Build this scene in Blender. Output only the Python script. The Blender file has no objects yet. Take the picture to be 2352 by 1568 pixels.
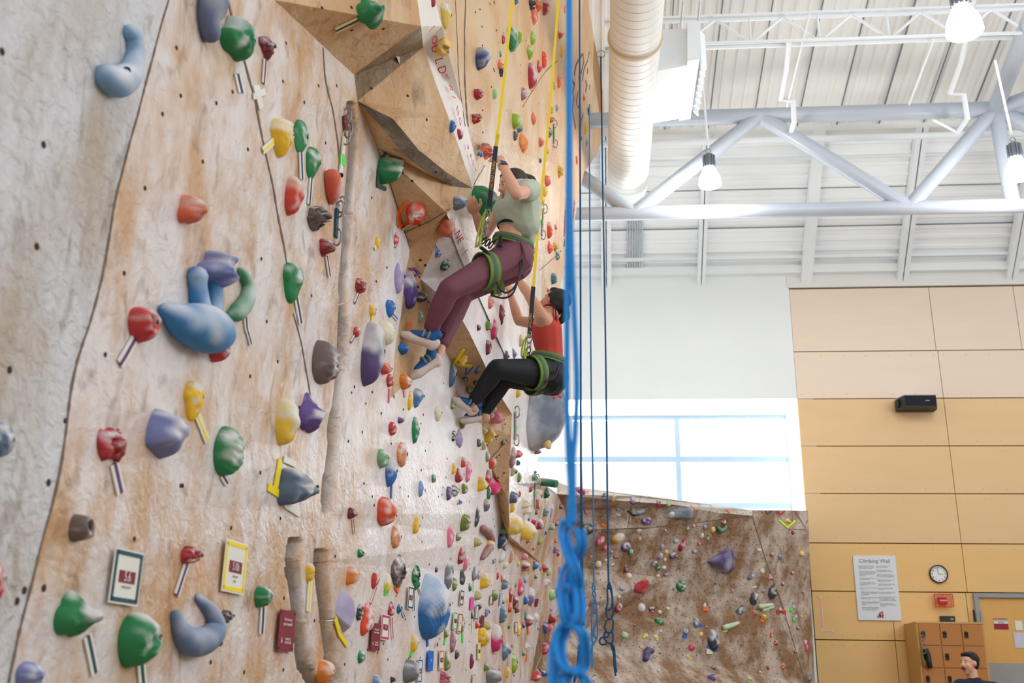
import bpy, bmesh, math, random
from mathutils import Vector, Matrix, noise
from mathutils.bvhtree import BVHTree
from mathutils.geometry import tessellate_polygon
R = random.Random(7)
scn = bpy.context.scene
COL = scn.collection
V = Vector

# ------------------------------------------------------------------ camera, light, exposure
FPX = 2350.0; CX, CY = 1176.0, 784.0
PITCH = math.radians(18.65); YAW = math.radians(-5.0); ROLL = math.radians(1.0)
CAM = V((0, 0, 1.0))
fwd = V((math.sin(YAW) * math.cos(PITCH), math.cos(YAW) * math.cos(PITCH), math.sin(PITCH)))
r0 = V((math.cos(YAW), -math.sin(YAW), 0)); u0 = r0.cross(fwd)
RT = r0 * math.cos(ROLL) + u0 * math.sin(ROLL)
UP = u0 * math.cos(ROLL) - r0 * math.sin(ROLL)
cd = bpy.data.cameras.new('camera'); cam = bpy.data.objects.new('camera', cd); COL.objects.link(cam)
M = Matrix((RT, UP, -fwd)).transposed().to_4x4(); M.translation = CAM
cam.matrix_world = M
cd.sensor_width = 36; cd.lens = FPX / 2352 * 36; cd.clip_start = .05; cd.clip_end = 200
cd.dof.use_dof = True; cd.dof.focus_distance = 6.9; cd.dof.aperture_fstop = 2.8
scn.camera = cam
w = bpy.data.worlds.new('daylight'); scn.world = w; w.use_nodes = True
w.node_tree.nodes['Background'].inputs[0].default_value = (.93, .97, 1, 1)
w.node_tree.nodes['Background'].inputs[1].default_value = .97
def area(name, loc, aim, sx, sy, power, col=(1, 1, 1)):
    l = bpy.data.lights.new(name, 'AREA'); l.shape = 'RECTANGLE'; l.size = sx; l.size_y = sy; l.energy = power; l.color = col
    o = bpy.data.objects.new(name, l); COL.objects.link(o); o.location = loc
    o.rotation_euler = (V(aim) - V(loc)).to_track_quat('-Z', 'Y').to_euler()
    return o
area('daylight_window', (1.2, 15.6, 4.0), (1.2, 5, 3.2), 10, 7, 3000, (.93, .97, 1))
area('daylight_side', (8.9, 3.5, 5.6), (-1.5, 4.5, 3.2), 9, 4, 250, (.97, .985, 1))
vs = scn.view_settings; vs.view_transform = 'Standard'; vs.look = 'None'; vs.gamma = 1; vs.use_curve_mapping = False
vs.exposure = 0.20

def ray(px, py): return (fwd * FPX + RT * (px - CX) + UP * (CY - py)).normalized()
def atY(px, py, Y):
    d = ray(px, py); return CAM + d * (Y / d.y)
def atZ(px, py, Z):
    d = ray(px, py); return CAM + d * ((Z - CAM.z) / d.z)
def onplane(px, py, p, n):
    d = ray(px, py); return CAM + d * ((p - CAM).dot(n) / d.dot(n))
def proj(p):
    q = p - CAM; z = q.dot(fwd)
    return CX + FPX * q.dot(RT) / z, CY - FPX * q.dot(UP) / z
def mpp(p): return (p - CAM).dot(fwd) / FPX       # metres per pixel at a point

# ------------------------------------------------------------------ helpers
def c(r, g, b):
    f = lambda x: (x / 255 / 12.92) if x / 255 <= .04045 else ((x / 255 + .055) / 1.055) ** 2.4
    return (f(r), f(g), f(b), 1)
MATS = {}
def mat(name, col, rough=.6, metal=0, var=.06, scale=6, bump=.1, bscale=60, spec=.4, emit=0, stretch=None):
    if name in MATS: return MATS[name]
    m = bpy.data.materials.new(name); m.use_nodes = True; nt = m.node_tree; N = nt.nodes; L = nt.links
    b = N['Principled BSDF']; b.inputs['Roughness'].default_value = rough; b.inputs['Metallic'].default_value = metal
    b.inputs['Specular IOR Level'].default_value = spec
    tc = N.new('ShaderNodeTexCoord'); src = tc.outputs['Object']
    if stretch:
        mp = N.new('ShaderNodeMapping'); mp.inputs['Scale'].default_value = stretch; L.new(src, mp.inputs[0]); src = mp.outputs[0]
    nz = N.new('ShaderNodeTexNoise'); nz.inputs['Scale'].default_value = scale; nz.inputs['Detail'].default_value = 6; L.new(src, nz.inputs['Vector'])
    mx = N.new('ShaderNodeMix'); mx.data_type = 'RGBA'
    mx.inputs['A'].default_value = tuple(min(1, x * (1 - var * 2)) for x in col[:3]) + (1,)
    mx.inputs['B'].default_value = tuple(min(1, x * (1 + var * 2)) for x in col[:3]) + (1,)
    L.new(nz.outputs['Fac'], mx.inputs['Factor']); L.new(mx.outputs['Result'], b.inputs['Base Color'])
    if bump:
        n2 = N.new('ShaderNodeTexNoise'); n2.inputs['Scale'].default_value = bscale; L.new(src, n2.inputs['Vector'])
        bp = N.new('ShaderNodeBump'); bp.inputs['Strength'].default_value = bump; bp.inputs['Distance'].default_value = .01
        L.new(n2.outputs['Fac'], bp.inputs['Height']); L.new(bp.outputs[0], b.inputs['Normal'])
    if emit:
        b.inputs['Emission Color'].default_value = col; b.inputs['Emission Strength'].default_value = emit
    MATS[name] = m; return m
def wallmat(name, pale, tan, dark, bias=.5, rough=.55, bump=.5, zs=.45, spec=.45):
    """textured climbing-wall plaster: chalk-pale and sand patches, streaked vertically, trowelled relief"""
    if name in MATS: return MATS[name]
    m = bpy.data.materials.new(name); m.use_nodes = True; nt = m.node_tree; N = nt.nodes; L = nt.links
    b = N['Principled BSDF']; b.inputs['Roughness'].default_value = rough; b.inputs['Specular IOR Level'].default_value = spec
    tc = N.new('ShaderNodeTexCoord')
    mp = N.new('ShaderNodeMapping'); mp.inputs['Scale'].default_value = (1.3, 1.3, zs); L.new(tc.outputs['Object'], mp.inputs[0])
    n1 = N.new('ShaderNodeTexNoise'); n1.inputs['Scale'].default_value = 2.6; n1.inputs['Detail'].default_value = 9; n1.inputs['Roughness'].default_value = .62; L.new(mp.outputs[0], n1.inputs['Vector'])
    cr = N.new('ShaderNodeValToRGB'); e = cr.color_ramp.elements
    e[0].position = bias - .10; e[0].color = tan; e[1].position = bias + .09; e[1].color = pale
    L.new(n1.outputs['Fac'], cr.inputs[0])
    n2 = N.new('ShaderNodeTexNoise'); n2.inputs['Scale'].default_value = 9; n2.inputs['Detail'].default_value = 8; n2.inputs['Distortion'].default_value = .6; L.new(mp.outputs[0], n2.inputs['Vector'])
    c2 = N.new('ShaderNodeValToRGB'); e = c2.color_ramp.elements; e[0].position = .56; e[0].color = (0, 0, 0, 1); e[1].position = .74; e[1].color = (.7, .7, .7, 1); L.new(n2.outputs['Fac'], c2.inputs[0])
    mx = N.new('ShaderNodeMix'); mx.data_type = 'RGBA'; L.new(c2.outputs[0], mx.inputs['Factor']); L.new(cr.outputs[0], mx.inputs['A']); mx.inputs['B'].default_value = dark
    if name == 'plaster_wall':
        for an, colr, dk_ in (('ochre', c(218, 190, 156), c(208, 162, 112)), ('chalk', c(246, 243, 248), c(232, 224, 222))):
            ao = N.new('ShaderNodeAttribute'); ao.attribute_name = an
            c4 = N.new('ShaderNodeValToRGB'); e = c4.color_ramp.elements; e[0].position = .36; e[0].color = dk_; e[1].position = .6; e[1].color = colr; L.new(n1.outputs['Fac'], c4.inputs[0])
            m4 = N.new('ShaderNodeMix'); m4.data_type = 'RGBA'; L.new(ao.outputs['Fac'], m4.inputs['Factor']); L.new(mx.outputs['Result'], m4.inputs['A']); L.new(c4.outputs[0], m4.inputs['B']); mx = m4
    at = N.new('ShaderNodeAttribute'); at.attribute_name = 'dirt'
    m3 = N.new('ShaderNodeMix'); m3.data_type = 'RGBA'; L.new(at.outputs['Fac'], m3.inputs['Factor']); L.new(mx.outputs['Result'], m3.inputs['A']); m3.inputs['B'].default_value = c(104, 90, 78)
    L.new(m3.outputs['Result'], b.inputs['Base Color'])
    n3 = N.new('ShaderNodeTexNoise'); n3.inputs['Scale'].default_value = 22; n3.inputs['Detail'].default_value = 7; n3.inputs['Distortion'].default_value = .7; L.new(tc.outputs['Object'], n3.inputs['Vector'])
    bp = N.new('ShaderNodeBump'); bp.inputs['Strength'].default_value = bump; bp.inputs['Distance'].default_value = .02
    L.new(n3.outputs['Fac'], bp.inputs['Height']); L.new(bp.outputs[0], b.inputs['Normal'])
    MATS[name] = m; return m

def link(name, me, m=None, parent=None, **kw):
    o = bpy.data.objects.new(name, me); COL.objects.link(o)
    if m is not None and me is not None and not me.materials: me.materials.append(m)
    if parent is not None: o.parent = parent
    for k, v in kw.items(): o[k] = v
    return o
def thing(name, label, cat, loc=(0, 0, 0), group=None, mx=None):
    o = bpy.data.objects.new(name, None); COL.objects.link(o); o.empty_display_size = .05
    if mx is not None: o.matrix_world = mx
    else: o.location = loc
    o['label'] = label; o['category'] = cat
    if group: o['group'] = group
    return o
def meshof(name, vs, fs, smooth=False):
    me = bpy.data.meshes.new(name); me.from_pydata([tuple(v) for v in vs], [], fs); me.update()
    if smooth: me.polygons.foreach_set('use_smooth', [True] * len(me.polygons))
    return me
class MB:
    """collects simple solids into one mesh"""
    def __init__(s): s.v = []; s.f = []
    def add(s, vs, fs):
        k = len(s.v); s.v += [V(v) for v in vs]; s.f += [[i + k for i in f] for f in fs]; return s
    def box(s, a, b):
        x0, y0, z0 = a; x1, y1, z1 = b
        return s.add([(x0, y0, z0), (x1, y0, z0), (x1, y1, z0), (x0, y1, z0), (x0, y0, z1), (x1, y0, z1), (x1, y1, z1), (x0, y1, z1)],
                     [(3, 2, 1, 0), (4, 5, 6, 7), (0, 1, 5, 4), (1, 2, 6, 5), (2, 3, 7, 6), (3, 0, 4, 7)])
    def obox(s, o, ax, ay, az, hx, hy, hz):
        vs = [V(o) + V(ax) * hx * i + V(ay) * hy * j + V(az) * hz * k for k in (-1, 1) for j in (-1, 1) for i in (-1, 1)]
        return s.add(vs, [(0, 2, 3, 1), (4, 5, 7, 6), (0, 1, 5, 4), (1, 3, 7, 5), (3, 2, 6, 7), (2, 0, 4, 6)])
    def tube(s, pts, rad, n=10, caps=True, flat=1.0, closed=False):
        pts = [V(p) for p in pts]; m = len(pts)
        rr = rad if isinstance(rad, (list, tuple)) else [rad] * m
        k0 = len(s.v); prev = None
        for i, p in enumerate(pts):
            if closed: t = (pts[(i + 1) % m] - pts[i - 1])
            else: t = pts[min(i + 1, m - 1)] - pts[max(i - 1, 0)]
            if t.length < 1e-9: t = V((0, 0, 1))
            t.normalize()
            if prev is None:
                a = V((0, 0, 1)) if abs(t.z) < .9 else V((1, 0, 0)); u = t.cross(a).normalized()
            else:
                u = prev - t * prev.dot(t)
                u = u.normalized() if u.length > 1e-6 else t.orthogonal().normalized()
            prev = u; v = t.cross(u)
            for j in range(n):
                a = 2 * math.pi * j / n; s.v.append(p + (u * math.cos(a) + v * math.sin(a) * flat) * rr[i])
        for i in range(m if closed else m - 1):
            for j in range(n):
                a = k0 + i * n; b = k0 + ((i + 1) % m) * n; s.f.append([a + j, a + (j + 1) % n, b + (j + 1) % n, b + j])
        if caps and not closed:
            s.f.append([k0 + j for j in range(n)][::-1]); s.f.append([k0 + (m - 1) * n + j for j in range(n)])
        return s
    def lathe(s, o, ax, prof, n=20, caps=True):
        ax = V(ax).normalized(); u = ax.orthogonal().normalized(); v = ax.cross(u); k0 = len(s.v)
        for h, r in prof:
            for j in range(n):
                a = 2 * math.pi * j / n; s.v.append(V(o) + ax * h + (u * math.cos(a) + v * math.sin(a)) * r)
        for i in range(len(prof) - 1):
            for j in range(n):
                a = k0 + i * n; b = a + n; s.f.append([a + j, a + (j + 1) % n, b + (j + 1) % n, b + j])
        if caps:
            s.f.append([k0 + j for j in range(n)][::-1]); s.f.append([k0 + (len(prof) - 1) * n + j for j in range(n)])
        return s
    def prism(s, poly, n, t):
        """outline of 3-D points pushed along n by t"""
        poly = [V(p) for p in poly]; m = len(poly); k = len(s.v); n = V(n) * t
        s.v += poly + [p + n for p in poly]
        tr = tessellate_polygon([poly])
        s.f += [[k + i for i in q] for q in tr] + [[k + m + i for i in q[::-1]] for q in tr]
        s.f += [[k + i, k + (i + 1) % m, k + m + (i + 1) % m, k + m + i] for i in range(m)]
        return s
    def build(s, name, m, parent=None, smooth=False, origin=None, fix=True, **kw):
        vs = s.v
        o = V((0, 0, 0)) if origin is None else V(origin)
        if parent is not None and origin is None: o = parent.matrix_world.translation if False else V(parent.location) if parent.parent is None else V(parent.location) + V(parent.parent.location)
        if parent is None and origin is None and vs:
            o = sum(vs, V()) / len(vs)
        me = meshof(name, [v - o for v in vs], s.f)
        if fix:
            bm = bmesh.new(); bm.from_mesh(me); bmesh.ops.recalc_face_normals(bm, faces=bm.faces); bm.to_mesh(me); bm.free()
        if smooth:
            me.polygons.foreach_set('use_smooth', [True] * len(me.polygons))
            try: me.set_sharp_from_angle(angle=math.radians(40))
            except Exception: pass
        ob = link(name, me, m, parent, **kw)
        if parent is None: ob.location = o
        return ob
def catmull(pts, n=6, closed=False):
    pts = [V(p) for p in pts]; out = []; m = len(pts)
    rng = range(m if closed else m - 1)
    for i in rng:
        g = (lambda k: pts[k % m]) if closed else (lambda k: pts[max(0, min(m - 1, k))])
        p0, p1, p2, p3 = g(i - 1), g(i), g(i + 1), g(i + 2)
        for k in range(n):
            t = k / n
            out.append(.5 * ((2 * p1) + (p2 - p0) * t + (2 * p0 - 5 * p1 + 4 * p2 - p3) * t * t + (3 * p1 - p0 - 3 * p2 + p3) * t ** 3))
    if not closed: out.append(pts[-1])
    return out
def lettering(txt, p, right, up, size, m, parent, align='CENTER', name='lettering', squash=1.0, depth=.0006):
    cu = bpy.data.curves.new('t', 'FONT'); cu.body = txt; cu.size = size; cu.align_x = align; cu.align_y = 'CENTER'; cu.extrude = depth / 2
    cu.resolution_u = 3
    t = bpy.data.objects.new('t', cu); COL.objects.link(t)
    bpy.context.view_layer.update()
    me = bpy.data.meshes.new_from_object(t.evaluated_get(bpy.context.evaluated_depsgraph_get()))
    bpy.data.objects.remove(t); me.name = name
    right = V(right).normalized(); up = V(up).normalized(); n = right.cross(up).normalized()
    pl = V(parent.location) if parent is not None else V()
    for v in me.vertices:
        q = V(p) + right * v.co.x * squash + up * v.co.y + n * (v.co.z + depth / 2)
        v.co = q - pl
    me.materials.clear()
    return link(name, me, m, parent)
# ------------------------------------------------------------------ the building: back wall, window, ceiling, floor
WY = 14.0
def B(px, py, Y=WY): return atY(px, py, Y)
white = mat('white_paint', c(232, 236, 236), .6, bump=.03, var=.02, scale=2)
cream = mat('cream_paint', c(226, 226, 222), .6, bump=.03, var=.02, scale=2)
steelw = mat('white_steel', c(232, 236, 240), .45, bump=.02, var=.02, scale=2)
oranges = [mat('birch_panel', c(228, 192, 144), .5, var=.025, scale=1.2, bump=.05, bscale=30, stretch=(1, 1, 5)),
           mat('birch_panel_warm', c(232, 190, 124), .5, var=.025, scale=1.2, bump=.05, bscale=30, stretch=(1, 1, 5))]
peach = mat('birch_panel_pale', c(232, 212, 192), .5, var=.025, scale=1.2, bump=.05, bscale=30, stretch=(1, 1, 5))
dark = mat('black_plastic', c(38, 40, 44), .5, var=.05)
joint = mat('joint_shadow', c(110, 70, 35), .9)
floorm = mat('gym_floor', c(140, 122, 102), .8, var=.08, scale=3)
MB().box((-4, -4, -.1), (12, 16, 0)).build('floor', floorm, kind='structure')
plain = mat('hall_wall_paint', c(196, 186, 170), .7, var=.03, scale=2)
MB().box((-4, -4.1, 0), (9.1, -4, 3.4)).build('wall_front', plain, kind='structure')
MB().box((9, -4, 0), (9.1, 15, 3.4)).build('wall_side', plain, kind='structure')
# opening limits
oc = B(1830, 915); xr = oc.x; ztop = oc.z
zmid = B(1830, 661).z; corner_x = B(1812, 665).x
# white wall around the window opening (left part and above)
mb = MB()
mb.box((-3, WY, ztop), (corner_x, WY + 1.0, 7.6))
zsill = B(1780, 1163, WY + .95).z - .3
mb.box((-3, WY, 0), (corner_x - .01, WY + 1.0, zsill))
mb.box((-3, WY, zsill), (-1.6, WY + 1.0, ztop))
mb.box((xr, WY + .02, zsill), (xr + .22, WY + 1.0, ztop))
mb.build('wall_back', white, kind='structure')
mb = MB(); mb.box((corner_x, WY + .03, 0), (9, WY + .3, 7.6)); mb.build('wall_backing', joint, kind='structure')
frieze = MB().box((corner_x - .02, WY - .02, zmid), (9, WY + .028, 7.6)).build('trim_1', cream, kind='structure')
# window frame with glass
WF = WY + .95
fm = mat('window_frame_paint', c(140, 156, 172), .4, bump=.02, var=.02)
fr = B(1800, 955, WF); x1, z1 = fr.x, fr.z
zm = B(1700, 1056, WF).z; zb = B(1780, 1163, WF).z; xm = B(1553, 955, WF).x
wf = bpy.data.objects.new('window_1', None); COL.objects.link(wf); wf['kind'] = 'structure'; wf.location = (x1, WF, zb)
t = .06
def bar(a, b, nm='window_frame'): MB().box(a, b).build(nm, fm, wf)
bar((-1.6, WF - .05, z1 - t), (x1 + t, WF + .05, z1 + t)); bar((x1, WF - .05, zsill), (x1 + 1.6 * t, WF + .05, z1 - t))
for nm_, z in (('mullion', zm), ('mullion', zb)): bar((-1.6, WF - .04, z - t * .7), (x1, WF + .04, z + t * .7), nm_)
bar((-1.6, WF - .04, zsill), (x1, WF + .04, zsill + .06), 'mullion')
dx = x1 - xm
for k in range(1, 3):
    bar((x1 - dx * k - t * .6, WF - .045, zsill), (x1 - dx * k + t * .6, WF + .045, z1), 'mullion')
gl = bpy.data.materials.new('window_glass'); gl.use_nodes = True
g = gl.node_tree.nodes; g.remove(g['Principled BSDF']); tb = g.new('ShaderNodeBsdfTransparent'); gb = g.new('ShaderNodeBsdfGlossy'); gb.inputs['Roughness'].default_value = .02
nzg = g.new('ShaderNodeTexNoise'); nzg.inputs['Scale'].default_value = 2; mr = g.new('ShaderNodeMapRange'); mr.inputs['To Min'].default_value = .01; mr.inputs['To Max'].default_value = .02
ms = g.new('ShaderNodeMixShader'); gl.node_tree.links.new(nzg.outputs['Fac'], mr.inputs['Value']); gl.node_tree.links.new(mr.outputs[0], ms.inputs[0]); gl.node_tree.links.new(tb.outputs[0], ms.inputs[1]); gl.node_tree.links.new(gb.outputs[0], ms.inputs[2])
gl.node_tree.links.new(ms.outputs[0], g['Material Output'].inputs[0])
for k in range(3):
    for za, zb_ in ((zm, z1), (zb, zm), (zsill + .06, zb)):
        xa = max(-1.6, x1 - dx * (k + 1)); MB().box((xa, WF - .004, za), (x1 - dx * k, WF + .004, zb_)).build('pane', gl, wf)
# orange wall: boards with recessed joints and screws
rows = [661, 806, 915, 1024, 1133, 1247, 1358, 1470, 1590]
zr = [B(2000, y).z for y in rows]; zr += [zr[-1] - (zr[-2] - zr[-1]), 0.02]
jx = B(2163, 880).x; jw = jx - corner_x
cols = [corner_x, jx, jx + jw, jx + 2 * jw, 9]
ow = bpy.data.objects.new('wall_right', None); COL.objects.link(ow); ow['kind'] = 'structure'; ow.location = (corner_x, WY, 0)
g_ = .007
screw = mat('screw_steel', c(216, 186, 140), .4, metal=.2)
scm = MB()
lowjx = B(2053, 1440).x
for i in range(len(zr) - 1):
    cc = list(cols)
    if i == 0: cc = [corner_x, cols[1] - .02, B(2340, 750).x, 9]
    if i >= 6: cc = [corner_x, lowjx, B(2232, 1480).x, 9]
    for j in range(len(cc) - 1):
        za, zb_ = zr[i + 1] + g_, zr[i] - g_; xa, xb = cc[j] + g_ * .6, cc[j + 1] - g_ * .6
        if zb_ <= za: continue
        MB().box((xa, WY, za), (xb, WY + .027, zb_)).build('panel', peach if i < 2 else oranges[0] if i < 5 else oranges[1], ow)
        if 0 < i < 8:
            for k in range(7):
                for z in (za + .06, zb_ - .06):
                    x = xa + .06 + (xb - xa - .12) * k / 6
                    if x < 5.6: scm.lathe((x, WY, z), (0, -1, 0), [(0, .009), (.003, .008), (.005, .004)], 6)
scm.build('screw_heads', screw, ow, kind='stuff')

# ceiling: 45 degree corrugated slope, then the 16 degree roof deck
def corrugated(p0, p1, xa, xb, pitch, depth, along_x):
    """sheet between lines p0 and p1 (y,z), ribs along x or up the slope"""
    (ya, za), (yb, zb) = p0, p1; L = math.hypot(yb - ya, zb - za); d = V((0, (yb - ya) / L, (zb - za) / L)); n = V((0, -d.z, d.y))
    if n.z > 0: n = -n
    mb = MB()
    prof = [(0, 0), (.3, 0), (.38, 1), (.92, 1), (1, 0)]
    if along_x:
        k = 0; ss = []
        while k * pitch < L: ss += [(k * pitch + a * pitch, h * depth) for a, h in prof[:-1]]; k += 1
        ss = [s for s in ss if s[0] <= L] + [(L, 0)]
        vs = [V((x, ya, za)) + d * s - n * h for s, h in ss for x in (xa, xb)]
        fs = [(2 * i, 2 * i + 1, 2 * i + 3, 2 * i + 2) for i in range(len(ss) - 1)]
    else:
        k = 0; ss = []
        while k * pitch < xb - xa: ss += [(xa + k * pitch + a * pitch, h * depth) for a, h in prof[:-1]]; k += 1
        vs = [V((x, ya, za)) + d * s - n * h for x, h in ss for s in (0, L)]
        fs = [(2 * i, 2 * i + 1, 2 * i + 3, 2 * i + 2) for i in range(len(ss) - 1)]
    return mb.add(vs, fs)
def Zof(px, py, Y): return atY(px, py, Y).z
K0 = (WY - .02, Zof(1850, 622, WY - .02)); 
K1z = None
# solve kink: on 45 deg line through K0 seen at py 296
d_ = ray(1850, 300); tt = (K0[1] + K0[0] - CAM.z) / (d_.z / d_.y + 1); K1 = (tt, CAM.z + tt * d_.z / d_.y)
sl = math.tan(math.radians(15.9)); K2 = (3.6, K1[1] + (K1[0] - 3.6) * sl)
deck = mat('roof_deck', c(236, 236, 232), .5, bump=.02, var=.02, scale=1)
deck2 = mat('roof_deck_lower', c(243, 246, 247), .5, bump=.02, var=.02, scale=1)
cu1 = corrugated(K0, K1, -3, 9, .155, .02, True); ob = cu1.build('ceiling', deck2, kind='structure', fix=False)
cu2 = corrugated(K1, K2, -3, 9, .155, .02, False); ob2 = cu2.build('ceiling', deck, kind='structure', fix=False)
mb = MB(); mb.box((-3, K1[0] - .1, K1[1] - .06), (9, K1[0] + .25, K1[1] + .05)); mb.build('trim_2', cream, kind='structure')
MB().box((-3, WY - .12, K0[1] - .06), (9, WY + .02, K0[1] + .06)).build('trim_3', white, kind='structure')
# white rafters under the 45 degree slope
dS = V((0, K1[0] - K0[0], K1[1] - K0[1])).normalized(); nS = V((0, -dS.z, dS.y)); nS = nS if nS.z < 0 else -nS
Ls = (V((0, *K1)) - V((0, *K0))).length
def rafter(pxm, pym, w, label, dbl=True):
    n0 = V((0, *K0)); p = onplane(pxm, pym, n0, nS); x = p.x
    t = thing('ceiling_rafter', label, 'rafter', (x, K0[0], K0[1]), 'white rafters under the sloped ceiling')
    offs = (-w * .32, w * .32) if dbl else (0,)
    for o in offs:
        q = V((x + o, *K0)) + dS * (Ls / 2 - .13) + nS * .07
        MB().obox(q, (1, 0, 0), dS, nS, w * (.25 if dbl else .5), Ls / 2 + .16, .065).build('flange', steelw, t)
    return t
rafter(1392, 560, .13, 'white double rafter behind the far duct end, right of the blue ropes')
rafter(1612, 560, .10, 'white double rafter directly behind the middle pendant lamp')
rafter(1856, 560, .15, 'broad single white rafter above the left edge of the orange wall', False)
rafter(2078, 560, .13, 'white double rafter above the middle of the orange wall')
rafter(2330, 560, .13, 'rightmost white double rafter above the orange wall')
# dark sheet joints
seam = mat('sheet_seam', c(120, 126, 132), .7)
mb = MB()
for py in (432, 520): 
    p = onplane(1850, py, V((0, *K0)), nS); mb.obox(V((3, p.y, p.z)) + nS * .002, (1, 0, 0), dS, nS, 6, .006, .006)
mb.build('trim_4', seam, kind='structure')
nD = V((0, -sl, -1)).normalized(); dD = V((0, -1, sl)).normalized()
mb = MB()
for px in (1425, 1540, 1648, 1758, 1868, 1966, 2070, 2180, 2290):
    p = onplane(px, 110, V((0, *K1)), nD); mb.obox(V((p.x, *K1)) + dD * 3 + nD * .003, (1, 0, 0), dD, nD, .006, 2.95, .008)
mb.build('trim_5', seam, kind='structure')
# long purlin angle and electrical strips on the 45 slope
def xbeam(name, label, cat, pxa, pxb, py, Y, r, m, square=True, **kw):
    a = atY(pxa, py, Y); b = atY(pxb, py, Y); z = a.z
    mb = MB()
    if square: mb.box((a.x, Y - r, z - r), (b.x, Y + r, z + r))
    else: mb.tube([(a.x, Y, z), (b.x, Y, z)], r, 14)
    o = mb.build(name, m, smooth=not square); o['label'] = label; o['category'] = cat
    for k, v in kw.items(): o[k] = v
    return o
pl = onplane(1700, 595, V((0, *K0)), nS)
xbeam('purlin', 'thin white purlin running along the foot of the sloped ceiling', 'beam', 1250, 2352, 600, pl.y - .05, .022, steelw)
xbeam('conduit', 'thin white conduit line across the sloped ceiling below the upper pipe', 'pipe', 1250, 2352, 378, 12.75, .016, steelw)
# bundle of vertical conduits
t = thing('conduit_bundle', 'bundle of seven thin white conduits on the sloped ceiling', 'pipes', onplane(1457, 560, V((0, *K0)), nS) )
for k in range(7):
    p = onplane(1441 + k * 5.6, 560, V((0, *K0)), nS); a = V((p.x, *K0)) + nS * .03
    MB().tube([a + dS * .02, a + dS * (Ls * .62)], .011, 8).build('conduit', mat('conduit_grey', c(190, 198, 204), .4), t, smooth=True)

# ------------------------------------------------------------------ grey tube truss
gs = mat('grey_truss_paint', c(176, 184, 196), .35, var=.03, scale=2, bump=.02, spec=.5)
YT = 11.0
ba, bb = atY(1290, 491, YT), atY(2352, 474, YT); zb = (ba.z + bb.z) / 2
ta, tb_ = atY(1290, 272, YT), atY(2352, 262, YT); zt = atY(1745, 266, YT).z
zc = lambda z, px: z
tr = thing('tube_truss', 'big grey tube truss crossing the hall in front of the ceiling', 'truss', (atY(1745, 300, YT).x, YT, zt))
rb = 16.5 * mpp(atY(1800, 484, YT)); 
MB().tube([(-.3, YT, zb), (8, YT, zb)], rb, 28).build('bottom_chord', gs, tr, smooth=True)
MB().tube([(-.3, YT, zt), (8, YT, zt)], rb * 1.12, 28).build('top_chord', gs, tr, smooth=True)
X = lambda px, py: atY(px, py, YT).x
nodes_b = [X(1455, 470), X(2085, 455)]; nodes_t = [X(1745, 275), X(2285, 250)]
sp = nodes_t[0] - nodes_b[0]
def diag(xa, za, xb, zb2, r=.085): MB().tube([(xa, YT, za), (xb, YT, zb2)], r, 20).build('diagonal', gs, tr, smooth=True)
diag(nodes_b[0], zb, nodes_t[0], zt); diag(nodes_t[0], zt, nodes_b[1], zb); diag(nodes_b[1], zb, nodes_t[1], zt)
kf = (nodes_b[0] + .3) / sp; diag(nodes_b[0], zb, -.3, zb + (zt - zb) * kf)
diag(nodes_t[1], zt, X(2325, 455), zb); diag(nodes_t[1], zt, X(2700, 455), zb)
p0 = V((nodes_t[1], YT, zt)); 
MB().tube([p0, atY(2410, -60, 8.3)], rb * 1.1, 24).build('cross_chord', gs, tr, smooth=True)
MB().tube([p0, atY(2460, 190, 10.2)], .085, 20).build('diagonal', gs, tr, smooth=True)
MB().tube([V((X(1700, 484), YT, zb)) - V((.006, 0, 0)), V((X(1500, 484), YT, zb))], rb * 1.01, 28).build('sleeve', gs, tr, smooth=True)

# ------------------------------------------------------------------ round duct
dc = thing('spiral_duct', 'big round white spiral duct running along the roof', 'duct', atY(1440, 440, 11.45))
de = atY(1441, 425, 11.45); dr = .245
dm = mat('duct_white', c(232, 232, 228), .4, bump=.02, var=.03, scale=1)
mb = MB(); pr = []
Ld = 8.2; n = 70
for k in range(n):
    s = Ld * k / n; pr += [(s, dr), (s + Ld / n - .012, dr), (s + Ld / n - .009, dr - .007), (s + Ld / n - .003, dr - .007)]
mb.lathe(de, (0, -1, 0), pr, 40); mb.build('duct_pipe', dm, dc, smooth=True)
mb = MB(); mb.lathe(de + V((0, .02, 0)), (0, 1, 0), [(0, dr), (.06, dr * .97), (.14, dr * .82), (.18, dr * .5), (.19, 0.01)], 40); mb.build('end_cap', dm, dc, smooth=True)
yc = 8.9 
jz = mat('rusty_band', c(214, 196, 168), .6, var=.08, scale=9)
ycl = (de.z - CAM.z - dr) * (ray(1450, 138).y / ray(1450, 138).z)
MB().lathe(V((de.x, ycl, de.z)), (0, -1, 0), [(0, dr + .004), (.0, dr + .02), (.03, dr + .02), (.03, dr + .004)], 40).build('collar', jz, dc, smooth=True)
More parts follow.
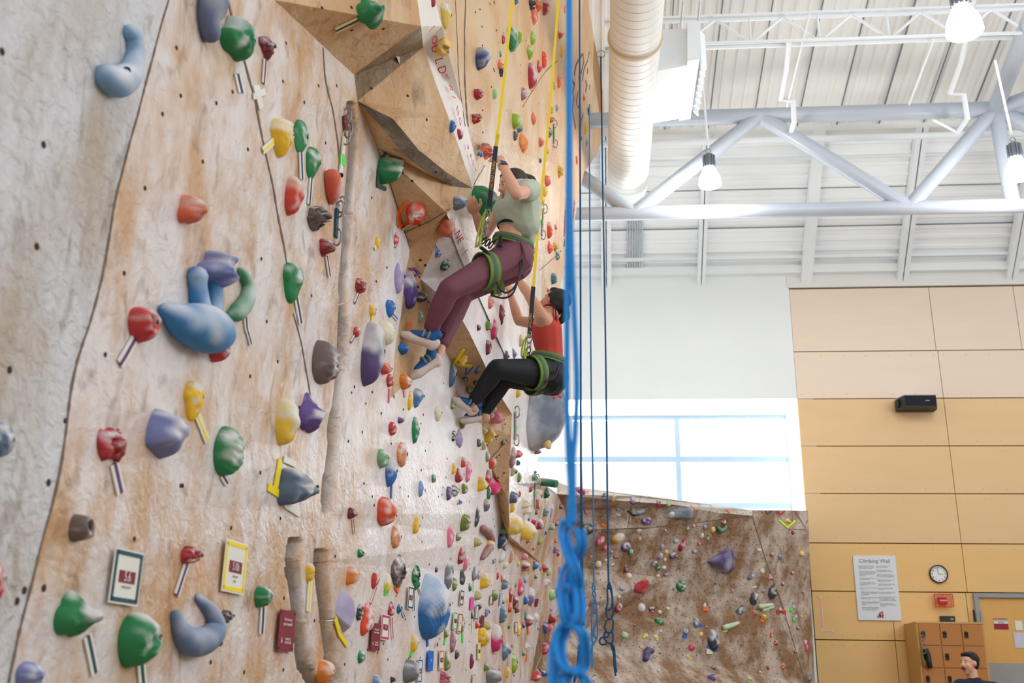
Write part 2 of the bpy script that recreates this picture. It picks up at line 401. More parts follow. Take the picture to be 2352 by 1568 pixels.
# supply register on the duct's right side
vb = thing('air_register', 'white slatted air register box on the right of the round duct', 'vent', atY(1540, 180, 9.0))
RY = 9.3
a = atY(1502, 150, RY); b2 = atY(1590, 180, RY); zlo = atY(1540, 215, RY).z; zhi = atY(1540, 120, RY).z
MB().prism([(a.x, RY - .45, zlo - .02), (b2.x - .1, RY - .5, zlo), (b2.x - .02, RY - .45, zhi - .1), (b2.x - .05, RY - .4, zhi), (a.x, RY - .4, zhi)], (0, 1, 0), 1.0).build('housing', steelw, vb)
MB().prism([(b2.x - .1, RY - .56, zlo + .01), (b2.x + .02, RY - .56, zlo + .03), (b2.x + .05, RY - .52, zhi), (b2.x - .08, RY - .52, zhi)], (0, 1, 0), 1.12).build('flange', steelw, vb)
for k in range(8):
    MB().obox((b2.x + .07, RY - .42 + k * .125, (zlo + zhi) / 2 - .02), (.6, 1, 0), (0, 0, 1), (1, -.6, 0), .05, (zhi - zlo) / 2 * .8, .006).build('slat', steelw, vb)

# ------------------------------------------------------------------ light joist near the roof
def joist(pyt, pyb, Y, label, x0=.12, x1=7):
    zt_ = atY(1900, pyt, Y).z; zb_ = atY(1900, pyb, Y).z
    t = thing('roof_joist', label, 'joist', (2, Y, zt_))
    for z in (zt_, zb_):
        MB().box((x0, Y - .05, z - .012), (x1, Y + .05, z + .012)).box((x0, Y - .008, z - .05), (x1, Y + .008, z)).build('chord', steelw, t)
    p = atY(1720, pyt, Y).x - atY(1565, pyt, Y).x
    xs = atY(1565, pyt, Y).x; k = 0
    while xs + (k - 1) * p > x0: k -= 1
    while xs + k * p < x1 - p:
        xa = xs + k * p
        MB().tube([(xa, Y, zb_), (xa + p * .48, Y, zt_ - .03)], .016, 6).build('web', steelw, t)
        MB().tube([(xa + p * .52, Y, zt_ - .03), (xa + p, Y, zb_)], .016, 6).build('web', steelw, t)
        MB().tube([(xa, Y, zb_), (xa, Y, zt_)], .014, 6).build('web', steelw, t)
        k += 1
joist(32, 95, 9.5, 'white open-web joist just under the roof at the upper right')
xbeam('conduit', 'white pipe hung just below the open-web joist at the upper right', 'pipe', 1500, 2352, 104, 9.2, .018, steelw, False)
xbeam('sprinkler_pipe', 'long white sprinkler pipe crossing behind the grey truss', 'pipe', 1250, 2352, 335, 12.2, .045, steelw, False)
# sprinkler drops and hanger rods
def tubething(name, label, cat, pts, r, m=steelw, n=10, **kw):
    o = MB().tube([atY(*p) for p in pts], r, n).build(name, m, smooth=True); o['label'] = label; o['category'] = cat
    for k, v in kw.items(): o[k] = v
    return o
tubething('sprinkler_pipe', 'white pipe dropping with an elbow across the top chord left of centre', 'pipe', [(1812, 95, 9.4), (1806, 165, 9.9), (1793, 228, 10.3), (1822, 232, 10.3), (1824, 282, 10.4), (1818, 300, 10.9)], .03)
tubething('sprinkler_pipe', 'white pipe dropping with an elbow near the right truss node', 'pipe', [(2235, 5, 8.9), (2207, 145, 9.9), (2182, 214, 10.3), (2214, 217, 10.3), (2222, 272, 10.4), (2200, 305, 10.9)], .03)
tubething('pipe_brace', 'short white angled brace left of the right truss node', 'brace', [(2143, 275, 10.6), (2203, 306, 10.9)], .016)
tubething('hanger_rod', 'thin white rod hanging beside the air register', 'rod', [(1608, 0, 8.6), (1586, 255, 10.4)], .012)
tubething('hanger_rod', 'thin white rod between duct and joist at the top', 'rod', [(1570, 0, 8.8), (1558, 110, 9.5)], .010)
tubething('hanger_rod', 'thin white rod crossing the top chord at the middle', 'rod', [(1862, 20, 9.0), (1808, 245, 10.4)], .011)
tubething('hanger_rod', 'thin white rod crossing down left of the top right lamp', 'rod', [(2145, 90, 9.2), (2088, 240, 10.4)], .011)

# ------------------------------------------------------------------ pendant lamps
glow = mat('lamp_glow', (1, 1, 1, 1), .5, emit=14, var=0, bump=0)
fin = mat('lamp_metal', c(132, 140, 150), .4, metal=.3, var=.05)
def lamp(px, py, wpx, Y, label, top, tilt=(0, 0, 1)):
    p = atY(px, py, Y); r = wpx / 2 * mpp(p)
    t = thing('pendant_lamp', label, 'lamp', p)
    MB().lathe(p - V((0, 0, r * .9)), (0, 0, 1), [(0, r * .9), (.1 * r, r), (.8 * r, r * .9), (1.4 * r, r * .62), (1.75 * r, r * .45)], 28).build('glowing_dome', glow, t, smooth=True)
    mb = MB().lathe(p + V((0, 0, r * .86)), (0, 0, 1), [(0, r * .42), (1.2 * r, r * .42), (1.35 * r, r * .3)], 20)
    mb.build('ballast', fin, t, smooth=True)
    for k in range(12):
        a = k * math.pi / 6; d = V((math.cos(a), math.sin(a), 0))
        MB().obox(p + V((0, 0, r * 1.45)) + d * r * .48, d, (-d.y, d.x, 0), (0, 0, 1), r * .08, r * .03, r * .58).build('fin', fin, t)
    MB().tube([p + V((0, 0, r * 2.2)), p + V((r * .25, 0, r * 2.5)), p + V((0, 0, r * 2.8)), p + V((-r * .25, 0, r * 2.5)), p + V((0, 0, r * 2.2))], r * .05, 6).build('hook', fin, t)
    tp = V((p.x, p.y, K1[1] + (K1[0] - p.y) * sl))
    MB().tube([p + V((0, 0, r * 2.8)), V(top) if top else tp], .013, 8).build('stem', steelw, t)
    return p
lp = [lamp(1630, 405, 52, 10.6, 'glowing pendant lamp in front of the truss diagonal near the duct', atY(1612, 170, 10.2)),
      lamp(2212, 45, 82, 7.6, 'large glowing pendant lamp at the top right of the picture', None),
      lamp(2336, 385, 58, 10.2, 'glowing pendant lamp at the right edge beside the truss node', atY(2286, 140, 9.0))]
for i, p in enumerate(lp):
    l = bpy.data.lights.new('lamp_light', 'POINT'); l.energy = 42; l.shadow_soft_size = .12; l.color = (1, .98, .95)
    o = bpy.data.objects.new('lamp_light', l); COL.objects.link(o); o.location = p - V((0, 0, .33))
# ------------------------------------------------------------------ climbing walls
PA, PB = -1.8, .108          # base plane X = PA + PB*Y ; every vertex sits d metres out from it
NB = V((1, -PB, 0)).normalized()
def P(px, py, d):
    r = ray(px, py); t = (PA + d - CAM.x + PB * CAM.y) / (r.x - PB * r.y)
    return CAM + r * t
def Q(px, py, Y): return atY(px, py, Y)
def drop(p): return V((p.x, p.y, 0.0))
pale = c(214, 205, 200); tan = c(196, 168, 134); dk = c(150, 122, 96)
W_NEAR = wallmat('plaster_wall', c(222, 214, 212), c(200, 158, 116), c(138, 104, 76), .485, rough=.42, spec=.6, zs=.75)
W_LEFT = wallmat('plaster_left', c(212, 212, 216), c(184, 170, 156), c(134, 118, 104), .44, bump=.9)
W_MID = W_NEAR
W_CHALK = W_NEAR
W_UP = W_NEAR
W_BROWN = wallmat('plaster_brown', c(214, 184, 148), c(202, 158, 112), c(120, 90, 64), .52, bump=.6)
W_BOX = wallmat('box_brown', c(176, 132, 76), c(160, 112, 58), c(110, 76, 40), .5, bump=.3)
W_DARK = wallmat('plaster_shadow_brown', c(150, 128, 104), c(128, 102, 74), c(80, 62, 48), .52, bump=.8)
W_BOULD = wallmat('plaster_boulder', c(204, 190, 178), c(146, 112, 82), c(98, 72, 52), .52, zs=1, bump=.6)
W_LIP = wallmat('plaster_lip', c(222, 216, 210), c(206, 194, 180), c(176, 158, 140), .45, zs=1, bump=.4)
W_CRACK = wallmat('plaster_crack', c(148, 136, 124), c(118, 104, 92), c(80, 68, 58), .5, bump=1)

def dist_seg(p, a, b):
    ax, ay = a; bx, by = b; dx, dy = bx - ax, by - ay
    t = max(0, min(1, ((p[0] - ax) * dx + (p[1] - ay) * dy) / (dx * dx + dy * dy + 1e-9)))
    return math.hypot(p[0] - ax - t * dx, p[1] - ay - t * dy)
# carved cracks: (polyline in the wall, half width px, depth m)
CRACKS = [([(806, 240), (812, 300), (800, 490), (793, 560), (786, 700), (789, 760), (782, 850), (765, 960), (758, 1060), (748, 1170)], 5, .03),
          ([(735, 1270), (740, 1340), (750, 1430), (762, 1500), (775, 1600)], 8, .05),
          ([(674, 1245), (668, 1280), (680, 1360), (687, 1440), (700, 1520), (730, 1600)], 9, .05)]
SEAMS = [([(385, 0), (330, 200), (270, 440), (235, 640), (180, 830), (140, 1050), (85, 1280), (20, 1568)], 5),
         ([(520, -20), (560, 130), (585, 230), (600, 310), (630, 450), (650, 560), (662, 640)], 3.2), ([(672, 720), (690, 780), (705, 860), (715, 930)], 3),
         ([(740, 110), (748, 190), (768, 270), (785, 400)], 3), ([(1070, -20), (1066, 120), (1075, 290)], 4), ([(1046, -20), (1052, 150), (1068, 290)], 1.6),
         ([(925, 535), (990, 505), (1030, 480)], 2.5), ([(865, 340), (900, 440), (940, 572)], 2.5), ([(1200, 245), (1245, 175), (1280, 140)], 1.5), ([(1240, 620), (1290, 575)], 1.5), ([(1085, 430), (1112, 380)], 2), ([(1120, 1060), (1165, 1010)], 2)]
CB = [(min(x for x, y in c_[0]) - 12, max(x for x, y in c_[0]) + 12, min(y for x, y in c_[0]) - 12, max(y for x, y in c_[0]) + 12) for c_ in CRACKS]
BV = []; BF = []; BMETA = []      # plain facets for placing things on
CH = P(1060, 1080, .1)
def panel(name, pts, m, parent, step=7, amp=.009, scale=2.2, fold=None, carve=True, dirn=None):
    """one wall facet: outline of 3-D points, tessellated, subdivided and given trowelled relief and carved cracks"""
    flat = [V((*proj(p), 0)) for p in pts]
    tris = fold or tessellate_polygon([flat])
    vs = []; fs = []; key = {}; dirt = []
    k0 = len(BV); BV.extend(pts)
    for tri in tris:
        a, b, c_ = (pts[i] for i in tri)
        n = (b - a).cross(c_ - a)
        if n.dot(a - CAM) > 0: b, c_ = c_, b; n = -n
        n.normalize()
        BF.append([k0 + i for i in tri])
        pa, pb, pc = proj(a), proj(b), proj(c_)
        mx = max(math.dist(pa, pb), math.dist(pb, pc), math.dist(pc, pa)); N = max(2, min(260, int(mx / step)))
        idx = {}
        for i in range(N + 1):
            for j in range(N + 1 - i):
                q = a + (b - a) * (i / N) + (c_ - a) * (j / N)
                kk = (round(q.x, 4), round(q.y, 4), round(q.z, 4))
                if kk not in key:
                    h = noise.fractal(q * scale, 1.0, 2.0, 3) * amp
                    if carve:
                        dd = 0; px, py = proj(q)
                        for (pl, hw, dep), bb in zip(CRACKS, CB):
                            if bb[0] < px < bb[1] and bb[2] < py < bb[3]:
                                hw2 = hw * (1 + .35 * noise.noise(q * 9))
                                d = min(dist_seg((px, py), pl[s], pl[s + 1]) for s in range(len(pl) - 1))
                                if d < hw2 * 1.8: k_ = max(0, 1 - (d / (hw2 * 1.8)) ** 3); h -= dep * k_; dd = max(dd, k_)
                    key[kk] = len(vs); vs.append(q + (dirn or NB) * h); dirt.append(dd if carve else 0)
                idx[i, j] = key[kk]
        for i in range(N):
            for j in range(N - i):
                fs.append((idx[i, j], idx[i + 1, j], idx[i, j + 1]))
                if i + j < N - 1: fs.append((idx[i + 1, j], idx[i + 1, j + 1], idx[i, j + 1]))
    o = parent.location
    me = meshof(name, [v - o for v in vs], fs, True)
    if parent.name == 'climbing_wall':
        sm = lambda a, b, x: (lambda t: t * t * (3 - 2 * t))(max(0, min(1, (x - a) / (b - a))))
        me.attributes.new('ochre', 'FLOAT', 'POINT').data.foreach_set('value', [sm(3.5, 5.4, v.z + .6 * noise.noise(v * 1.5)) for v in vs])
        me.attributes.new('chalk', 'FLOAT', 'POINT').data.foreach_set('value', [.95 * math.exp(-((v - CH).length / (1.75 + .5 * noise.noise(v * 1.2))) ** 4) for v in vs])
    if any(dirt): me.attributes.new('dirt', 'FLOAT', 'POINT').data.foreach_set('value', dirt)
    return link(name, me, m, parent)

cw = thing('climbing_wall', 'tall textured climbing wall leaning over the hall on the left', 'climbing wall', (-1.4, 4, 0))
def wp(name, pts, m, **k): return panel(name, pts, m, cw, **k)
S = [P(455, -320, 0), P(385, 0, 0), P(330, 200, 0), P(270, 440, 0), P(235, 640, 0), P(180, 830, 0), P(140, 1050, 0), P(85, 1280, 0), P(20, 1568, 0), P(-60, 1900, 0)]
Lf = [P(-330, -320, .10), P(-330, 784, .06), P(-330, 1900, .06)]
wp('panel', [Lf[0]] + S + [Lf[2], Lf[1]], W_LEFT, step=7)
E0 = P(590, -320, .02); E1 = P(630, 0, .02); E2 = P(740, 105, .02); E3 = P(815, 172, .04); E4 = P(820, 232, .05)
Cc = [P(808, 300, .03), P(800, 490, .02), P(786, 700, .02), P(780, 850, .0), P(765, 960, 0), P(746, 1180, 0), P(735, 1290, 0), P(752, 1430, 0), P(775, 1600, 0), P(800, 1900, 0)]
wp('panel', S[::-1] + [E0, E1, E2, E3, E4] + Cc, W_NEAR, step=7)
G0 = P(865, 340, .07); G1 = P(940, 572, .08); G = [P(930, 634, .08), P(921, 730, .08), P(907, 821, .07), P(896, 915, .05)]
M1 = P(880, 1000, .02)
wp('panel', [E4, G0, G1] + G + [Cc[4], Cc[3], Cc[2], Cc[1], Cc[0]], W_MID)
# brown ridge band: lower edge RL (near the base), upper edge RU (standing further out)
RU = [P(1030, 500, .30), P(1051, 714, .32), P(1078, 762, .32), P(1107, 826, .33), P(1140, 890, .33), P(1177, 952, .33), P(1174, 1000, .32), P(1169, 1150, .28), P(1171, 1230, .24), P(1241, 1291, .16)]
RL = [P(965, 640, .10), P(1021, 805, .12), P(1037, 834, .12), P(1067, 883, .13), P(1091, 933, .14), P(1107, 976, .15), P(1130, 1070, .17), P(1150, 1180, .17), P(1168, 1240, .16), P(1213, 1322, .14)]
# chalky lower wall from the crack to the ridge foot
lo = [P(1213, 1322, .14), P(1240, 1440, .13), P(1217, 1568, .12), P(1190, 1900, .10)]
la_, lb_ = Cc[6] + (lo[0] - Cc[6]) * .5, Cc[6] + (lo[0] - Cc[6]) * .25
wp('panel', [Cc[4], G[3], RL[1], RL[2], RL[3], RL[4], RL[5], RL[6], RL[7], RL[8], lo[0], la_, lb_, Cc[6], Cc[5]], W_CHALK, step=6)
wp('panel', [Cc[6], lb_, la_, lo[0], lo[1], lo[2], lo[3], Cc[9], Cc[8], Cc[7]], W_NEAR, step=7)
# recess between the left silhouette edge and the ridge
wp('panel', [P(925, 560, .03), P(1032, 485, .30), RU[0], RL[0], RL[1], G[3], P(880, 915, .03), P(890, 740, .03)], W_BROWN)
wp('panel', [RU[0], P(1062, 560, .33), P(1095, 640, .33), RU[1], RL[1], RL[0]], W_MID)
wp('panel', [P(1020, 480, .30), P(1080, 560, .34), P(1062, 560, .33), RU[0], P(1032, 485, .30)], W_MID)
wp('panel', [P(1000, 470, .28), P(1020, 480, .30), P(1032, 485, .30), P(925, 560, .03), P(900, 540, .03)], W_BROWN)
wp('panel', RU[1:6] + [RL[5], RL[4], RL[3], RL[2], RL[1]], W_BROWN, step=6)
wp('panel', RU[5:9] + [RL[8], RL[7], RL[6], RL[5]], W_BROWN, step=6)
wp('panel', [RU[8], RU[9], RL[9], RL[8]], W_BROWN, step=6)
# prow overhang
B0 = P(925, -320, .34); B1 = P(958, 0, .40); B2 = P(966, 60, .42); B3 = P(974, 108, .30)
wp('panel', [E0, B0, B1, B2, E3, E2, E1], W_BROWN)
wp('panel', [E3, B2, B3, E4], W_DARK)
K1_ = P(1085, 433, .45)
gu = [P(900, 272, .22), P(960, 345, .30), P(1020, 392, .38)]; gl_ = [P(868, 285, .14), P(925, 355, .22), P(985, 400, .30), P(1040, 428, .38)]
wp('panel', [E4, B3, P(1030, 270, .42), K1_] + gu[::-1], W_BROWN)
wp('panel', [E4] + gu + [K1_] + gl_[::-1], W_CRACK, step=5)
wp('panel', [E4] + gl_ + [K1_, P(1027, 490, .36), G1, G0], W_BROWN)
# white painted edge of the prow and the wall beyond
H = [P(990, -40, .42), P(1015, 60, .42), P(1060, 235, .43), P(1096, 388, .44)]
lipw = mat('white_lip_paint', c(232, 226, 220), .5, var=.03, scale=8)
sw = wp('panel', [B0, P(952, -60, .41)] + H + [K1_, P(1030, 270, .42), B3, B2, B1], lipw, step=8)
UR = [P(1362, -320, .80), P(1362, 0, .64), P(1368, 28, .64), P(1362, 150, .61), P(1376, 262, .60), P(1375, 345, .57), P(1342, 395, .53), P(1330, 450, .50), P(1310, 560, .46), P(1290, 640, .43), P(1282, 720, .41), P(1277, 830, .40), P(1262, 930, .38), P(1240, 1020, .36), P(1234, 1062, .35)]
up = [P(900, -320, .22), P(1046, -320, .24), P(1075, 290, .28)]
wp('panel', [P(880, -320, .2), P(1070, -320, .26), P(1070, 0, .26), P(1075, 290, .28), P(1085, 350, .28), P(1000, 350, .24), P(900, 100, .2)], W_UP)
UL = [P(1085, 350, .28), P(1075, 290, .28), P(1070, 0, .26), P(1070, -320, .26)]
wp('panel', [UL[0], UL[1], UL[2], UL[3], P(1160, -320, .40), P(1150, 0, .40), P(1120, 330, .36), P(1080, 560, .34), P(1020, 480, .30)], W_UP)
wp('panel', [P(1160, -320, .40)] + UR[:11] + [P(1190, 700, .36), P(1095, 640, .33), P(1062, 560, .33), P(1080, 560, .34), P(1120, 330, .36), P(1150, 0, .40)], W_UP, step=8)
# lit wall below, right of the ridge
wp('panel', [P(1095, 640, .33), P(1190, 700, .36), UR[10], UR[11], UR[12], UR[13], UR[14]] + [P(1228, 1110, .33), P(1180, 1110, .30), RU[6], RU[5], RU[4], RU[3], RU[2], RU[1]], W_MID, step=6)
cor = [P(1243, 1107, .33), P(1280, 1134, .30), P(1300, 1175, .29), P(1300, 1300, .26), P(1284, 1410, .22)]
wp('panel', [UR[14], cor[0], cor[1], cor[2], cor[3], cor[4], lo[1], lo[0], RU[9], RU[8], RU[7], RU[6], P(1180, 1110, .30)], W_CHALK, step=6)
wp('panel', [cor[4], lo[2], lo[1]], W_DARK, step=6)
# brown boxed corner at the very top
wp('panel', [UR[2], P(1391, 33, .70), P(1386, 160, .66), P(1380, 262, .62), UR[4], UR[3]], W_BOX, step=6)
wp('panel', [P(1386, 160, .66), P(1388, 172, .66), P(1386, 300, .61), UR[5], UR[4], P(1380, 262, .62)], W_UP, step=6)
# return faces behind the free edge
back = V((-.45, .35, 0))
wp('edge_return', [q for q in UR] + [q + back for q in UR[::-1]], W_BROWN, step=40, carve=False)
wp('edge_return', [K1_, H[3], H[2], H[1], H[0]] + [q + V((-.05, .10, 0)) for q in (H[0], H[1], H[2], H[3], K1_)], W_BROWN, step=30, carve=False)

# boulder wall at the back
bw = thing('bouldering_wall', 'lower brown bouldering wall dotted with holds under the window', 'climbing wall', (1, 12, 0))
def bp(name, pts, m, **k): return panel(name, pts, m, bw, carve=False, dirn=V((0, -1, 0)), **k)
q = lambda px, py, Y: Q(px, py, Y)
T = [q(1279, 1106, 10.1), q(1310, 1118, 10.3), q(1500, 1140, 11.1), q(1640, 1160, 11.7), q(1728, 1171, 12.05), q(1856, 1172, 12.75)]
U = [q(1279, 1134, 10.1), q(1400, 1147, 10.7), q(1560, 1160, 11.35), q(1640, 1176, 11.7), q(1728, 1184, 12.05)]
bp('panel', T[:5] + U[::-1], W_LIP, step=6)
F1 = q(1540, 1327, 11.8); F2 = q(1400, 1420, 11.42); bl = [cor[2], cor[3], cor[4]]
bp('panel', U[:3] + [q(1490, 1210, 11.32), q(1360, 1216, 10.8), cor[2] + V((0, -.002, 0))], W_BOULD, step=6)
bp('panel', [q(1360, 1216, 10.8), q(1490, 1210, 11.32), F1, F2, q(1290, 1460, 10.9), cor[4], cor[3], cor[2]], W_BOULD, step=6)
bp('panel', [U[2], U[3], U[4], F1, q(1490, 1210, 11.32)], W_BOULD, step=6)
bR = [q(1760, 1290, 12.4), q(1800, 1400, 12.75), q(1850, 1568, 13.0)]
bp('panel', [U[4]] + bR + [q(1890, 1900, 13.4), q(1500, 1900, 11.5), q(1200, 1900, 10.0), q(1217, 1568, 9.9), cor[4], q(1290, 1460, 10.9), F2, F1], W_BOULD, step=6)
ed = [T[5], q(1858, 1230, 12.8), q(1862, 1370, 13.1), q(1872, 1568, 13.45)]
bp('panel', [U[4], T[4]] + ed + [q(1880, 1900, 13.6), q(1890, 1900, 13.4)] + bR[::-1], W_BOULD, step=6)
bp('edge_return', ed + [q(1880, 1900, 13.6)] + [V((p.x + .05, 13.95, p.z)) for p in ([ed[0]] + ed)[::-1]], W_CRACK, step=30)
bp('top_cap', T + [V((p.x, 13.95, p.z)) for p in T[::-1]], W_LIP, step=40)
bvh = None
def _dummy(): pass
bvh = BVHTree.FromPolygons(BV, BF)
def hit(px, py):
    d = ray(px, py); h, n, i, _ = bvh.ray_cast(CAM, d)
    if h is None:
        h, n, i, _ = bvh.find_nearest(P(px, py, .4) if px < 1290 else Q(px, py, 12.3))
    if n.dot(d) > 0: n = -n
    return h, n

def surf(px, py):
    h, n = hit(px, py); d_ = V((0, -1, 0)) if px > 1292 and py > 1105 else NB
    return h + d_ * (noise.fractal(h * 2.2, 1.0, 2.0, 3) * .009), n
def ribbon(mb, pts, w, lift=.002, jit=0, wl=None):
    ps = []
    for (x0, y0), (x1, y1) in zip(pts, pts[1:]):
        k = max(1, int(math.dist((x0, y0), (x1, y1)) / 9))
        ps += [(x0 + (x1 - x0) * i / k, y0 + (y1 - y0) * i / k) for i in range(k)]
    ps.append(pts[-1]); hs = [surf(*p) for p in ps]; k0 = len(mb.v)
    for i, (h, n) in enumerate(hs):
        t = (hs[min(i + 1, len(hs) - 1)][0] - hs[max(i - 1, 0)][0]); s_ = n.cross(t)
        s_ = s_.normalized() if s_.length > 1e-6 else n.orthogonal().normalized()
        a_, b_ = proj(h), proj(h + s_ * .02); f_ = .02 / mpp(h) / max(.5, math.dist(a_, b_))
        ww = w * mpp(h) / 2 * min(2.6, max(1, f_)) * (1 + (R.uniform(-jit, jit) if jit else 0))
        for a, l in ((-1, .3), (-1, 1), (1, 1), (1, .3)): mb.v.append(h + s_ * ww * a + n * (lift * l + .0025 * l))
    for i in range(len(hs) - 1):
        a = k0 + i * 4; b = a + 4
        mb.f += [[a + j, b + j, b + j + 1, a + j + 1] for j in range(3)]
    mb.f += [[k0, k0 + 1, k0 + 2, k0 + 3], [k0 + (len(hs) - 1) * 4 + j for j in (3, 2, 1, 0)]]
sm_ = mat('seam_dark', c(120, 104, 90), .95, var=.2, scale=20)
for pts, ww in SEAMS:
    mb = MB(); ribbon(mb, [(p.x, p.y) for p in catmull([V((x, y, 0)) for x, y in pts], 4)], ww, .0, .4); mb.build('seam', sm_, cw)
mb = MB()
for pts in ([(1360, 1216), (1490, 1212), (1600, 1200), (1728, 1184)], [(1728, 1186), (1760, 1290), (1800, 1400), (1850, 1568)], [(1825, 1172), (1858, 1225)], [(1440, 1220), (1450, 1165)], [(1555, 1165), (1556, 1195)]): ribbon(mb, pts, 1.8, .0, .3)
mb.build('seam', sm_, bw)
# threaded bolt holes
hole = mat('bolt_hole_dark', c(58, 46, 38), .9)
mb = MB()
def addhole(px, py, r):
    h, n = surf(px, py); u = n.orthogonal().normalized(); v = n.cross(u)
    k = 8; mb.add([h + n * .0016 + (u * math.cos(a * 2 * math.pi / k) + v * math.sin(a * 2 * math.pi / k)) * r for a in range(k)] + [h + n * .0022], [(a, (a + 1) % k, k) for a in range(k)])
big = [(7, 118), (102, 332), (82, 566), (22, 849), (404, 110), (413, 220), (372, 262), (333, 432), (495, 237), (567, 343), (466, 371), (288, 627), (242, 814), (150, 966), (107, 1108), (309, 1237), (533, 211), (656, 99), (650, 187), (731, 197), (773, 197), (699, 235), (748, 328), (567, 343), (600, 594), (615, 738), (717, 679), (639, 830), (695, 804), (573, 864), (598, 1085), (415, 1115), (731, 1130), (640, 1190), (652, 1373), (482, 1520), (560, 1543), (652, 1538), (790, 483), (853, 454), (889, 614), (866, 646), (815, 888), (855, 900), (876, 949), (833, 992), (798, 1013), (836, 1110), (856, 1140), (740, 18), (808, 17), (808, 69), (881, 66), (853, 203), (936, 220), (979, 275), (945, 415), (962, 517), (964, 597), (975, 609), (962, 636), (1000, 395), (1091, 28), (1139, 70), (420, 1115), (100, 1350), (55, 1355), (40, 1380), (772, 1404), (724, 1425), (793, 1525), (532, 1212), (685, 935), (905, 910), (973, 952), (927, 940), (1008, 960), (900, 1135), (860, 1160), (770, 1277)]
for x, y in big: addhole(x, y, .0085 if x > 140 else .011)
for i in range(120):
    x = R.uniform(800, 1170); y = R.uniform(880, 1540)
    if x < 960 and R.random() < .5: continue
    addhole(x, y, .007)
for i in range(60):
    x = R.uniform(1085, 1330); y = R.uniform(0, 640); 
    if x > 1290 - (y - 400) * .1: continue
    addhole(x, y, .008)
mb.build('bolt_holes', hole, cw, kind='stuff', fix=False)
mb = MB()
for iy in range(22):
    for ix in range(36):
        x = 1310 + ix * 15.3 + (iy % 2) * 7 + R.uniform(-2, 2); y = 1165 + iy * 18.5 + R.uniform(-3, 3) + (x - 1310) * .03
        if x > 1850: continue
        addhole(x, y, .0065)
mb.build('bolt_holes', hole, bw, kind='stuff', fix=False)
# ------------------------------------------------------------------ climbing holds
PAL = dict(
 red=('red', c(196, 52, 58)), crim=('crimson', c(170, 38, 56)), maroon=('maroon', c(128, 44, 62)), pink=('pink', c(232, 120, 150)), mag=('magenta', c(226, 50, 116)),
 coral=('coral', c(224, 112, 84)), orange=('orange', c(232, 132, 48)), rust=('orange-red', c(222, 74, 34)), peach=('peach', c(226, 150, 110)),
 yellow=('yellow', c(240, 190, 30)), cream=('cream', c(232, 222, 188)), khaki=('khaki', c(190, 180, 110)), white=('white', c(228, 226, 224)),
 green=('green', c(32, 128, 74)), dgreen=('dark green', c(20, 86, 58)), sage=('sage green', c(124, 170, 132)), lime=('lime green', c(150, 180, 44)), olive=('olive green', c(122, 138, 56)), lgreen=('light green', c(150, 205, 120)),
 teal=('teal', c(60, 118, 128)), blue=('blue', c(38, 108, 180)), navy=('navy', c(38, 62, 108)), lblue=('light blue', c(120, 158, 204)), slate=('slate blue', c(104, 124, 152)),
 purple=('purple', c(96, 70, 140)), lilac=('lilac', c(168, 152, 196)), lav=('lavender', c(122, 130, 184)), mauve=('mauve', c(160, 110, 120)),
 grey=('grey', c(122, 124, 130)), dgrey=('dark grey', c(66, 68, 74)), brown=('grey-brown', c(112, 96, 92)), zebra=('black and white', c(90, 90, 92)), steel=('blue-grey', c(84, 104, 130)))
hm = bpy.data.materials.new('hold_resin'); hm.use_nodes = True; nt = hm.node_tree; N_ = nt.nodes
b_ = N_['Principled BSDF']; b_.inputs['Roughness'].default_value = .62
at_ = N_.new('ShaderNodeAttribute'); at_.attribute_name = 'col'
tc_ = N_.new('ShaderNodeTexCoord'); nz_ = N_.new('ShaderNodeTexNoise'); nz_.inputs['Scale'].default_value = 40; nt.links.new(tc_.outputs['Object'], nz_.inputs['Vector'])
mr_ = N_.new('ShaderNodeMapRange'); mr_.inputs['To Min'].default_value = .88; mr_.inputs['To Max'].default_value = 1.12; nt.links.new(nz_.outputs['Fac'], mr_.inputs['Value'])
vm_ = N_.new('ShaderNodeVectorMath'); vm_.operation = 'SCALE'; nt.links.new(at_.outputs['Color'], vm_.inputs[0]); nt.links.new(mr_.outputs[0], vm_.inputs['Scale']); nt.links.new(vm_.outputs[0], b_.inputs['Base Color'])
bp_ = N_.new('ShaderNodeBump'); bp_.inputs['Strength'].default_value = .35; bp_.inputs['Distance'].default_value = .004; n5_ = N_.new('ShaderNodeTexNoise'); n5_.inputs['Scale'].default_value = 320; nt.links.new(tc_.outputs['Object'], n5_.inputs['Vector']); nt.links.new(n5_.outputs['Fac'], bp_.inputs['Height']); nt.links.new(bp_.outputs[0], b_.inputs['Normal'])
bolt = mat('bolt_steel', c(70, 66, 66), .4, metal=.7); socket = mat('socket_dark', c(36, 30, 34), .8)
WHITE = V((.80, .79, .79))

def paint(me, cols):
    a = me.attributes.new('col', 'FLOAT_COLOR', 'POINT'); a.data.foreach_set('color', [x for q in cols for x in (q[0], q[1], q[2], 1)])
def frame_at(px, py):
    h, n = hit(px, py); up = (V((0, 0, 1)) - n * n.z).normalized(); u = up.cross(n)
    return h, n, u, up          # u points to the hold's right when facing the wall
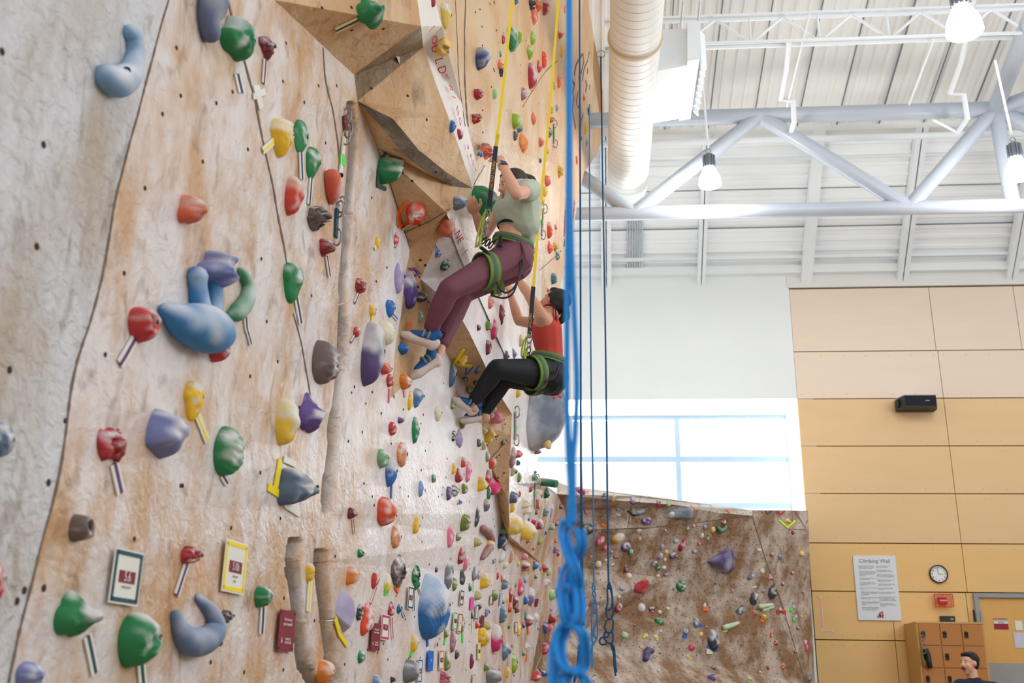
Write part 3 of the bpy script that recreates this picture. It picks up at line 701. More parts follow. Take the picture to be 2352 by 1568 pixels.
# silhouettes: radius multiplier over angle (0 = right, 90 = up)
def sil(kind, a):
    s, k = math.sin(a), math.cos(a)
    if kind in ('dome', 'turtle', 'face', 'dimple', 'sphere'): return 1
    if kind == 'tear': return 1 - .0 * s if s > 0 else 1 + .25 * (-s) ** 3 - .22 * (1 - (-s)) * (-s) * 2
    if kind == 'leaf': return 1.12 * abs(s) ** 3 + .82 * (1 - abs(s) ** 3)
    if kind == 'block': return min(1.25, 1 / max(abs(s), abs(k)))
    if kind == 'rock': return 1
    if kind == 'lobes': return .86 + .16 * math.cos(3 * a + .6)
    if kind == 'star': return .78 + .26 * math.cos(3 * a + 1.2)
    if kind == 'fin': return .72 + .34 * abs(math.cos(1.5 * (a - math.pi / 2)))
    if kind == 'bone': return .74 + .26 * math.cos(2 * (a - .9)) 
    return 1
def make_hold(name, label, px, py, wp_, hp, colr, kind='dome', tilt=0, group=None, chalk=.35, two=None):
    """a moulded hold bolted on the wall: rim, swelling body, bolt, seen from (px,py) about wp_ x hp pixels"""
    seed = R.random() * 100
    h0, n, u, up = frame_at(px - wp_ * .25 if px < 1290 else px, py)
    d = (h0 - CAM).normalized(); sa = max(.12, abs(d.dot(n))); ca = math.sqrt(1 - sa * sa); m = mpp(h0)
    rv = hp * m / 2; W = wp_ * m
    ru = min(rv * (.95 if kind not in ('leaf',) else .7), W * .5 / sa) if px < 1290 else W / 2
    if px < 1290:
        p = W - ru * sa
        if p < .3 * rv: ru = max(.35 * rv, min(ru, (W - .3 * rv) / sa if W > .3 * rv else .35 * rv)); p = max(W - ru * sa, .28 * rv)
        p = min(p / ca, 1.5 * rv)
        h0, n, u, up = frame_at(px - wp_ / 2 + ru * sa / m, py)
    else: p = .75 * min(ru, rv)
    if kind == 'flat': p *= .5
    if kind in ('sphere',): ru = rv = max(ru, rv); 
    t = thing(name, label, 'climbing hold', h0, group)
    ct, st = math.cos(tilt), math.sin(tilt); U = u * ct + up * st; Vv = up * ct - u * st
    small = hp < 26; nr, ns = (5, 12) if small else ((9, 24) if hp < 70 else (16, 40))
    if kind == 'turtle' and not small: nr, ns = 18, 44
    if kind == 'dimple': nr, ns = 60, 120
    vs = []; cols = []; base = V(colr[:3]); two_ = V(two[:3]) if two else None
    rockf = kind == 'rock'
    for i in range(nr + 1):
        rho = 1 - i / nr
        for j in range(ns if i < nr else 1):
            a = 2 * math.pi * j / ns; s_ = sil(kind, a)
            x, y = math.cos(a) * rho * s_, math.sin(a) * rho * s_
            hgt = math.sqrt(max(0, 1 - rho ** 2.2)) if kind not in ('fin', 'block') else (1 - rho ** 3) ** .8 if kind == 'block' else (1 - rho) ** .7
            if kind == 'tear': hgt *= .8 + .25 * y
            if kind == 'leaf': hgt *= .85
            q3 = V((x, y, hgt)); nn = noise.noise(q3 * 1.6 + V((seed, 0, 0))); hgt *= 1 + .25 * nn + (.13 * noise.noise(q3 * 4.5 + V((seed, 3, 0))) if not small and kind in ('dome', 'tear', 'lobes', 'rock', 'ribbed', 'fin', 'star', 'jug') else 0)
            f = 1 + (.10 if not small else .06) * noise.noise(V((x * 1.3, y * 1.3, seed)))
            if rockf:
                cv = noise.cell(V((x * 2.4 + seed, y * 2.4, hgt * 2))); hgt *= .75 + .4 * cv; f *= .88 + .22 * noise.cell(V((a * 1.1, seed, 0)))
            if kind == 'turtle':
                ds = noise.voronoi(V((x * 3.2 + seed, y * 3.8, 0)))[0]; hgt += .09 * min(1, (ds[1] - ds[0]) * 4) - .07
            if kind == 'dimple' and hgt > .1: hgt += .022 * math.cos(x * 34) * math.cos(y * 40)
            if kind == 'jug' and y > .05: hgt += .28 * math.exp(-((y - .75) / .22) ** 2) - .30 * math.exp(-((x / .4) ** 2 + ((y - .35) / .2) ** 2))
            if kind == 'pocket': hgt -= .75 * math.exp(-((x / .33) ** 2 + ((y - .15) / .33) ** 2))
            if kind == 'face': hgt += .22 * math.exp(-(((x - .1) / .14) ** 2 + (y / .3) ** 2)) - .14 * math.exp(-(((abs(x - .1) - .3) / .13) ** 2 + ((y - .22) / .12) ** 2)) + .07 * math.exp(-(((x - .1) / .3) ** 2 + ((y + .5) / .07) ** 2))
            if kind == 'ribbed': hgt += .05 * math.cos(y * 22 + x * 4)
            if kind == 'fin': hgt = hgt * (1 - .45 * y)
            vs.append(U * (x * ru * f) + Vv * (y * rv * f) + n * max(0.0, hgt) * p)
            cv = base.copy()
            if two_ is not None:
                k = max(0, min(1, (.1 - y + .35 * noise.noise(V((x * 2, y * 2, seed + 5)))) * 3 + .5)); cv = two_ * (1 - k) + base * k
            ck = max(0, min(1, (.45 * y + hgt * .8 + 1.1 * noise.noise(V((x * 2.2, y * 2.2, seed + 9))) - .38) * 1.3)) * chalk * 1.7
            if rockf and noise.noise(V((x * 4, y * 4, seed + 3))) > .1: cv = cv * .55
            if kind == 'turtle' and not small:
                if (ds[1] - ds[0]) < .08: cv = cv * .7
            if colr is PAL['zebra'][1]: cv = WHITE if math.sin(x * 9 + y * 6 + 5 * noise.noise(V((x, y, seed)) * 2)) > 0 else V((.01, .01, .012)); ck *= .3
            vs_c = cv * (1 - min(.85, ck)) + WHITE * min(.85, ck); cols.append(vs_c)
    # rim skirt into the wall
    vs += [vs[j] - n * .012 for j in range(ns)]; cols += [base * .6] * ns; sk = len(vs) - ns
    fs = []
    for i in range(nr - 1):
        for j in range(ns): a = i * ns; fs.append((a + j, a + (j + 1) % ns, a + ns + (j + 1) % ns, a + ns + j))
    a = (nr - 1) * ns; top = nr * ns
    for j in range(ns): fs.append((a + j, a + (j + 1) % ns, top))
    for j in range(ns): fs.append((sk + j, sk + (j + 1) % ns, (j + 1) % ns, j))
    me = meshof('body', vs, fs, kind not in ('rock',)); 
    if kind == 'block':
        try: me.set_sharp_from_angle(angle=math.radians(50))
        except Exception: pass
    paint(me, cols); link('body', me, hm, t)
    if hp >= 26 and kind not in ('sphere', 'pocket') or hp >= 60:
        i = int(nr * .62); j = int(ns * (.06 if px < 1290 else .2)); q = h0 + vs[i * ns + j]
        nn = (vs[i * ns + j] / max(rv, .01) + n).normalized(); r = max(.006, min(.011, rv * .13))
        MB().lathe(q - nn * r * .4, nn, [(0, r), (.55 * r, r), (.62 * r, r * .78), (.2 * r, r * .6)], 10).build('bolt', bolt if R.random() < .4 else socket, t, smooth=True)
    return t
def tube_hold(name, label, pts, colr, lift=.5, chalk=.4, group=None, n=16, closed=False, bolt_at=None, parts=None):
    """hold shaped as a swept, swelling tube; pts = (px, py, radius px)"""
    h0, nn = hit(*pts[len(pts) // 2][:2]); t = thing(name, label, 'climbing hold', h0, group)
    for k, (pp) in enumerate([pts] + (parts or [])):
        p3 = []; rr = []
        for x, y, r in pp:
            h, nrm = hit(x, y); m = mpp(h); p3.append(h + nrm * r * m * lift); rr.append(r * m)
        big_ = [V((p.x, p.y, p.z)) for p in p3]; cp = catmull(big_, 6, closed); cr = [v.x for v in catmull([V((r, 0, 0)) for r in rr], 6, closed)]
        if not closed:   # rounded ends
            a, b = cp[0], cp[-1]; ta = (cp[0] - cp[1]).normalized(); tb2 = (cp[-1] - cp[-2]).normalized()
            cp = [a + ta * cr[0] * .8, a + ta * cr[0] * .55] + cp + [b + tb2 * cr[-1] * .55, b + tb2 * cr[-1] * .8]; cr = [cr[0] * .3, cr[0] * .75] + cr + [cr[-1] * .75, cr[-1] * .3]
        mb = MB().tube(cp, cr, n, closed=closed); me = meshof('body', [v - h0 for v in mb.v], mb.f, True); base = V(colr[:3]); cols = []
        ctr = sum(cp, V()) / len(cp)
        for i, v in enumerate(mb.v):
            f = noise.noise(v * 14) ; up_ = (v - cp[min(i // n, len(cp) - 1)]).normalized()
            ck = max(0, min(.85, (.5 * up_.dot(nn) + .4 * up_.z + .8 * f) * chalk * 1.6)); cols.append(base * (1 - ck) + WHITE * ck)
        bm = bmesh.new(); bm.from_mesh(me); bmesh.ops.recalc_face_normals(bm, faces=bm.faces); bm.to_mesh(me); bm.free()
        paint(me, cols); link('body' if k == 0 else 'prong', me, hm, t)
    if bolt_at:
        x, y, r = bolt_at; h, nrm = hit(x, y); q = h + nrm * r * mpp(h); dv = (CAM - q).normalized(); dv = (dv + nrm).normalized()
        MB().lathe(q, dv, [(-.01, .012), (.003, .012), (.004, .008), (-.002, .007)], 12).build('bolt', socket, t)
    return t

def label_of(colname, sname, px, py, hp): return ''
SHN = dict(dome='rounded', tear='teardrop', leaf='shell-shaped', block='blocky', rock='rocky', lobes='lobed', star='star-shaped', fin='fin-shaped', bone='bone-shaped', jug='jug', pocket='pocketed', turtle='cobble-patterned', face='face-like', dimple='dimpled', sphere='ball', ribbed='ribbed', flat='flat')
# px py w h colour kind ; optional | own label
HOLDS = '''
545 90 70 112 green lobes |large dusty green lobed hold at top left above white tape cross
612 107 32 62 maroon rock |dusty maroon rock hold right of the top green lobed hold
651 313 56 82 yellow tear |yellow dome hold with white and yellow tape on its left
690 312 32 74 green tear |green teardrop hold touching the right of the yellow dome hold
717 372 34 72 green tear |green teardrop hold above the coral pipe hold
676 448 46 86 rust leaf |orange-red half-disc hold with bright rim on the left wall
732 497 50 70 brown rock |faceted grey-brown rock hold below the coral pipe hold
440 485 72 76 coral lobes |coral lump hold alone on the upper left wall
500 620 98 100 lav star |lavender three-lobed hold above the blue pronged hold
330 745 66 82 red pocket |red pocket hold left of the big blue pronged hold
503 806 44 52 red dome |small red hold touching the blue pronged hold bottom right
445 915 44 82 yellow tear |dusty yellow shell hold with yellow tape tail
715 950 60 102 purple fin |purple ridged fin hold beside the big yellow half-disc
661 970 60 104 yellow leaf |big yellow half-disc hold left of the purple fin
255 1015 62 106 red rock |chalky red craggy hold with purple striped tape below
389 996 104 96 lav block |blocky periwinkle hold with one big hole
523 1037 62 112 green ribbed |bright green carved hold right of the periwinkle block
680 1122 96 98 steel lobes |big blue-grey bulging hold with yellow tape around it
185 1212 60 66 brown pocket |small grey-brown hold at left above the 5.6 tag
441 1275 46 46 red rock |small red hold between the 5.6 and 5.10b tags
180 1412 104 110 green fin |large green wing-shaped hold at lower left
317 1468 90 126 green dome |large green bulging hold with round eye under 5.6 tag
523 1415 40 40 brown rock |small brown rock hold under the 5.10b tag
604 1370 40 50 green ribbed |small ribbed green hold with navy tape tail
85 1550 92 60 lav dome |blue hold cut by the bottom left edge
2 1010 40 84 steel dome |blue hold cut by the left edge
-4 1335 20 90 red dome |red hold just peeking in at the left edge
673 643 48 88 green tear |green teardrop hold with round knob at mid left wall
749 568 36 42 crim rock |small crimson rock hold with purple taped tail
829 657 26 42 crim rock |small crimson rock hold on the middle panel
867 558 15 28 yellow leaf
909 550 16 34 red leaf
954 487 36 60 rust ribbed |bright orange-red wrinkled hold on the prow underside
895 392 62 66 green jug |sculpted green jug hold with dark tape under the prow
870 30 92 74 green fin |large dark green shell hold on the overhang top
746 832 58 106 brown ribbed |grey-brown wrinkled rock hold beside the long crack
857 810 60 140 lilac leaf |big lilac and grey crescent hold left of the climbing shoe
887 765 36 62 cream ribbed |chalky striped cream rock hold beside the lilac crescent
917 637 24 70 lilac leaf |slim lilac shell hold at the panel edge
942 665 34 80 purple leaf |grey and purple shell hold behind the panel edge
974 683 36 28 dgrey lobes |dark grey carved hold with blue tape in the recess
898 707 22 38 blue tear
856 712 15 26 yellow block
819 762 14 26 red dome
966 727 13 26 sage leaf
930 800 24 30 blue fin |blue hold partly behind the upper climber's shoe
885 846 24 30 rust dome
895 873 17 32 red pocket
931 877 22 36 orange turtle |orange hold with white cracks under the upper climber's toe
961 911 26 40 lblue tear
943 919 13 40 yellow leaf
921 965 15 20 purple rock
902 984 18 32 red pocket
954 987 20 56 green leaf |green oval shell hold on the chalky panel
922 1043 22 60 peach turtle |upper orange cobble-patterned hold on the chalky panel
881 1052 24 44 sage dome |speckled pale green hold touching the blue teardrop
899 1083 26 62 blue leaf |blue and white shell hold above the orange-red face hold
886 1174 38 68 rust face |orange-red hold carved like a big nose
908 1232 21 54 peach turtle |lower orange cobble-patterned hold on the chalky panel
957 1207 15 36 yellow leaf
809 1177 19 30 maroon rock
829 1271 19 24 green rock
713 1314 24 40 yellow leaf |yellow hold between the two wide brown cracks
809 1322 32 46 orange lobes |orange three-knob hold right of the wide cracks
826 1405 20 38 dgrey rock
840 1425 28 80 rust lobes |tall shaggy coral hold behind the lilac wedge
862 1332 19 34 red tear
891 1340 20 42 yellow leaf |cream and yellow shell hold with neon green tape
914 1310 32 76 brown rock |spotted brown and white rock hold with orange tape
954 1325 20 60 green rock |chalky green craggy hold above the big blue dimpled one
900 1400 15 34 crim fin
919 1399 14 22 blue rock
748 1542 38 54 orange dome |orange rounded hold at the bottom by the crack
830 1508 15 28 green dome
995 1393 68 148 blue dimple |huge blue and white dimpled half-dome hold
953 1476 22 38 yellow leaf
944 1541 38 54 grey ribbed |grey grooved scoop hold at the bottom
870 1562 30 26 lblue pocket
903 1560 15 18 dgrey rock
1003 1306 10 18 purple rock
1031 1316 22 70 grey leaf |tall dark grey slab hold above the small tags
1018 1347 10 20 mauve dome
1045 1341 13 30 olive leaf
1061 1276 16 38 crim pocket
1071 1294 13 34 pink leaf
1062 1325 12 34 dgrey block
1091 1316 14 40 grey fin
1115 1333 26 40 yellow lobes |bright yellow double-bulge hold among the small holds
1080 1348 9 18 green block
1099 1367 18 22 khaki dome
1137 1367 16 26 olive dome
1160 1341 18 30 slate bone
1196 1348 13 36 mag block
1205 1277 15 18 pink dome
1209 1299 22 24 crim dome
1222 1369 16 38 lilac leaf
1184 1382 12 32 maroon dome
1188 1399 12 18 maroon rock
1172 1395 11 26 rust fin
1158 1410 20 34 slate leaf
1118 1405 10 28 lilac rock
1103 1390 9 20 zebra leaf
1085 1412 7 18 dgrey dome
1097 1434 10 17 rust block
1120 1437 16 22 khaki dome
1111 1463 26 44 yellow turtle |yellow pine-cone textured hold left of the magenta clam
1143 1465 29 60 mag leaf |magenta clam hold among the lower small holds
1162 1494 20 40 slate leaf
1171 1492 9 20 slate dome
1061 1433 12 36 olive turtle
1026 1454 13 20 olive leaf
1041 1473 14 46 mauve leaf
1051 1501 11 24 dgrey rock
1028 1518 17 42 olive leaf
1084 1518 12 30 maroon leaf
1120 1531 17 18 olive block
1183 1522 18 42 lime leaf
1167 1543 12 24 yellow leaf
1022 1556 26 34 pink rock |chalky pale pink rock hold at the bottom
1135 1552 36 38 grey block |clear grey slab volume at the bottom
1213 1488 13 26 white rock
1203 1501 8 11 teal dome
1191 1445 10 32 yellow ribbed
1169 1438 8 13 green rock
1216 1424 18 28 maroon dome
1208 1411 7 24 teal leaf
1233 1418 13 22 white pocket
1253 1439 13 28 purple leaf
1270 1418 19 22 crim block
1254 1490 17 30 red lobes
1232 1550 21 28 red block
1248 1546 13 26 navy fin
1264 1441 11 17 pink dome
1263 1465 11 30 rust fin
1269 1365 15 26 lgreen pocket
1283 1360 13 26 maroon pocket
1253 1305 13 22 red rock
1261 1312 9 20 lgreen dome
1258 1337 13 24 white rock
1290 1331 11 22 pink lobes
1231 1299 13 22 blue lobes
1242 1304 9 15 lilac rock
1231 1324 7 9 green block
1276 1263 11 17 purple fin
1283 1270 9 15 crim leaf
1226 1259 5 9 red dome
1208 1333 9 15 lblue rock
1209 1378 12 20 blue pocket
1203 1435 7 15 navy dome
1236 1442 6 9 blue dome
1157 1382 6 10 green dome
1166 1375 6 20 yellow leaf
1185 1343 5 11 olive leaf
1176 1278 8 26 peach leaf
1162 1297 10 18 cream turtle
1154 1278 12 32 white lobes
1136 1288 11 18 zebra rock
1160 1260 8 9 brown block
1101 1320 7 20 lilac leaf
1153 1327 6 18 rust leaf
1144 1322 6 16 red leaf
1030 1386 7 20 khaki leaf
1174 1367 9 30 crim leaf
1191 1294 5 11 yellow block
1287 1310 9 16 mauve leaf
1176 1483 6 10 rust block
1147 1535 5 15 mag leaf
1181 1550 5 7 mag dome
1267 1399 7 9 lilac dome
1043 1001 12 28 zebra rock
1056 1007 18 46 lilac fin
1062 972 14 26 olive dome
1125 999 24 40 yellow lobes |bright yellow bulging hold on the brown ridge
1114 988 16 15 khaki block
1101 1017 10 20 dgrey ribbed
1113 1023 12 20 khaki leaf
1121 1049 11 24 sage leaf
1131 1063 16 28 rust ribbed
1065 1062 14 28 rust lobes
1043 1077 10 28 yellow lobes
1055 1093 18 36 crim fin
1076 1082 15 46 pink leaf
1122 1101 13 40 crim leaf
1108 1112 23 36 yellow lobes
1139 1118 30 44 mag fin |magenta horn hold curling off the brown ridge
1124 1132 10 30 green leaf
1067 1122 14 26 olive dome
1046 1126 15 30 zebra dome
1033 1133 15 30 purple leaf
1057 1153 10 15 blue lobes
1119 1160 16 28 grey leaf
996 1098 11 22 green ribbed
967 1122 13 34 lblue leaf
1069 1199 23 40 olive turtle
1097 1186 11 44 dgrey leaf
1098 1244 19 22 khaki block
1126 1250 19 32 yellow dome
1035 1231 19 48 pink leaf |large pink wedge hold low on the chalky panel
1053 1233 12 20 olive dome
1154 1242 17 36 navy dome
1157 1220 14 17 sage dome
1168 1229 11 22 steel rock
1130 1221 7 18 lilac leaf
1179 1050 14 46 mauve leaf
1193 1043 13 22 rust lobes
1192 1062 9 15 teal rock
1179 1082 10 22 khaki leaf
1186 1083 8 13 teal rock
1194 1096 9 22 olive leaf
1221 1120 11 20 crim leaf
1182 1142 21 28 steel pocket
1195 1134 6 14 rust leaf
1237 1149 12 38 coral leaf
1209 1156 20 26 cream lobes
1212 1171 20 26 cream lobes
1179 1165 12 22 yellow leaf
1187 1204 30 48 yellow sphere |left of two big pale yellow ball holds
1215 1217 30 46 yellow sphere |right of two big pale yellow ball holds
1228 1199 15 17 mag rock
1241 1203 14 26 mauve dome
1255 1175 14 22 grey pocket
1268 1173 7 30 lilac leaf
1289 1163 9 13 maroon dome
1281 1201 11 15 crim dome
1268 1208 13 18 sage dome
1255 1222 7 11 blue leaf
1242 1241 9 20 lime leaf
1291 1242 10 20 mauve dome
1278 1242 8 8 rust block
1215 1241 10 14 coral rock
1233 1176 6 12 maroon dome
1247 1099 15 20 sage rock
1256 1131 13 28 dgreen dome
1243 1139 7 12 navy rock
1230 1085 6 10 blue rock
1237 1037 20 18 mauve lobes
1215 1192 5 7 blue block
997 3 13 28 crim leaf
1026 34 23 54 khaki tear |tall dusty yellow hold right of the white lettered edge
1016 107 29 42 yellow jug |short yellow hold touching the white lettered edge
1110 135 38 54 navy leaf |navy and grey dome hold on the ochre wall
1100 217 21 26 crim dome
1096 274 23 26 red rock
1157 91 9 24 crim leaf
1150 124 6 18 green leaf
1150 148 15 30 coral bone
1155 165 15 22 navy block
1178 91 25 58 green turtle |green scaly hold right of the upper yellow strap
1196 87 13 28 lime leaf
1226 88 17 34 lime leaf
1219 119 17 38 lime fin
1187 3 11 16 blue leaf
1224 8 19 30 dgrey rock
1238 13 15 30 rust fin
1255 18 19 38 crim leaf
1228 36 15 46 coral pocket
1224 176 23 62 crim leaf |large deep red half-disc hold on the upper wall
1240 153 13 30 red fin
1251 138 13 40 rust leaf
1204 216 17 32 mauve leaf
1187 279 21 38 lime ribbed |lime swirl hold above the orange wedge
1139 216 11 24 lgreen leaf
1227 272 13 32 coral fin
1289 80 13 20 coral rock
1290 118 15 30 yellow leaf
1296 21 9 22 coral block
1277 89 7 24 slate leaf
1286 188 12 32 coral leaf
1276 197 10 22 khaki leaf
1280 249 9 18 grey rock
1269 253 10 18 khaki leaf
1266 275 15 22 coral rock
1195 293 15 24 slate pocket
1340 223 11 20 rust dome
1351 255 13 20 navy dome
1348 291 13 26 yellow leaf
1185 313 11 26 dgrey rock
1205 325 23 60 orange fin |tall orange wedge hold right of the climber's strap
1104 355 9 18 blue rock
1120 347 23 38 coral rock |coral hold gripped by the upper climber's raised hand
1262 305 11 28 slate rock
1245 327 12 20 coral block
1257 346 10 20 khaki dome
1293 358 11 24 yellow leaf
1287 393 13 36 yellow rock
1324 368 10 22 rust leaf
1258 416 15 28 coral dome
1253 440 14 26 yellow leaf
1247 460 10 22 yellow dome
1297 501 11 80 red leaf |long red sausage hold beside the near blue rope
1316 488 9 46 red ribbed
1264 529 14 38 rust leaf
1264 568 14 34 rust fin
1276 566 13 30 yellow rock
1222 574 15 34 yellow rock
1281 587 11 24 teal dome
1318 465 10 16 slate dome
1296 558 8 18 teal leaf
1333 317 11 18 teal rock
1347 329 9 20 teal leaf
1331 346 7 18 teal leaf
1345 296 11 30 yellow leaf
1242 369 6 12 dgrey dome
1113 466 54 80 green turtle |big green scaly hold behind the upper climber's strap
1144 462 22 32 coral rock
1060 466 38 34 slate dome |slate blue hold at the prow tip under the climber's lower hand
1022 523 31 38 coral block |coral and red hold over the white lettered strip
1006 582 11 20 blue dome
1022 608 17 30 dgreen turtle
1040 290 17 30 blue leaf |blue hold fixed on the white lettered edge
1057 308 13 26 crim dome |crimson hold on the white lettered edge
1277 522 7 14 coral dome
1127 695 19 32 coral leaf
1153 724 13 46 maroon leaf
1150 672 11 16 lime leaf
1100 752 10 16 maroon dome
1123 748 15 24 olive dome
1136 755 17 50 mag leaf |magenta dragonfruit-like hold on the white strip
1123 798 17 34 maroon leaf
1163 815 15 24 slate rock
1181 812 14 28 slate fin
1198 782 13 28 khaki leaf
1273 640 15 28 teal ribbed
1077 822 36 26 yellow fin |yellow shell hold inside a yellow tape corner
1039 860 21 56 steel leaf |blue-grey shell hold above the lower climber's foot
1075 868 19 14 dgrey dome
1099 876 19 15 dgrey leaf
1083 892 19 20 olive rock
1053 908 11 20 pink leaf
1005 947 15 40 cream turtle
1139 933 27 20 green block
1131 951 25 19 coral dome
1151 957 42 28 pink ribbed |large pink ribbed wing hold under the lower climber
1040 931 11 20 olive dome
1192 899 15 26 yellow leaf
1161 892 6 16 dgrey rock
1160 1015 18 13 dgrey dome
1262 666 9 12 coral rock
1349 1174 17 15 pink dome
1420 1234 37 27 yellow ribbed |large yellow scoop hold on the boulder wall
1484 1195 31 20 purple pocket
1437 1255 28 23 purple pocket
1448 1267 16 17 green dome
1378 1241 20 25 mag block
1388 1257 18 15 mag rock
1404 1267 9 11 maroon dome
1413 1277 11 11 maroon dome
1350 1215 30 26 dgrey ribbed
1329 1223 13 23 dgrey block
1466 1175 37 15 slate block
1541 1180 18 19 cream dome |cream round hold screwed on the slate slab volume
1420 1169 13 8 slate dome
1420 1182 15 7 cream dome
1391 1205 15 10 rust rock
1467 1218 13 10 cream dome
1470 1237 11 11 cream rock
1521 1256 11 15 lilac rock
1516 1277 16 16 lilac leaf
1530 1267 12 11 yellow dome
1547 1275 25 15 purple dome
1527 1285 10 9 yellow dome
1502 1293 23 14 slate bone
1511 1303 15 16 green rock
1525 1303 13 10 white dome
1438 1305 14 25 maroon fin
1444 1322 17 15 cream dome
1374 1295 17 17 cream dome
1392 1286 10 8 cream dome
1406 1296 12 9 cream bone
1357 1278 10 7 red dome
1530 1318 17 10 slate bone
1511 1322 10 10 cream dome
1528 1218 9 8 lav dome
1388 1138 14 12 blue rock
1409 1140 11 11 cream dome
1453 1147 17 15 lilac leaf
1512 1153 19 12 mauve leaf
1535 1156 14 15 lgreen pocket
1333 1127 30 20 crim ribbed |striped crimson scoop hold on the pale lip of boulder wall
1567 1251 25 35 crim bone |tall crimson and white hold left of the slate slab
1552 1242 15 11 slate dome
1564 1345 28 26 green dome |teal green pebbled egg hold at the fold
1420 1395 29 22 crim leaf
1473 1395 22 21 white dome
1497 1397 19 13 dgrey dome
1497 1404 18 8 red rock
1514 1427 28 20 green leaf
1435 1458 21 14 lgreen block
1502 1510 11 9 teal fin
1516 1498 9 7 navy dome
1474 1486 9 8 yellow block
1484 1459 11 9 cream dome
1506 1462 12 10 cream dome
1513 1538 7 7 white dome
1554 1547 9 8 brown rock
1428 1351 16 12 lblue jug
1422 1370 10 9 white dome
1515 1405 11 10 cream dome
1534 1397 11 9 cream dome
1518 1449 7 7 white dome
1457 1437 7 7 navy dome
1547 1352 7 7 navy dome
1365 1550 9 6 green fin
1326 1466 7 13 mag block
1344 1402 9 25 mag block
1370 1396 13 15 pink leaf
1311 1475 6 6 crim dome
1595 1266 16 9 slate dome
1637 1216 14 15 yellow dome
1662 1199 15 12 crim dome
1619 1210 13 11 slate dome
1612 1230 11 13 cream leaf
1579 1213 12 11 sage bone
1593 1207 8 8 pink dome
1606 1249 8 8 mag dome
1626 1237 7 8 sage dome
1744 1263 14 8 cream dome
1773 1273 13 10 crim block
1792 1278 17 13 slate pocket
1821 1221 12 14 crim rock
1809 1196 23 12 yellow lobes
1841 1271 17 14 yellow dome
1820 1315 14 9 crim dome
1751 1311 12 12 cream pocket
1725 1322 27 18 slate bone
1768 1325 16 17 pink star
1797 1340 12 10 maroon block
1844 1358 11 9 mauve dome
1644 1338 9 8 dgrey dome
1682 1356 10 11 pink star
1732 1348 24 7 cream bone
1774 1358 29 31 dgrey leaf |right of two dark grey volumes, near the fold
1753 1357 13 10 sage rock
1731 1374 27 30 dgrey leaf |left of two dark grey volumes, near the fold
1698 1403 29 32 steel bone
1691 1378 9 9 pink star
1734 1406 13 16 coral rock
1792 1401 24 14 crim lobes
1755 1416 20 15 yellow rock
1619 1390 11 15 white fin
1598 1431 22 22 slate leaf
1574 1449 23 18 slate leaf
1637 1470 40 44 dgrey leaf |big dark grey and white shell volume low on boulder wall
1609 1456 13 12 yellow dome
1622 1440 8 7 dgrey dome
1588 1484 24 21 mag rock
1580 1507 11 11 yellow pocket
1771 1456 13 19 rust bone
1782 1475 13 12 crim block
1833 1442 11 8 maroon block
1851 1482 10 27 mag block
1827 1497 12 8 crim rock
1765 1533 13 9 crim rock
1798 1530 17 15 coral rock
1746 1543 9 6 yellow dome
1721 1560 18 13 lime dome
1634 1557 28 25 purple rock
1638 1535 16 15 navy rock
1822 1394 13 11 lilac dome
1827 1416 13 11 lilac dome
1841 1415 8 5 yellow dome
1858 1555 22 27 grey fin
'''
SEC = dict(lilac_857=c(176, 170, 182))
TWO = {(857, 810): (c(88, 70, 120), c(180, 176, 184)), (942, 665): (c(90, 62, 136), c(150, 148, 164)), (899, 1083): (c(44, 106, 186), c(188, 192, 198)), (995, 1393): (c(40, 110, 176), c(176, 194, 220)),
       (676, 448): (c(206, 66, 44), c(214, 150, 132)), (891, 1340): (c(232, 206, 80), c(236, 230, 208)), (1143, 1465): (c(206, 40, 110), c(216, 190, 196)), (1187, 1204): (c(244, 204, 80), c(240, 226, 190)), (1215, 1217): (c(244, 204, 60), c(240, 226, 190)),
       (1110, 135): (c(40, 66, 124), c(150, 156, 172)), (1205, 325): (c(236, 140, 50), c(216, 180, 156)), (961, 911): (c(84, 130, 192), c(160, 170, 190)), (1222, 1369): (c(132, 116, 176), c(220, 218, 224)), (1023, 523): (c(206, 60, 50), c(210, 160, 140)),
       (651, 313): (c(240, 190, 40), c(236, 206, 140)), (1216, 1424): (c(160, 60, 70), c(224, 216, 216)), (1209, 1299): (c(150, 60, 68), c(222, 210, 208)), (1241, 1203): (c(170, 50, 80), c(222, 212, 212)), (1237, 1149): (c(220, 90, 60), c(216, 200, 192)), (1026, 34): (c(206, 176, 70), c(214, 206, 170)),
       (845, 1): None, (1420, 1234): (c(240, 186, 30), c(226, 210, 170)), (661, 970): (c(238, 196, 66), c(230, 212, 160)), (1637, 1470): (c(50, 56, 64), c(140, 148, 158)), (1474, 1350): None, (1098, 1244): None, (1119, 1160): (c(110, 112, 118), c(190, 170, 150)), (440, 485): (c(216, 96, 62), c(224, 140, 116))}
recs = []
for ln in HOLDS.strip().splitlines():
    body, _, own = ln.partition('|'); f = body.split(); recs.append([float(f[0]), float(f[1]), float(f[2]), float(f[3]), f[4], f[5], own.strip()])
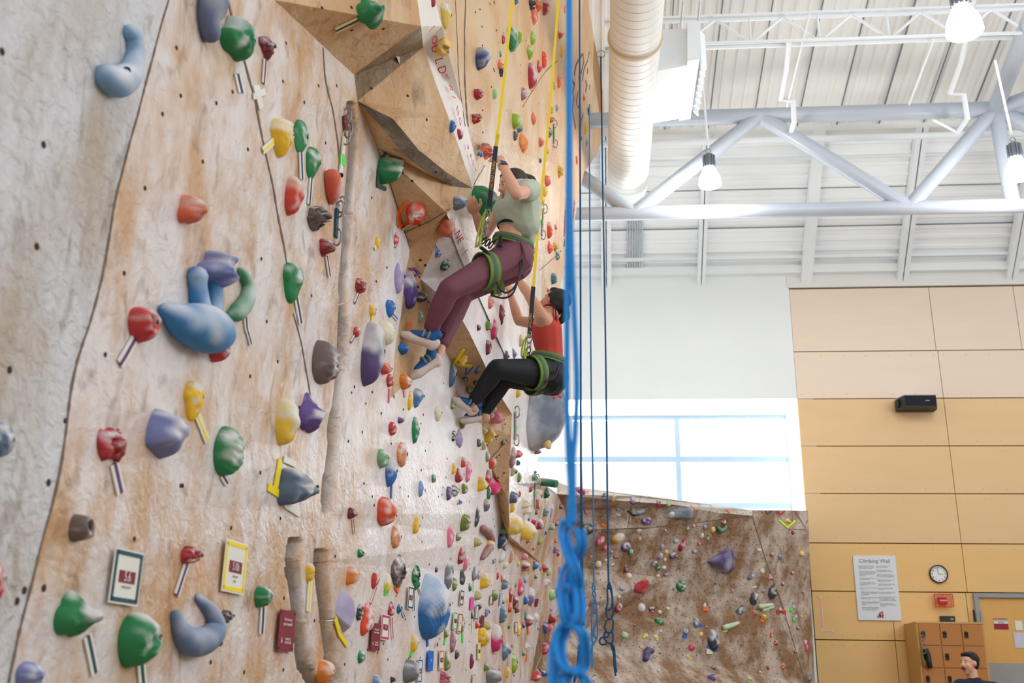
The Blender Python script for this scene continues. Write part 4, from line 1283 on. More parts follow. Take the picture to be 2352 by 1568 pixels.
# other landmarks that unlabeled holds can be described by
LAND = [(x, y, {True: '', False: ''}[False] or own) for x, y, w_, h_, c_, k, own in recs if own]
EXTRA = []   # filled with (px, py, phrase)
def short(s):
    return s
MARKS = [(651, 313, 'the yellow dome hold'), (857, 810, 'the big lilac crescent'), (886, 1174, 'the orange-red nose hold'), (995, 1393, 'the huge blue dimpled hold'), (955, 490, 'the orange-red wrinkled hold'),
 (954, 987, 'the green oval shell'), (1139, 1118, 'the magenta horn hold'), (1201, 1208, 'the two yellow balls'), (1115, 1333, 'the yellow double-bulge hold'), (1111, 1463, 'the yellow pine-cone hold'), (1143, 1465, 'the magenta clam hold'), (1264, 1110, 'the green cylinder hold'),
 (1245, 960, 'the big grey volume'), (1224, 176, 'the large deep red half-disc'), (1110, 135, 'the navy and grey dome'), (1205, 325, 'the tall orange wedge'), (1297, 501, 'the long red sausage hold'), (1178, 91, 'the green scaly hold'), (1136, 755, 'the magenta dragonfruit hold'), (1151, 957, 'the pink ribbed wing'),
 (1420, 1234, 'the yellow scoop hold'), (1555, 1180, 'the slate slab volume'), (1662, 1288, 'the big purple volume'), (1474, 1350, 'the red wedge volume'), (1564, 1345, 'the pebbled green egg'), (1637, 1470, 'the big dark shell volume'), (1485, 1505, 'the purple bracket hold'), (1035, 1231, 'the pink wedge hold'), (713, 1314, 'the yellow hold between cracks'), (1567, 1251, 'the tall crimson hold'),
 (1774, 1358, 'the two dark volumes'), (1809, 1196, 'the yellow taped corner'), (1077, 822, 'the yellow taped shell'), (1040, 290, 'the blue lip hold'), (1125, 999, 'the yellow ridge hold'), (789, 1390, 'the lilac wedge'), (1350, 150, 'the painted figure'), (1858, 1530, 'the boulder wall foot')]
used = set(r[6] for r in recs)
DIRS = [(0, 'right of'), (45, 'above right of'), (90, 'above'), (135, 'above left of'), (180, 'left of'), (225, 'below left of'), (270, 'below'), (315, 'below right of')]
NEAR = [('just', 0), ('a bit', 45), ('well', 90)]
def auto_label(r):
    x, y, w_, h_, cn, kd, own = r
    size = 'tiny' if h_ < 12 and w_ < 14 else 'small' if h_ < 22 else 'medium' if h_ < 36 else 'long'
    ms = sorted(MARKS, key=lambda m: math.hypot(m[0] - x, m[1] - y))
    for strict in (0, 1, 2):
        for m in ms[:6]:
            dx, dy = x - m[0], m[1] - y; a = math.degrees(math.atan2(dy, dx)) % 360; dist = math.hypot(dx, dy)
            if dist < 8: continue
            dn = min(DIRS, key=lambda d: min(abs(d[0] - a), 360 - abs(d[0] - a)))[1]
            nr = 'just' if dist < 32 else 'somewhat' if dist < 75 else 'well'
            txt = '%s %s %s hold %s %s %s' % (size, PAL[cn][0], SHN[kd], nr, dn, m[2])
            if txt not in used and len(txt.split()) <= 16: used.add(txt); return txt
    txt = '%s %s %s hold between %s and %s' % (size, PAL[cn][0], SHN[kd], ms[0][2], ms[1][2])
    used.add(txt); return txt
TINY = []
order = sorted(range(len(recs)), key=lambda i: -(recs[i][2] * recs[i][3] + (1e6 if recs[i][6] else 0)))
keep = set(order[:283])
for i, r in enumerate(recs):
    if i in keep and not r[6]: r[6] = auto_label(r)
    x, y, w_, h_, cn, kd, own = r
    tw = TWO.get((int(x), int(y)))
    col_ = PAL[cn][1]; two = None
    if tw: col_, two = tw
    own = r[6]; t = make_hold('climbing_hold', own, x, y, w_, h_, col_, kd, group='holds on the boulder wall' if x > 1292 and y > 1100 else 'holds on the tall climbing wall', chalk=.5 if x > 1292 or y > 850 else .42, two=two, tilt=R.uniform(-.25, .25) if kd not in ('dimple', 'face', 'leaf') else R.uniform(-.06, .06))
    if i not in keep:
        for ch in t.children:
            if ch.name.startswith('body'): TINY.append((V(t.location), ch.data))
            bpy.data.objects.remove(ch)
        bpy.data.objects.remove(t)
mb = MB(); cc_ = []
for o_, me in TINY:
    mb.add([v.co + o_ for v in me.vertices], [list(p.vertices) for p in me.polygons]); cc_ += [tuple(a.color)[:3] for a in me.attributes['col'].data]
me = meshof('small_climbing_holds', mb.v, mb.f, True); paint(me, cc_)
link('small_climbing_holds', me, hm, None, kind='stuff', label='scatter of the tiniest coloured holds across both climbing walls', category='climbing holds')
GT, GB = 'holds on the tall climbing wall', 'holds on the boulder wall'
tube_hold('climbing_hold', 'big pale blue hook-shaped hold at upper left', [(226, 176, 30), (250, 188, 37), (280, 170, 30), (296, 130, 22), (296, 92, 21), (288, 74, 19)], c(120, 160, 196), .6, .6, GT, 24, bolt_at=(246, 164, 48))
tube_hold('climbing_hold', 'grey-blue tufa hold cut by the top edge', [(472, -30, 34), (468, 10, 36), (464, 45, 27), (470, 80, 24)], c(92, 104, 136), .6, .3, GT, 20, bolt_at=(478, 6, 40))
tube_hold('climbing_hold', 'big blue hold with two upright prongs on left wall', [(370, 712, 18), (398, 738, 42), (440, 756, 56), (478, 768, 42), (492, 794, 16)], c(52, 128, 186), .6, .45, GT, 24, bolt_at=(467, 745, 52), parts=[[(452, 740, 27), (444, 690, 24), (440, 655, 23), (438, 634, 26)], [(476, 740, 24), (480, 695, 20), (482, 660, 20), (482, 642, 26)]])
tube_hold('climbing_hold', 'green crescent hold behind the lavender star hold', [(548, 622, 10), (562, 655, 16), (556, 690, 19), (534, 718, 21), (522, 724, 12)], c(70, 140, 100), .6, .4, GT, 16)
tube_hold('climbing_hold', 'slate blue horseshoe hold at lower left', [(448, 1372, 10), (474, 1405, 18), (480, 1445, 26), (452, 1470, 32), (420, 1472, 32), (402, 1445, 22), (396, 1412, 14)], c(100, 122, 158), .6, .35, GT, 20, bolt_at=(484, 1476, 22))
tube_hold('climbing_hold', 'coral pipe-shaped hold with open top', [(749, 405, 20), (751, 425, 20), (754, 448, 17), (757, 464, 8)], c(212, 92, 66), .7, .4, GT, 18, bolt_at=(755, 404, 30))
tube_hold('climbing_hold', 'mauve arched tube hold low on the ridge', [(1104, 1212, 9), (1118, 1226, 9), (1122, 1246, 9), (1112, 1264, 9), (1104, 1280, 6)], c(162, 108, 102), .8, .2, GT, 14)
tube_hold('climbing_hold', 'purple bracket-shaped hold low on the boulder wall', [(1480, 1518, 7), (1484, 1502, 8), (1486, 1492, 7), (1496, 1494, 5)], c(66, 54, 116), 1, .1, GB, 12)
tube_hold('climbing_hold', 'green arch hold on the boulder wall above the purple volume', [(1647, 1210, 4.5), (1652, 1216, 5), (1659, 1214, 5), (1664, 1208, 4.5)], c(24, 128, 90), 1, .2, GB, 10)
tube_hold('climbing_hold', 'pale green tubular hold left of the dark bone hold', [(1660, 1440, 6), (1675, 1436, 6), (1693, 1430, 4)], c(186, 206, 178), 1, .4, GB, 12)
tube_hold('climbing_hold', 'pale green double tube hold with yellow tag', [(1742, 1392, 6), (1757, 1390, 5), (1772, 1387, 3.5)], c(196, 216, 180), 1, .4, GB, 12, parts=[[(1750, 1401, 4), (1762, 1397, 3.5), (1774, 1393, 3)]])
# green cylinder
def volume(name, label, rim, apex, colr, grp, depth_px, top=None, chalk=.3, seg=6):
    """faceted or domed volume: rim outline on the wall rising to apex points"""
    hs = [hit(x, y) for x, y in rim]; n = hs[0][1]; o = sum((h for h, _ in hs), V()) / len(hs); m = mpp(o)
    t = thing(name, label, 'climbing volume', o, grp)
    ax, ay, d = apex; tp = [ (onplane(x, y, o + n * dd * m, n)) for x, y, dd in top] if top else None
    mb = MB(); k = len(rim); bm = bmesh.new()
    bv = [bm.verts.new(h - n * .02 - o) for h, _ in hs]; tv = [bm.verts.new(q - o) for q in (tp or [onplane(ax, ay, o + n * d * m, n)])]
    bmesh.ops.convex_hull(bm, input=bm.verts)
    bmesh.ops.triangulate(bm, faces=bm.faces)
    bmesh.ops.bevel(bm, geom=bm.edges[:], offset=m * 1.5, segments=2, affect='EDGES')
    bmesh.ops.subdivide_edges(bm, edges=[e for e in bm.edges if e.calc_length() > m * 12], cuts=5, use_grid_fill=True)
    me = bpy.data.meshes.new('body'); bm.to_mesh(me); bm.free()
    cols = []
    for v in me.vertices:
        f = noise.fractal((v.co + o) * 7, 1, 2, 4); ck = max(0, min(.8, (.45 + f) * chalk)); cols.append(V(colr[:3]) * (1 - ck) + WHITE * ck)
    me.polygons.foreach_set('use_smooth', [True] * len(me.polygons)); 
    try: me.set_sharp_from_angle(angle=math.radians(25))
    except Exception: pass
    paint(me, cols); link('body', me, hm, t)
    return t, o, n, m
t, o, n, m = volume('climbing_volume', 'big purple shield-shaped volume on the boulder wall', [(1622, 1291), (1678, 1252), (1690, 1275), (1692, 1300), (1682, 1318), (1664, 1322), (1640, 1310)], (0, 0, 0), c(92, 78, 140), GB, 0, top=[(1652, 1290, 20), (1670, 1268, 20), (1684, 1290, 18), (1670, 1308, 18)], chalk=.5)
t, o, n, m = volume('climbing_volume', 'red wedge volume with a white edge on the boulder wall', [(1452, 1364), (1459, 1342), (1478, 1331), (1495, 1332), (1494, 1352), (1486, 1367)], (0, 0, 0), c(196, 50, 62), GB, 0, top=[(1464, 1352, 14), (1486, 1342, 14), (1478, 1360, 12)], chalk=.35)
t, o, n, m = volume('climbing_volume', 'long slate slab volume with cream hold near the lip', [(1503, 1184), (1520, 1166), (1596, 1166), (1592, 1194), (1530, 1191)], (0, 0, 0), c(108, 128, 146), GB, 0, top=[(1524, 1170, 7), (1592, 1170, 8), (1588, 1190, 8), (1530, 1188, 7)], chalk=.5)
t, o, n, m = volume('climbing_volume', 'lilac wedge volume with grey underside and yellow tape', [(762, 1396), (781, 1336), (797, 1350), (800, 1430), (790, 1460)], (0, 0, 0), c(160, 148, 192), GT, 0, top=[(812, 1378, 22), (818, 1408, 26), (806, 1440, 20)], chalk=.3)
# the big grey volume bulging from the wall edge
gv = thing('climbing_volume', 'big rounded grey boulder volume under the lower climber', 'climbing volume', P(1215, 965, .4), GT)
o = gv.location; bm = bmesh.new()
outl = [(1196, 895), (1225, 880), (1262, 872), (1290, 890), (1302, 930), (1300, 968), (1286, 1000), (1262, 1024), (1225, 1034), (1186, 1036), (1184, 990), (1188, 940)]
for x, y in outl:
    for d in (-.06, .10): 
        h = P(min(x, 1240 if y > 900 else 1262), y, .36); nn_ = (P(1240, 960, .36) - CAM).normalized()
        q_ = onplane(x, y, P(1232, 960, .38) + V((.12, 0, 0)), V((.35, -1, 0)).normalized()); bm.verts.new(q_ + V((.1, -1, 0)).normalized() * d - o)
for x, y in [(1220, 920), (1250, 900), (1275, 930), (1280, 965), (1262, 1000), (1225, 1010), (1210, 970), (1245, 960)]:
    q_ = onplane(x, y, P(1232, 960, .38) + V((.12, 0, 0)), V((.35, -1, 0)).normalized()); bm.verts.new(q_ - V((-.1, 1, 0)).normalized() * .2 - o)
bmesh.ops.convex_hull(bm, input=bm.verts); me = bpy.data.meshes.new('body'); bm.to_mesh(me); bm.free()
to = bpy.data.objects.new('tmp', me); COL.objects.link(to)
for tp_, kw in (('REMESH', dict(mode='VOXEL', voxel_size=.016)), ('SMOOTH', dict(iterations=25, factor=.5))):
    md = to.modifiers.new(tp_, tp_)
    for k, v in kw.items(): setattr(md, k, v)
me = bpy.data.meshes.new_from_object(to.evaluated_get(bpy.context.evaluated_depsgraph_get())); bpy.data.objects.remove(to)
me.polygons.foreach_set('use_smooth', [True] * len(me.polygons)); me.materials.clear()
cols = []
for v in me.vertices:
    f = noise.fractal((v.co + o) * 4, 1, 2, 5); v.co += v.normal * f * .006; k = max(0, min(.6, .25 + f * .6)); cols.append(V(c(112, 122, 140)[:3]) * (1 - k) + WHITE * k)
paint(me, cols); link('body', me, hm, gv)
k0_ = len(BV); BV.extend([v.co + o for v in me.vertices]); BF.extend([[k0_ + i for i in p_.vertices] for p_ in me.polygons]); bvh = BVHTree.FromPolygons(BV, BF)
make_hold('climbing_hold', 'pale yellow hold under the big grey volume', 1262, 1018, 20, 20, c(232, 186, 90), 'dome', group=GT)
make_hold('climbing_hold', 'yellow hold on top of the grey volume under climber', 1240, 900, 22, 14, PAL['yellow'][1], 'dome', group=GT)
h, n = hit(1243, 1110); tcy = thing('climbing_hold', 'green cylinder hold standing straight out at the far wall edge', 'climbing hold', h, GT)
a_ = onplane(1250, 1107, h, V((0, -1, 0))); b_2 = onplane(1279, 1111, h + V((0, -.05, 0)), V((0, -1, 0))); r_ = 9 * mpp(h)
mb = MB().lathe(a_ - (b_2 - a_) * .3, b_2 - a_, [(0, r_), ((b_2 - a_).length * 1.25, r_ * .98), ((b_2 - a_).length * 1.3, r_ * .9)], 24)
me = meshof('body', [v - h for v in mb.v], mb.f); me.polygons.foreach_set('use_smooth', [True] * len(me.polygons)); me.set_sharp_from_angle(angle=math.radians(40)); paint(me, [V(c(44, 138, 104)[:3]) * .7 + WHITE * max(0, .3 * ((v.co.z) / r_)) for v in me.vertices]); link('body', me, hm, tcy)
# ------------------------------------------------------------------ tapes, tags and lettering on the walls
TM = {k: mat('tape_' + k, col_, .6, var=.04, bump=.05) for k, col_ in dict(white=c(232, 230, 222), navy=c(44, 60, 100), purple=c(96, 56, 116), yellow=c(246, 220, 40), teal=c(36, 80, 92), crimson=c(206, 40, 84), red=c(214, 50, 50), orange=c(250, 120, 50), green=c(90, 230, 90),
      blue=c(30, 110, 210), pink=c(245, 120, 150), hotpink=c(250, 90, 170), black=c(30, 34, 42), maroon=c(132, 40, 58), dgreen=c(50, 84, 80), cream=c(232, 220, 160), grey=c(120, 120, 120), salmon=c(250, 160, 140), lime=c(220, 250, 60), violet=c(110, 70, 150), silver=c(170, 172, 176)).items()}
def tape(pts, w_, colr, label, stripe=None, cat='tape', name='tape_strip', grp='route tape stuck on the walls'):
    mb = MB(); ribbon(mb, pts, w_ * 1.1, .006); h = hit(*pts[0])[0]
    if stripe:
        t = thing(name, label, cat, h, grp); mb.build('strip', TM[colr], t)
        m2 = MB(); ribbon(m2, pts, w_ * .38, .0078); m2.build('stripe', TM[stripe], t)
    else:
        o = mb.build(name, TM[colr], None, origin=h); o['label'] = label; o['category'] = cat; o['group'] = grp
TAPES = [([(543, 170), (552, 214)], 12, 'white', 'white tape with navy stripe hanging from the dusty lobed hold', 'navy'), ([(607, 138), (604, 192)], 9, 'white', 'white tape with maroon stripe below the maroon rock hold', 'maroon'),
 ([(579, 222), (607, 210)], 13, 'white', 'short arm of the white tape cross, sloping up'), ([(586, 196), (598, 248)], 13, 'white', 'long arm of the white tape cross near the top'),
 ([(600, 347), (628, 323)], 15, 'white', 'white and yellow tape left of the yellow dome hold', 'yellow'), ([(687, 350), (691, 412)], 8, 'white', 'navy striped tape under the green teardrop beside yellow dome', 'navy'), ([(712, 408), (709, 470)], 8, 'white', 'navy striped tape under the lower green teardrop', 'navy'),
 ([(746, 588), (754, 634)], 7, 'white', 'purple striped tape below the small crimson rock hold', 'purple'), ([(677, 682), (688, 742)], 11, 'white', 'navy striped tape below the knobbed green teardrop', 'navy'), ([(308, 778), (272, 836)], 20, 'white', 'wide purple striped tape below the red pocket hold', 'purple'),
 ([(256, 1064), (272, 1132)], 20, 'white', 'wide purple striped tape below the chalky red craggy hold', 'purple'), ([(450, 950), (475, 1012)], 15, 'white', 'yellow striped tape below the dusty yellow shell hold', 'yellow'), ([(508, 1090), (520, 1110)], 14, 'white', 'short navy striped tape under the carved green hold', 'navy'),
 ([(430, 1286), (402, 1366)], 13, 'white', 'purple striped tape below the small red hold by the tags', 'purple'), ([(198, 1460), (214, 1545)], 20, 'white', 'wide teal striped tape under the green wing hold', 'teal'), ([(320, 1520), (330, 1600)], 20, 'white', 'wide teal striped tape under the bulging green hold', 'teal'),
 ([(600, 1394), (599, 1455)], 10, 'white', 'navy striped tape below the small ribbed green hold', 'navy'), ([(561, 728), (562, 752), (573, 790)], 8, 'white', 'curled navy striped tape below the green crescent', 'navy'), ([(640, 1056), (628, 1124)], 10, 'yellow', 'upright yellow tape left of the blue-grey bulging hold'),
 ([(613, 1118), (641, 1138)], 16, 'yellow', 'short yellow tape foot left of the blue-grey bulging hold'), ([(648, 1054), (676, 1066)], 13, 'white', 'white flap of tape above the blue-grey bulging hold'), ([(644, 1112), (650, 1160), (682, 1180)], 14, 'white', 'loose white tape under the blue-grey bulging hold'),
 ([(711, 1334), (706, 1404)], 8, 'white', 'yellow striped tape between the two wide cracks', 'yellow'), ([(768, 1420), (778, 1455), (796, 1482)], 10, 'yellow', 'yellow tape curling under the lilac wedge volume'), ([(823, 672), (813, 696)], 7, 'white', 'purple striped tape below the crimson rock on middle panel', 'purple'),
 ([(857, 572), (865, 561)], 8, 'white', 'tiny yellow striped tape beside the small yellow shell', 'yellow'), ([(904, 568), (908, 552)], 5, 'white', 'tiny red striped tape beside the small red shell', 'red'), ([(899, 720), (911, 732)], 9, 'white', 'blue striped tape under the small blue teardrop', 'blue'),
 ([(854, 724), (852, 756)], 4, 'yellow', 'thin yellow tape under the small yellow block'), ([(813, 772), (805, 786)], 6, 'white', 'tiny striped tape beside the small red dome', 'purple'), ([(770, 68), (820, 44)], 10, 'cream', 'cream and navy tape left of the dark green shell hold', 'navy'),
 ([(932, 461), (914, 488), (911, 520)], 7, 'orange', 'upper orange tape arm left of the orange-red wrinkled hold'), ([(911, 520), (943, 507)], 7, 'orange', 'lower orange tape arm under the orange-red wrinkled hold'), ([(882, 350), (866, 384), (865, 426)], 7, 'dgreen', 'dark tape running down left of the sculpted green jug'),
 ([(862, 425), (883, 434)], 8, 'dgreen', 'short dark tape foot below the sculpted green jug'), ([(784, 358), (784, 378)], 10, 'green', 'neon green tape mark on the quickdraw line'), ([(1065, 800), (1041, 834)], 6, 'yellow', 'upper yellow arm of the tape corner round the yellow shell'),
 ([(1041, 834), (1082, 839)], 6, 'yellow', 'lower yellow arm of the tape corner round the yellow shell'), ([(937, 618), (950, 618), (962, 628)], 5, 'violet', 'purple tape above the purple shell in the recess'), ([(951, 634), (961, 626)], 5, 'violet', 'second short purple tape above the purple shell'), ([(982, 694), (986, 706)], 8, 'white', 'blue striped tape under the dark grey carved hold', 'blue'),
 ([(1004, 574), (1000, 562)], 5, 'white', 'tiny blue striped tape above the small blue dome', 'blue'), ([(893, 892), (891, 926)], 2.2, 'pink', 'thin pink tape line below the small red pocket'), ([(928, 896), (929, 912)], 3, 'salmon', 'thin salmon tape under the white-cracked orange hold'), ([(899, 1114), (898, 1145)], 2, 'blue', 'thin blue tape under the blue and white shell'),
 ([(810, 1192), (813, 1226)], 4, 'white', 'thin striped tape below the maroon rock low on chalky panel', 'maroon'), ([(862, 1348), (849, 1386)], 5, 'white', 'red striped tape under the small red teardrop', 'red'), ([(900, 1418), (901, 1466)], 4, 'white', 'long red striped tape below the crimson fin', 'crimson'),
 ([(923, 1406), (928, 1416)], 6, 'white', 'short blue striped tape under the small blue rock', 'blue'), ([(886, 1342), (885, 1366)], 8, 'green', 'neon green tape below the cream and yellow shell'), ([(905, 1342), (914, 1356)], 14, 'orange', 'orange tape below the spotted brown rock'), ([(948, 1352), (949, 1402)], 2.5, 'white', 'left thin tape leg below the chalky green craggy hold', 'navy'),
 ([(957, 1348), (962, 1366)], 3, 'white', 'right thin tape leg below the chalky green craggy hold', 'navy'), ([(945, 1495), (941, 1508)], 6, 'green', 'neon green tape under the yellow and cream shell'), ([(981, 1466), (981, 1484)], 3.5, 'blue', 'thin blue tape below the huge dimpled hold'), ([(1022, 1462), (1019, 1480)], 2.5, 'green', 'thin green tape below an olive hold'),
 ([(1060, 1448), (1060, 1476)], 2.5, 'green', 'thin green tape under the olive cobbled hold'), ([(1083, 1420), (1083, 1452)], 1.6, 'white', 'thin white tape under the tiny dark dome'), ([(1088, 1334), (1087, 1358)], 3, 'white', 'white tape under the dark grey fin'), ([(1132, 1492), (1133, 1500)], 4, 'orange', 'orange tape under the magenta clam'),
 ([(1131, 1378), (1131, 1388)], 4, 'orange', 'orange tape under the olive dome beside small tags'), ([(1210, 1436), (1211, 1456)], 3.5, 'orange', 'orange tape under the maroon and white dome'), ([(1208, 1502), (1207, 1518)], 3, 'orange', 'orange tape under the white rock hold'), ([(1219, 1386), (1220, 1392)], 4, 'orange', 'orange tape under the white lilac shell'),
 ([(1271, 899), (1289, 912)], 5, 'red', 'red tape stroke falling right on the grey volume'), ([(1272, 914), (1290, 899)], 5, 'red', 'red tape stroke rising right on the grey volume'),
 ([(1318, 1128), (1332, 1143)], 3, 'salmon', 'left salmon tape arm under the striped crimson scoop'), ([(1332, 1143), (1352, 1126)], 3, 'salmon', 'right salmon tape arm under the striped crimson scoop'), ([(1383, 1145), (1387, 1150), (1393, 1144)], 2, 'blue', 'small blue tape V under the blue lip hold'),
 ([(1404, 1144), (1409, 1151), (1415, 1145)], 2, 'yellow', 'small yellow tape V on the pale lip'), ([(1445, 1150), (1452, 1158), (1468, 1152)], 2, 'violet', 'small purple tape V on the pale lip'), ([(1508, 1160), (1512, 1166), (1524, 1162)], 2.5, 'crimson', 'small crimson tape V on the pale lip'), ([(1586, 1160), (1596, 1170), (1605, 1161)], 3, 'salmon', 'salmon tape V in the middle of the pale lip'),
 ([(1668, 1169), (1675, 1177), (1680, 1167)], 3, 'salmon', 'salmon tape V at the right of the pale lip'), ([(1757, 1173), (1763, 1180), (1772, 1172)], 2.5, 'teal', 'dark blue tape V at the top right of boulder wall'), ([(1784, 1174), (1793, 1181), (1802, 1173)], 2.5, 'crimson', 'crimson tape V at the top right of boulder wall'),
 ([(1790, 1194), (1808, 1211), (1826, 1195)], 4, 'lime', 'big neon yellow tape V around the orange and cream hold'), ([(1441, 1172), (1454, 1184), (1475, 1178)], 3, 'black', 'dark tape arms below the dark blade hold'), ([(1381, 1204), (1390, 1209)], 5, 'orange', 'orange tape beside the small orange-red rock'),
 ([(1614, 1396), (1626, 1399)], 9, 'orange', 'orange tag below the white spike hold'), ([(1567, 1461), (1577, 1461)], 6, 'blue', 'small blue tag below the lower slate shell'), ([(1607, 1432), (1609, 1439)], 6, 'blue', 'small blue tag below the upper slate shell'), ([(1660, 1449), (1670, 1446)], 6, 'lime', 'neon yellow tag below the long pale tube hold'),
 ([(1758, 1402), (1766, 1401)], 7, 'lime', 'neon yellow tag on the double pale tube hold'), ([(1814, 1397), (1820, 1401)], 8, 'green', 'neon green tag beside the upper lilac dome'), ([(1820, 1420), (1828, 1424)], 8, 'green', 'neon green tag beside the lower lilac dome'), ([(1783, 1405), (1790, 1405)], 8, 'red', 'red tape left under the crimson lobed hold'), ([(1798, 1405), (1804, 1405)], 8, 'red', 'red tape right under the crimson lobed hold'),
 ([(1746, 1422), (1754, 1427)], 6, 'orange', 'orange tag under the yellow rock hold'), ([(1623, 1484), (1631, 1487)], 7, 'blue', 'left blue tag under the big dark shell'), ([(1638, 1492), (1648, 1492)], 6, 'blue', 'right blue tag under the big dark shell'), ([(1622, 1495), (1636, 1495)], 11, 'white', 'white paper tag under the big dark shell'),
 ([(1477, 1458), (1482, 1462)], 9, 'yellow', 'left small yellow tape patch low on boulder wall'), ([(1506, 1464), (1511, 1467)], 8, 'yellow', 'right small yellow tape patch low on boulder wall'), ([(1493, 1403), (1500, 1404)], 6, 'red', 'red tape under the dark grey dome on boulder wall')]
for a in TAPES: tape(*a)
def placard(px, py, w_, h_, frm, inner, text, label, fs=.5, lines=None, skew=0):
    h, n, u, up = frame_at(px, py); d = (h - CAM).normalized(); sa = max(.15, abs(d.dot(n))) if px < 1290 else 1
    m = mpp(h); W = w_ * m / 2 / sa; Hh = h_ * m / 2
    if px < 1290: W = min(W, Hh * 1.0)
    t = thing('route_tag', label, 'sign', h, 'tags taped on the climbing wall'); n2 = n
    o = h + n * .014
    MB().obox(o, u, up, n, W, Hh, .0015).build('sheet', TM['white'] if inner != 'solid' else TM[frm], t)
    if inner != 'solid' and frm:
        b = min(W, Hh) * .16
        for s in (-1, 1):
            MB().obox(o + up * (Hh * .93 - b / 2) * s + n * .002, u, up, n, W * .92, b / 2, .001).build('tape_border', TM[frm], t)
            MB().obox(o + u * (W * .93 - b / 2) * s + n * .002, u, up, n, b / 2, Hh * .88, .001).build('tape_border', TM[frm], t)
    if inner and inner != 'solid': MB().obox(o + n * .0025, u, up, n, W * .55, Hh * .22, .001).build('grade_box', TM[inner], t)
    if text:
        for (tx, yy, sz, cm, sq) in text: lettering(tx, o + up * Hh * yy + n * .004, u, up, sz * Hh, TM[cm], t, squash=sq)
    return t
placard(281, 1325, 92, 122, 'teal', 'maroon', [('5.6', 0, .50, 'white', .75), ('orange squeeze', -.36, .13, 'grey', .8)], 'large white tag reading 5.6 in a teal tape frame')
placard(532, 1302, 58, 116, 'yellow', 'maroon', [('5.10b', 0, .42, 'white', .62), ('route notes', -.36, .13, 'grey', .8), ('set by', -.55, .13, 'grey', .8)], 'white tag reading 5.10b in a yellow tape frame')
sign_t = [('Are you sure', .55, .24, 'white', .75), ("you're connected?", .32, .24, 'white', .62), ('6', -.48, .62, 'white', .7), ('UNIVERSITY', -.36, .16, 'white', .9), ('RECREATION', -.58, .16, 'white', .9)]
def maroon_sign(px, py, w_, h_, label):
    tt_ = [(a, b, c_, d, e) for a, b, c_, d, e in sign_t]
    t = placard(px, py, w_, h_, 'maroon', 'solid', tt_[:2], label)
    h, n, u, up = frame_at(px, py); Hh = h_ * mpp(h) / 2; o = h + n * .014; W = Hh * .9
    sa = abs((h - CAM).normalized().dot(n)); W = min(w_ * mpp(h) / 2 / sa, Hh)
    lettering('6', o - u * W * .6 - up * Hh * .5 + n * .003, u, up, .42 * Hh, TM['white'], t)
    lettering('UNIVERSITY\nRECREATION', o + u * W * .2 - up * Hh * .5 + n * .003, u, up, .17 * Hh, TM['white'], t, squash=.8)
    for a in (-1, 1):
        for b in (-1, 1): MB().lathe(o + u * W * .86 * a + up * Hh * .86 * b, n, [(0, .006), (.004, .004)], 8).build('rivet', TM['black'], t)
maroon_sign(651, 1448, 44, 90, 'larger maroon safety sign left of the wide brown crack')
maroon_sign(857, 1462, 22, 60, 'smaller maroon safety sign beside the shaggy coral hold')
placard(879, 1440, 20, 56, 'crimson', 'maroon', [('5.7+', 0, .36, 'white', .6)], 'red framed tag reading 5.7+ beside the maroon sign')
placard(938, 1372, 12, 50, 'teal', 'maroon', [('5.7', 0, .38, 'white', .6)], 'teal framed tag left of the chalky green craggy hold')
placard(959, 1540, 10, 52, 'blue', 'maroon', [('5.9', 0, .36, 'white', .6)], 'blue framed tag right of the grooved scoop')
placard(984, 1517, 12, 44, 'blue', 'solid', [('V5', 0, .5, 'white', .7)], 'solid blue tag reading V5 below the dimpled hold')
placard(1009, 1515, 10, 44, 'orange', 'maroon', [('5.10+', 0, .3, 'white', .6)], 'orange framed tag right of the blue V5 tag')
placard(1041, 1425, 9, 40, 'green', 'maroon', None, 'neon green framed tag right of the huge blue dimpled hold')
placard(1052, 1430, 9, 44, 'red', None, [('5.8', 0, .3, 'black', .6)], 'red framed tag right of the neon green framed one')
placard(1056, 1372, 8, 34, 'navy', 'maroon', None, 'navy framed tag under the slim pocketed dark grey hold')
placard(1080, 1385, 9, 28, 'hotpink', 'solid', [('1', 0, .5, 'maroon', .7)], 'hot pink tag among the small holds')
placard(1091, 1405, 6, 34, 'black', None, None, 'slim white tag right of the hot pink tag')
placard(1096, 1495, 6, 36, 'yellow', 'maroon', None, 'slim yellow framed tag left of the yellow pine-cone hold')
placard(1084, 1560, 6, 24, 'orange', None, None, 'orange framed tag at the bottom below the maroon shell')
placard(1147, 1375, 4, 28, 'blue', None, None, 'very slim blue and white tag right of the olive dome')
placard(1104, 1427, 7, 28, 'maroon', 'solid', None, 'small far maroon sign left of the olive dome')
placard(1182, 1440, 5, 26, 'crimson', None, None, 'very slim white and red tag in the dense small holds')
placard(1124, 1377, 6, 22, 'navy', None, None, 'tiny blue and white tag left of the olive dome')
placard(1230, 1383, 7, 18, 'maroon', 'solid', None, 'small brown tag near the far corner of the tall wall')
placard(1000, 1480, 10, 8, 'maroon', 'solid', None, 'maroon sign corner peeking out below the dimpled hold')
placard(1268, 928, 1, 1, 'silver', 'solid', None, 'tiny silver plate on the grey volume')
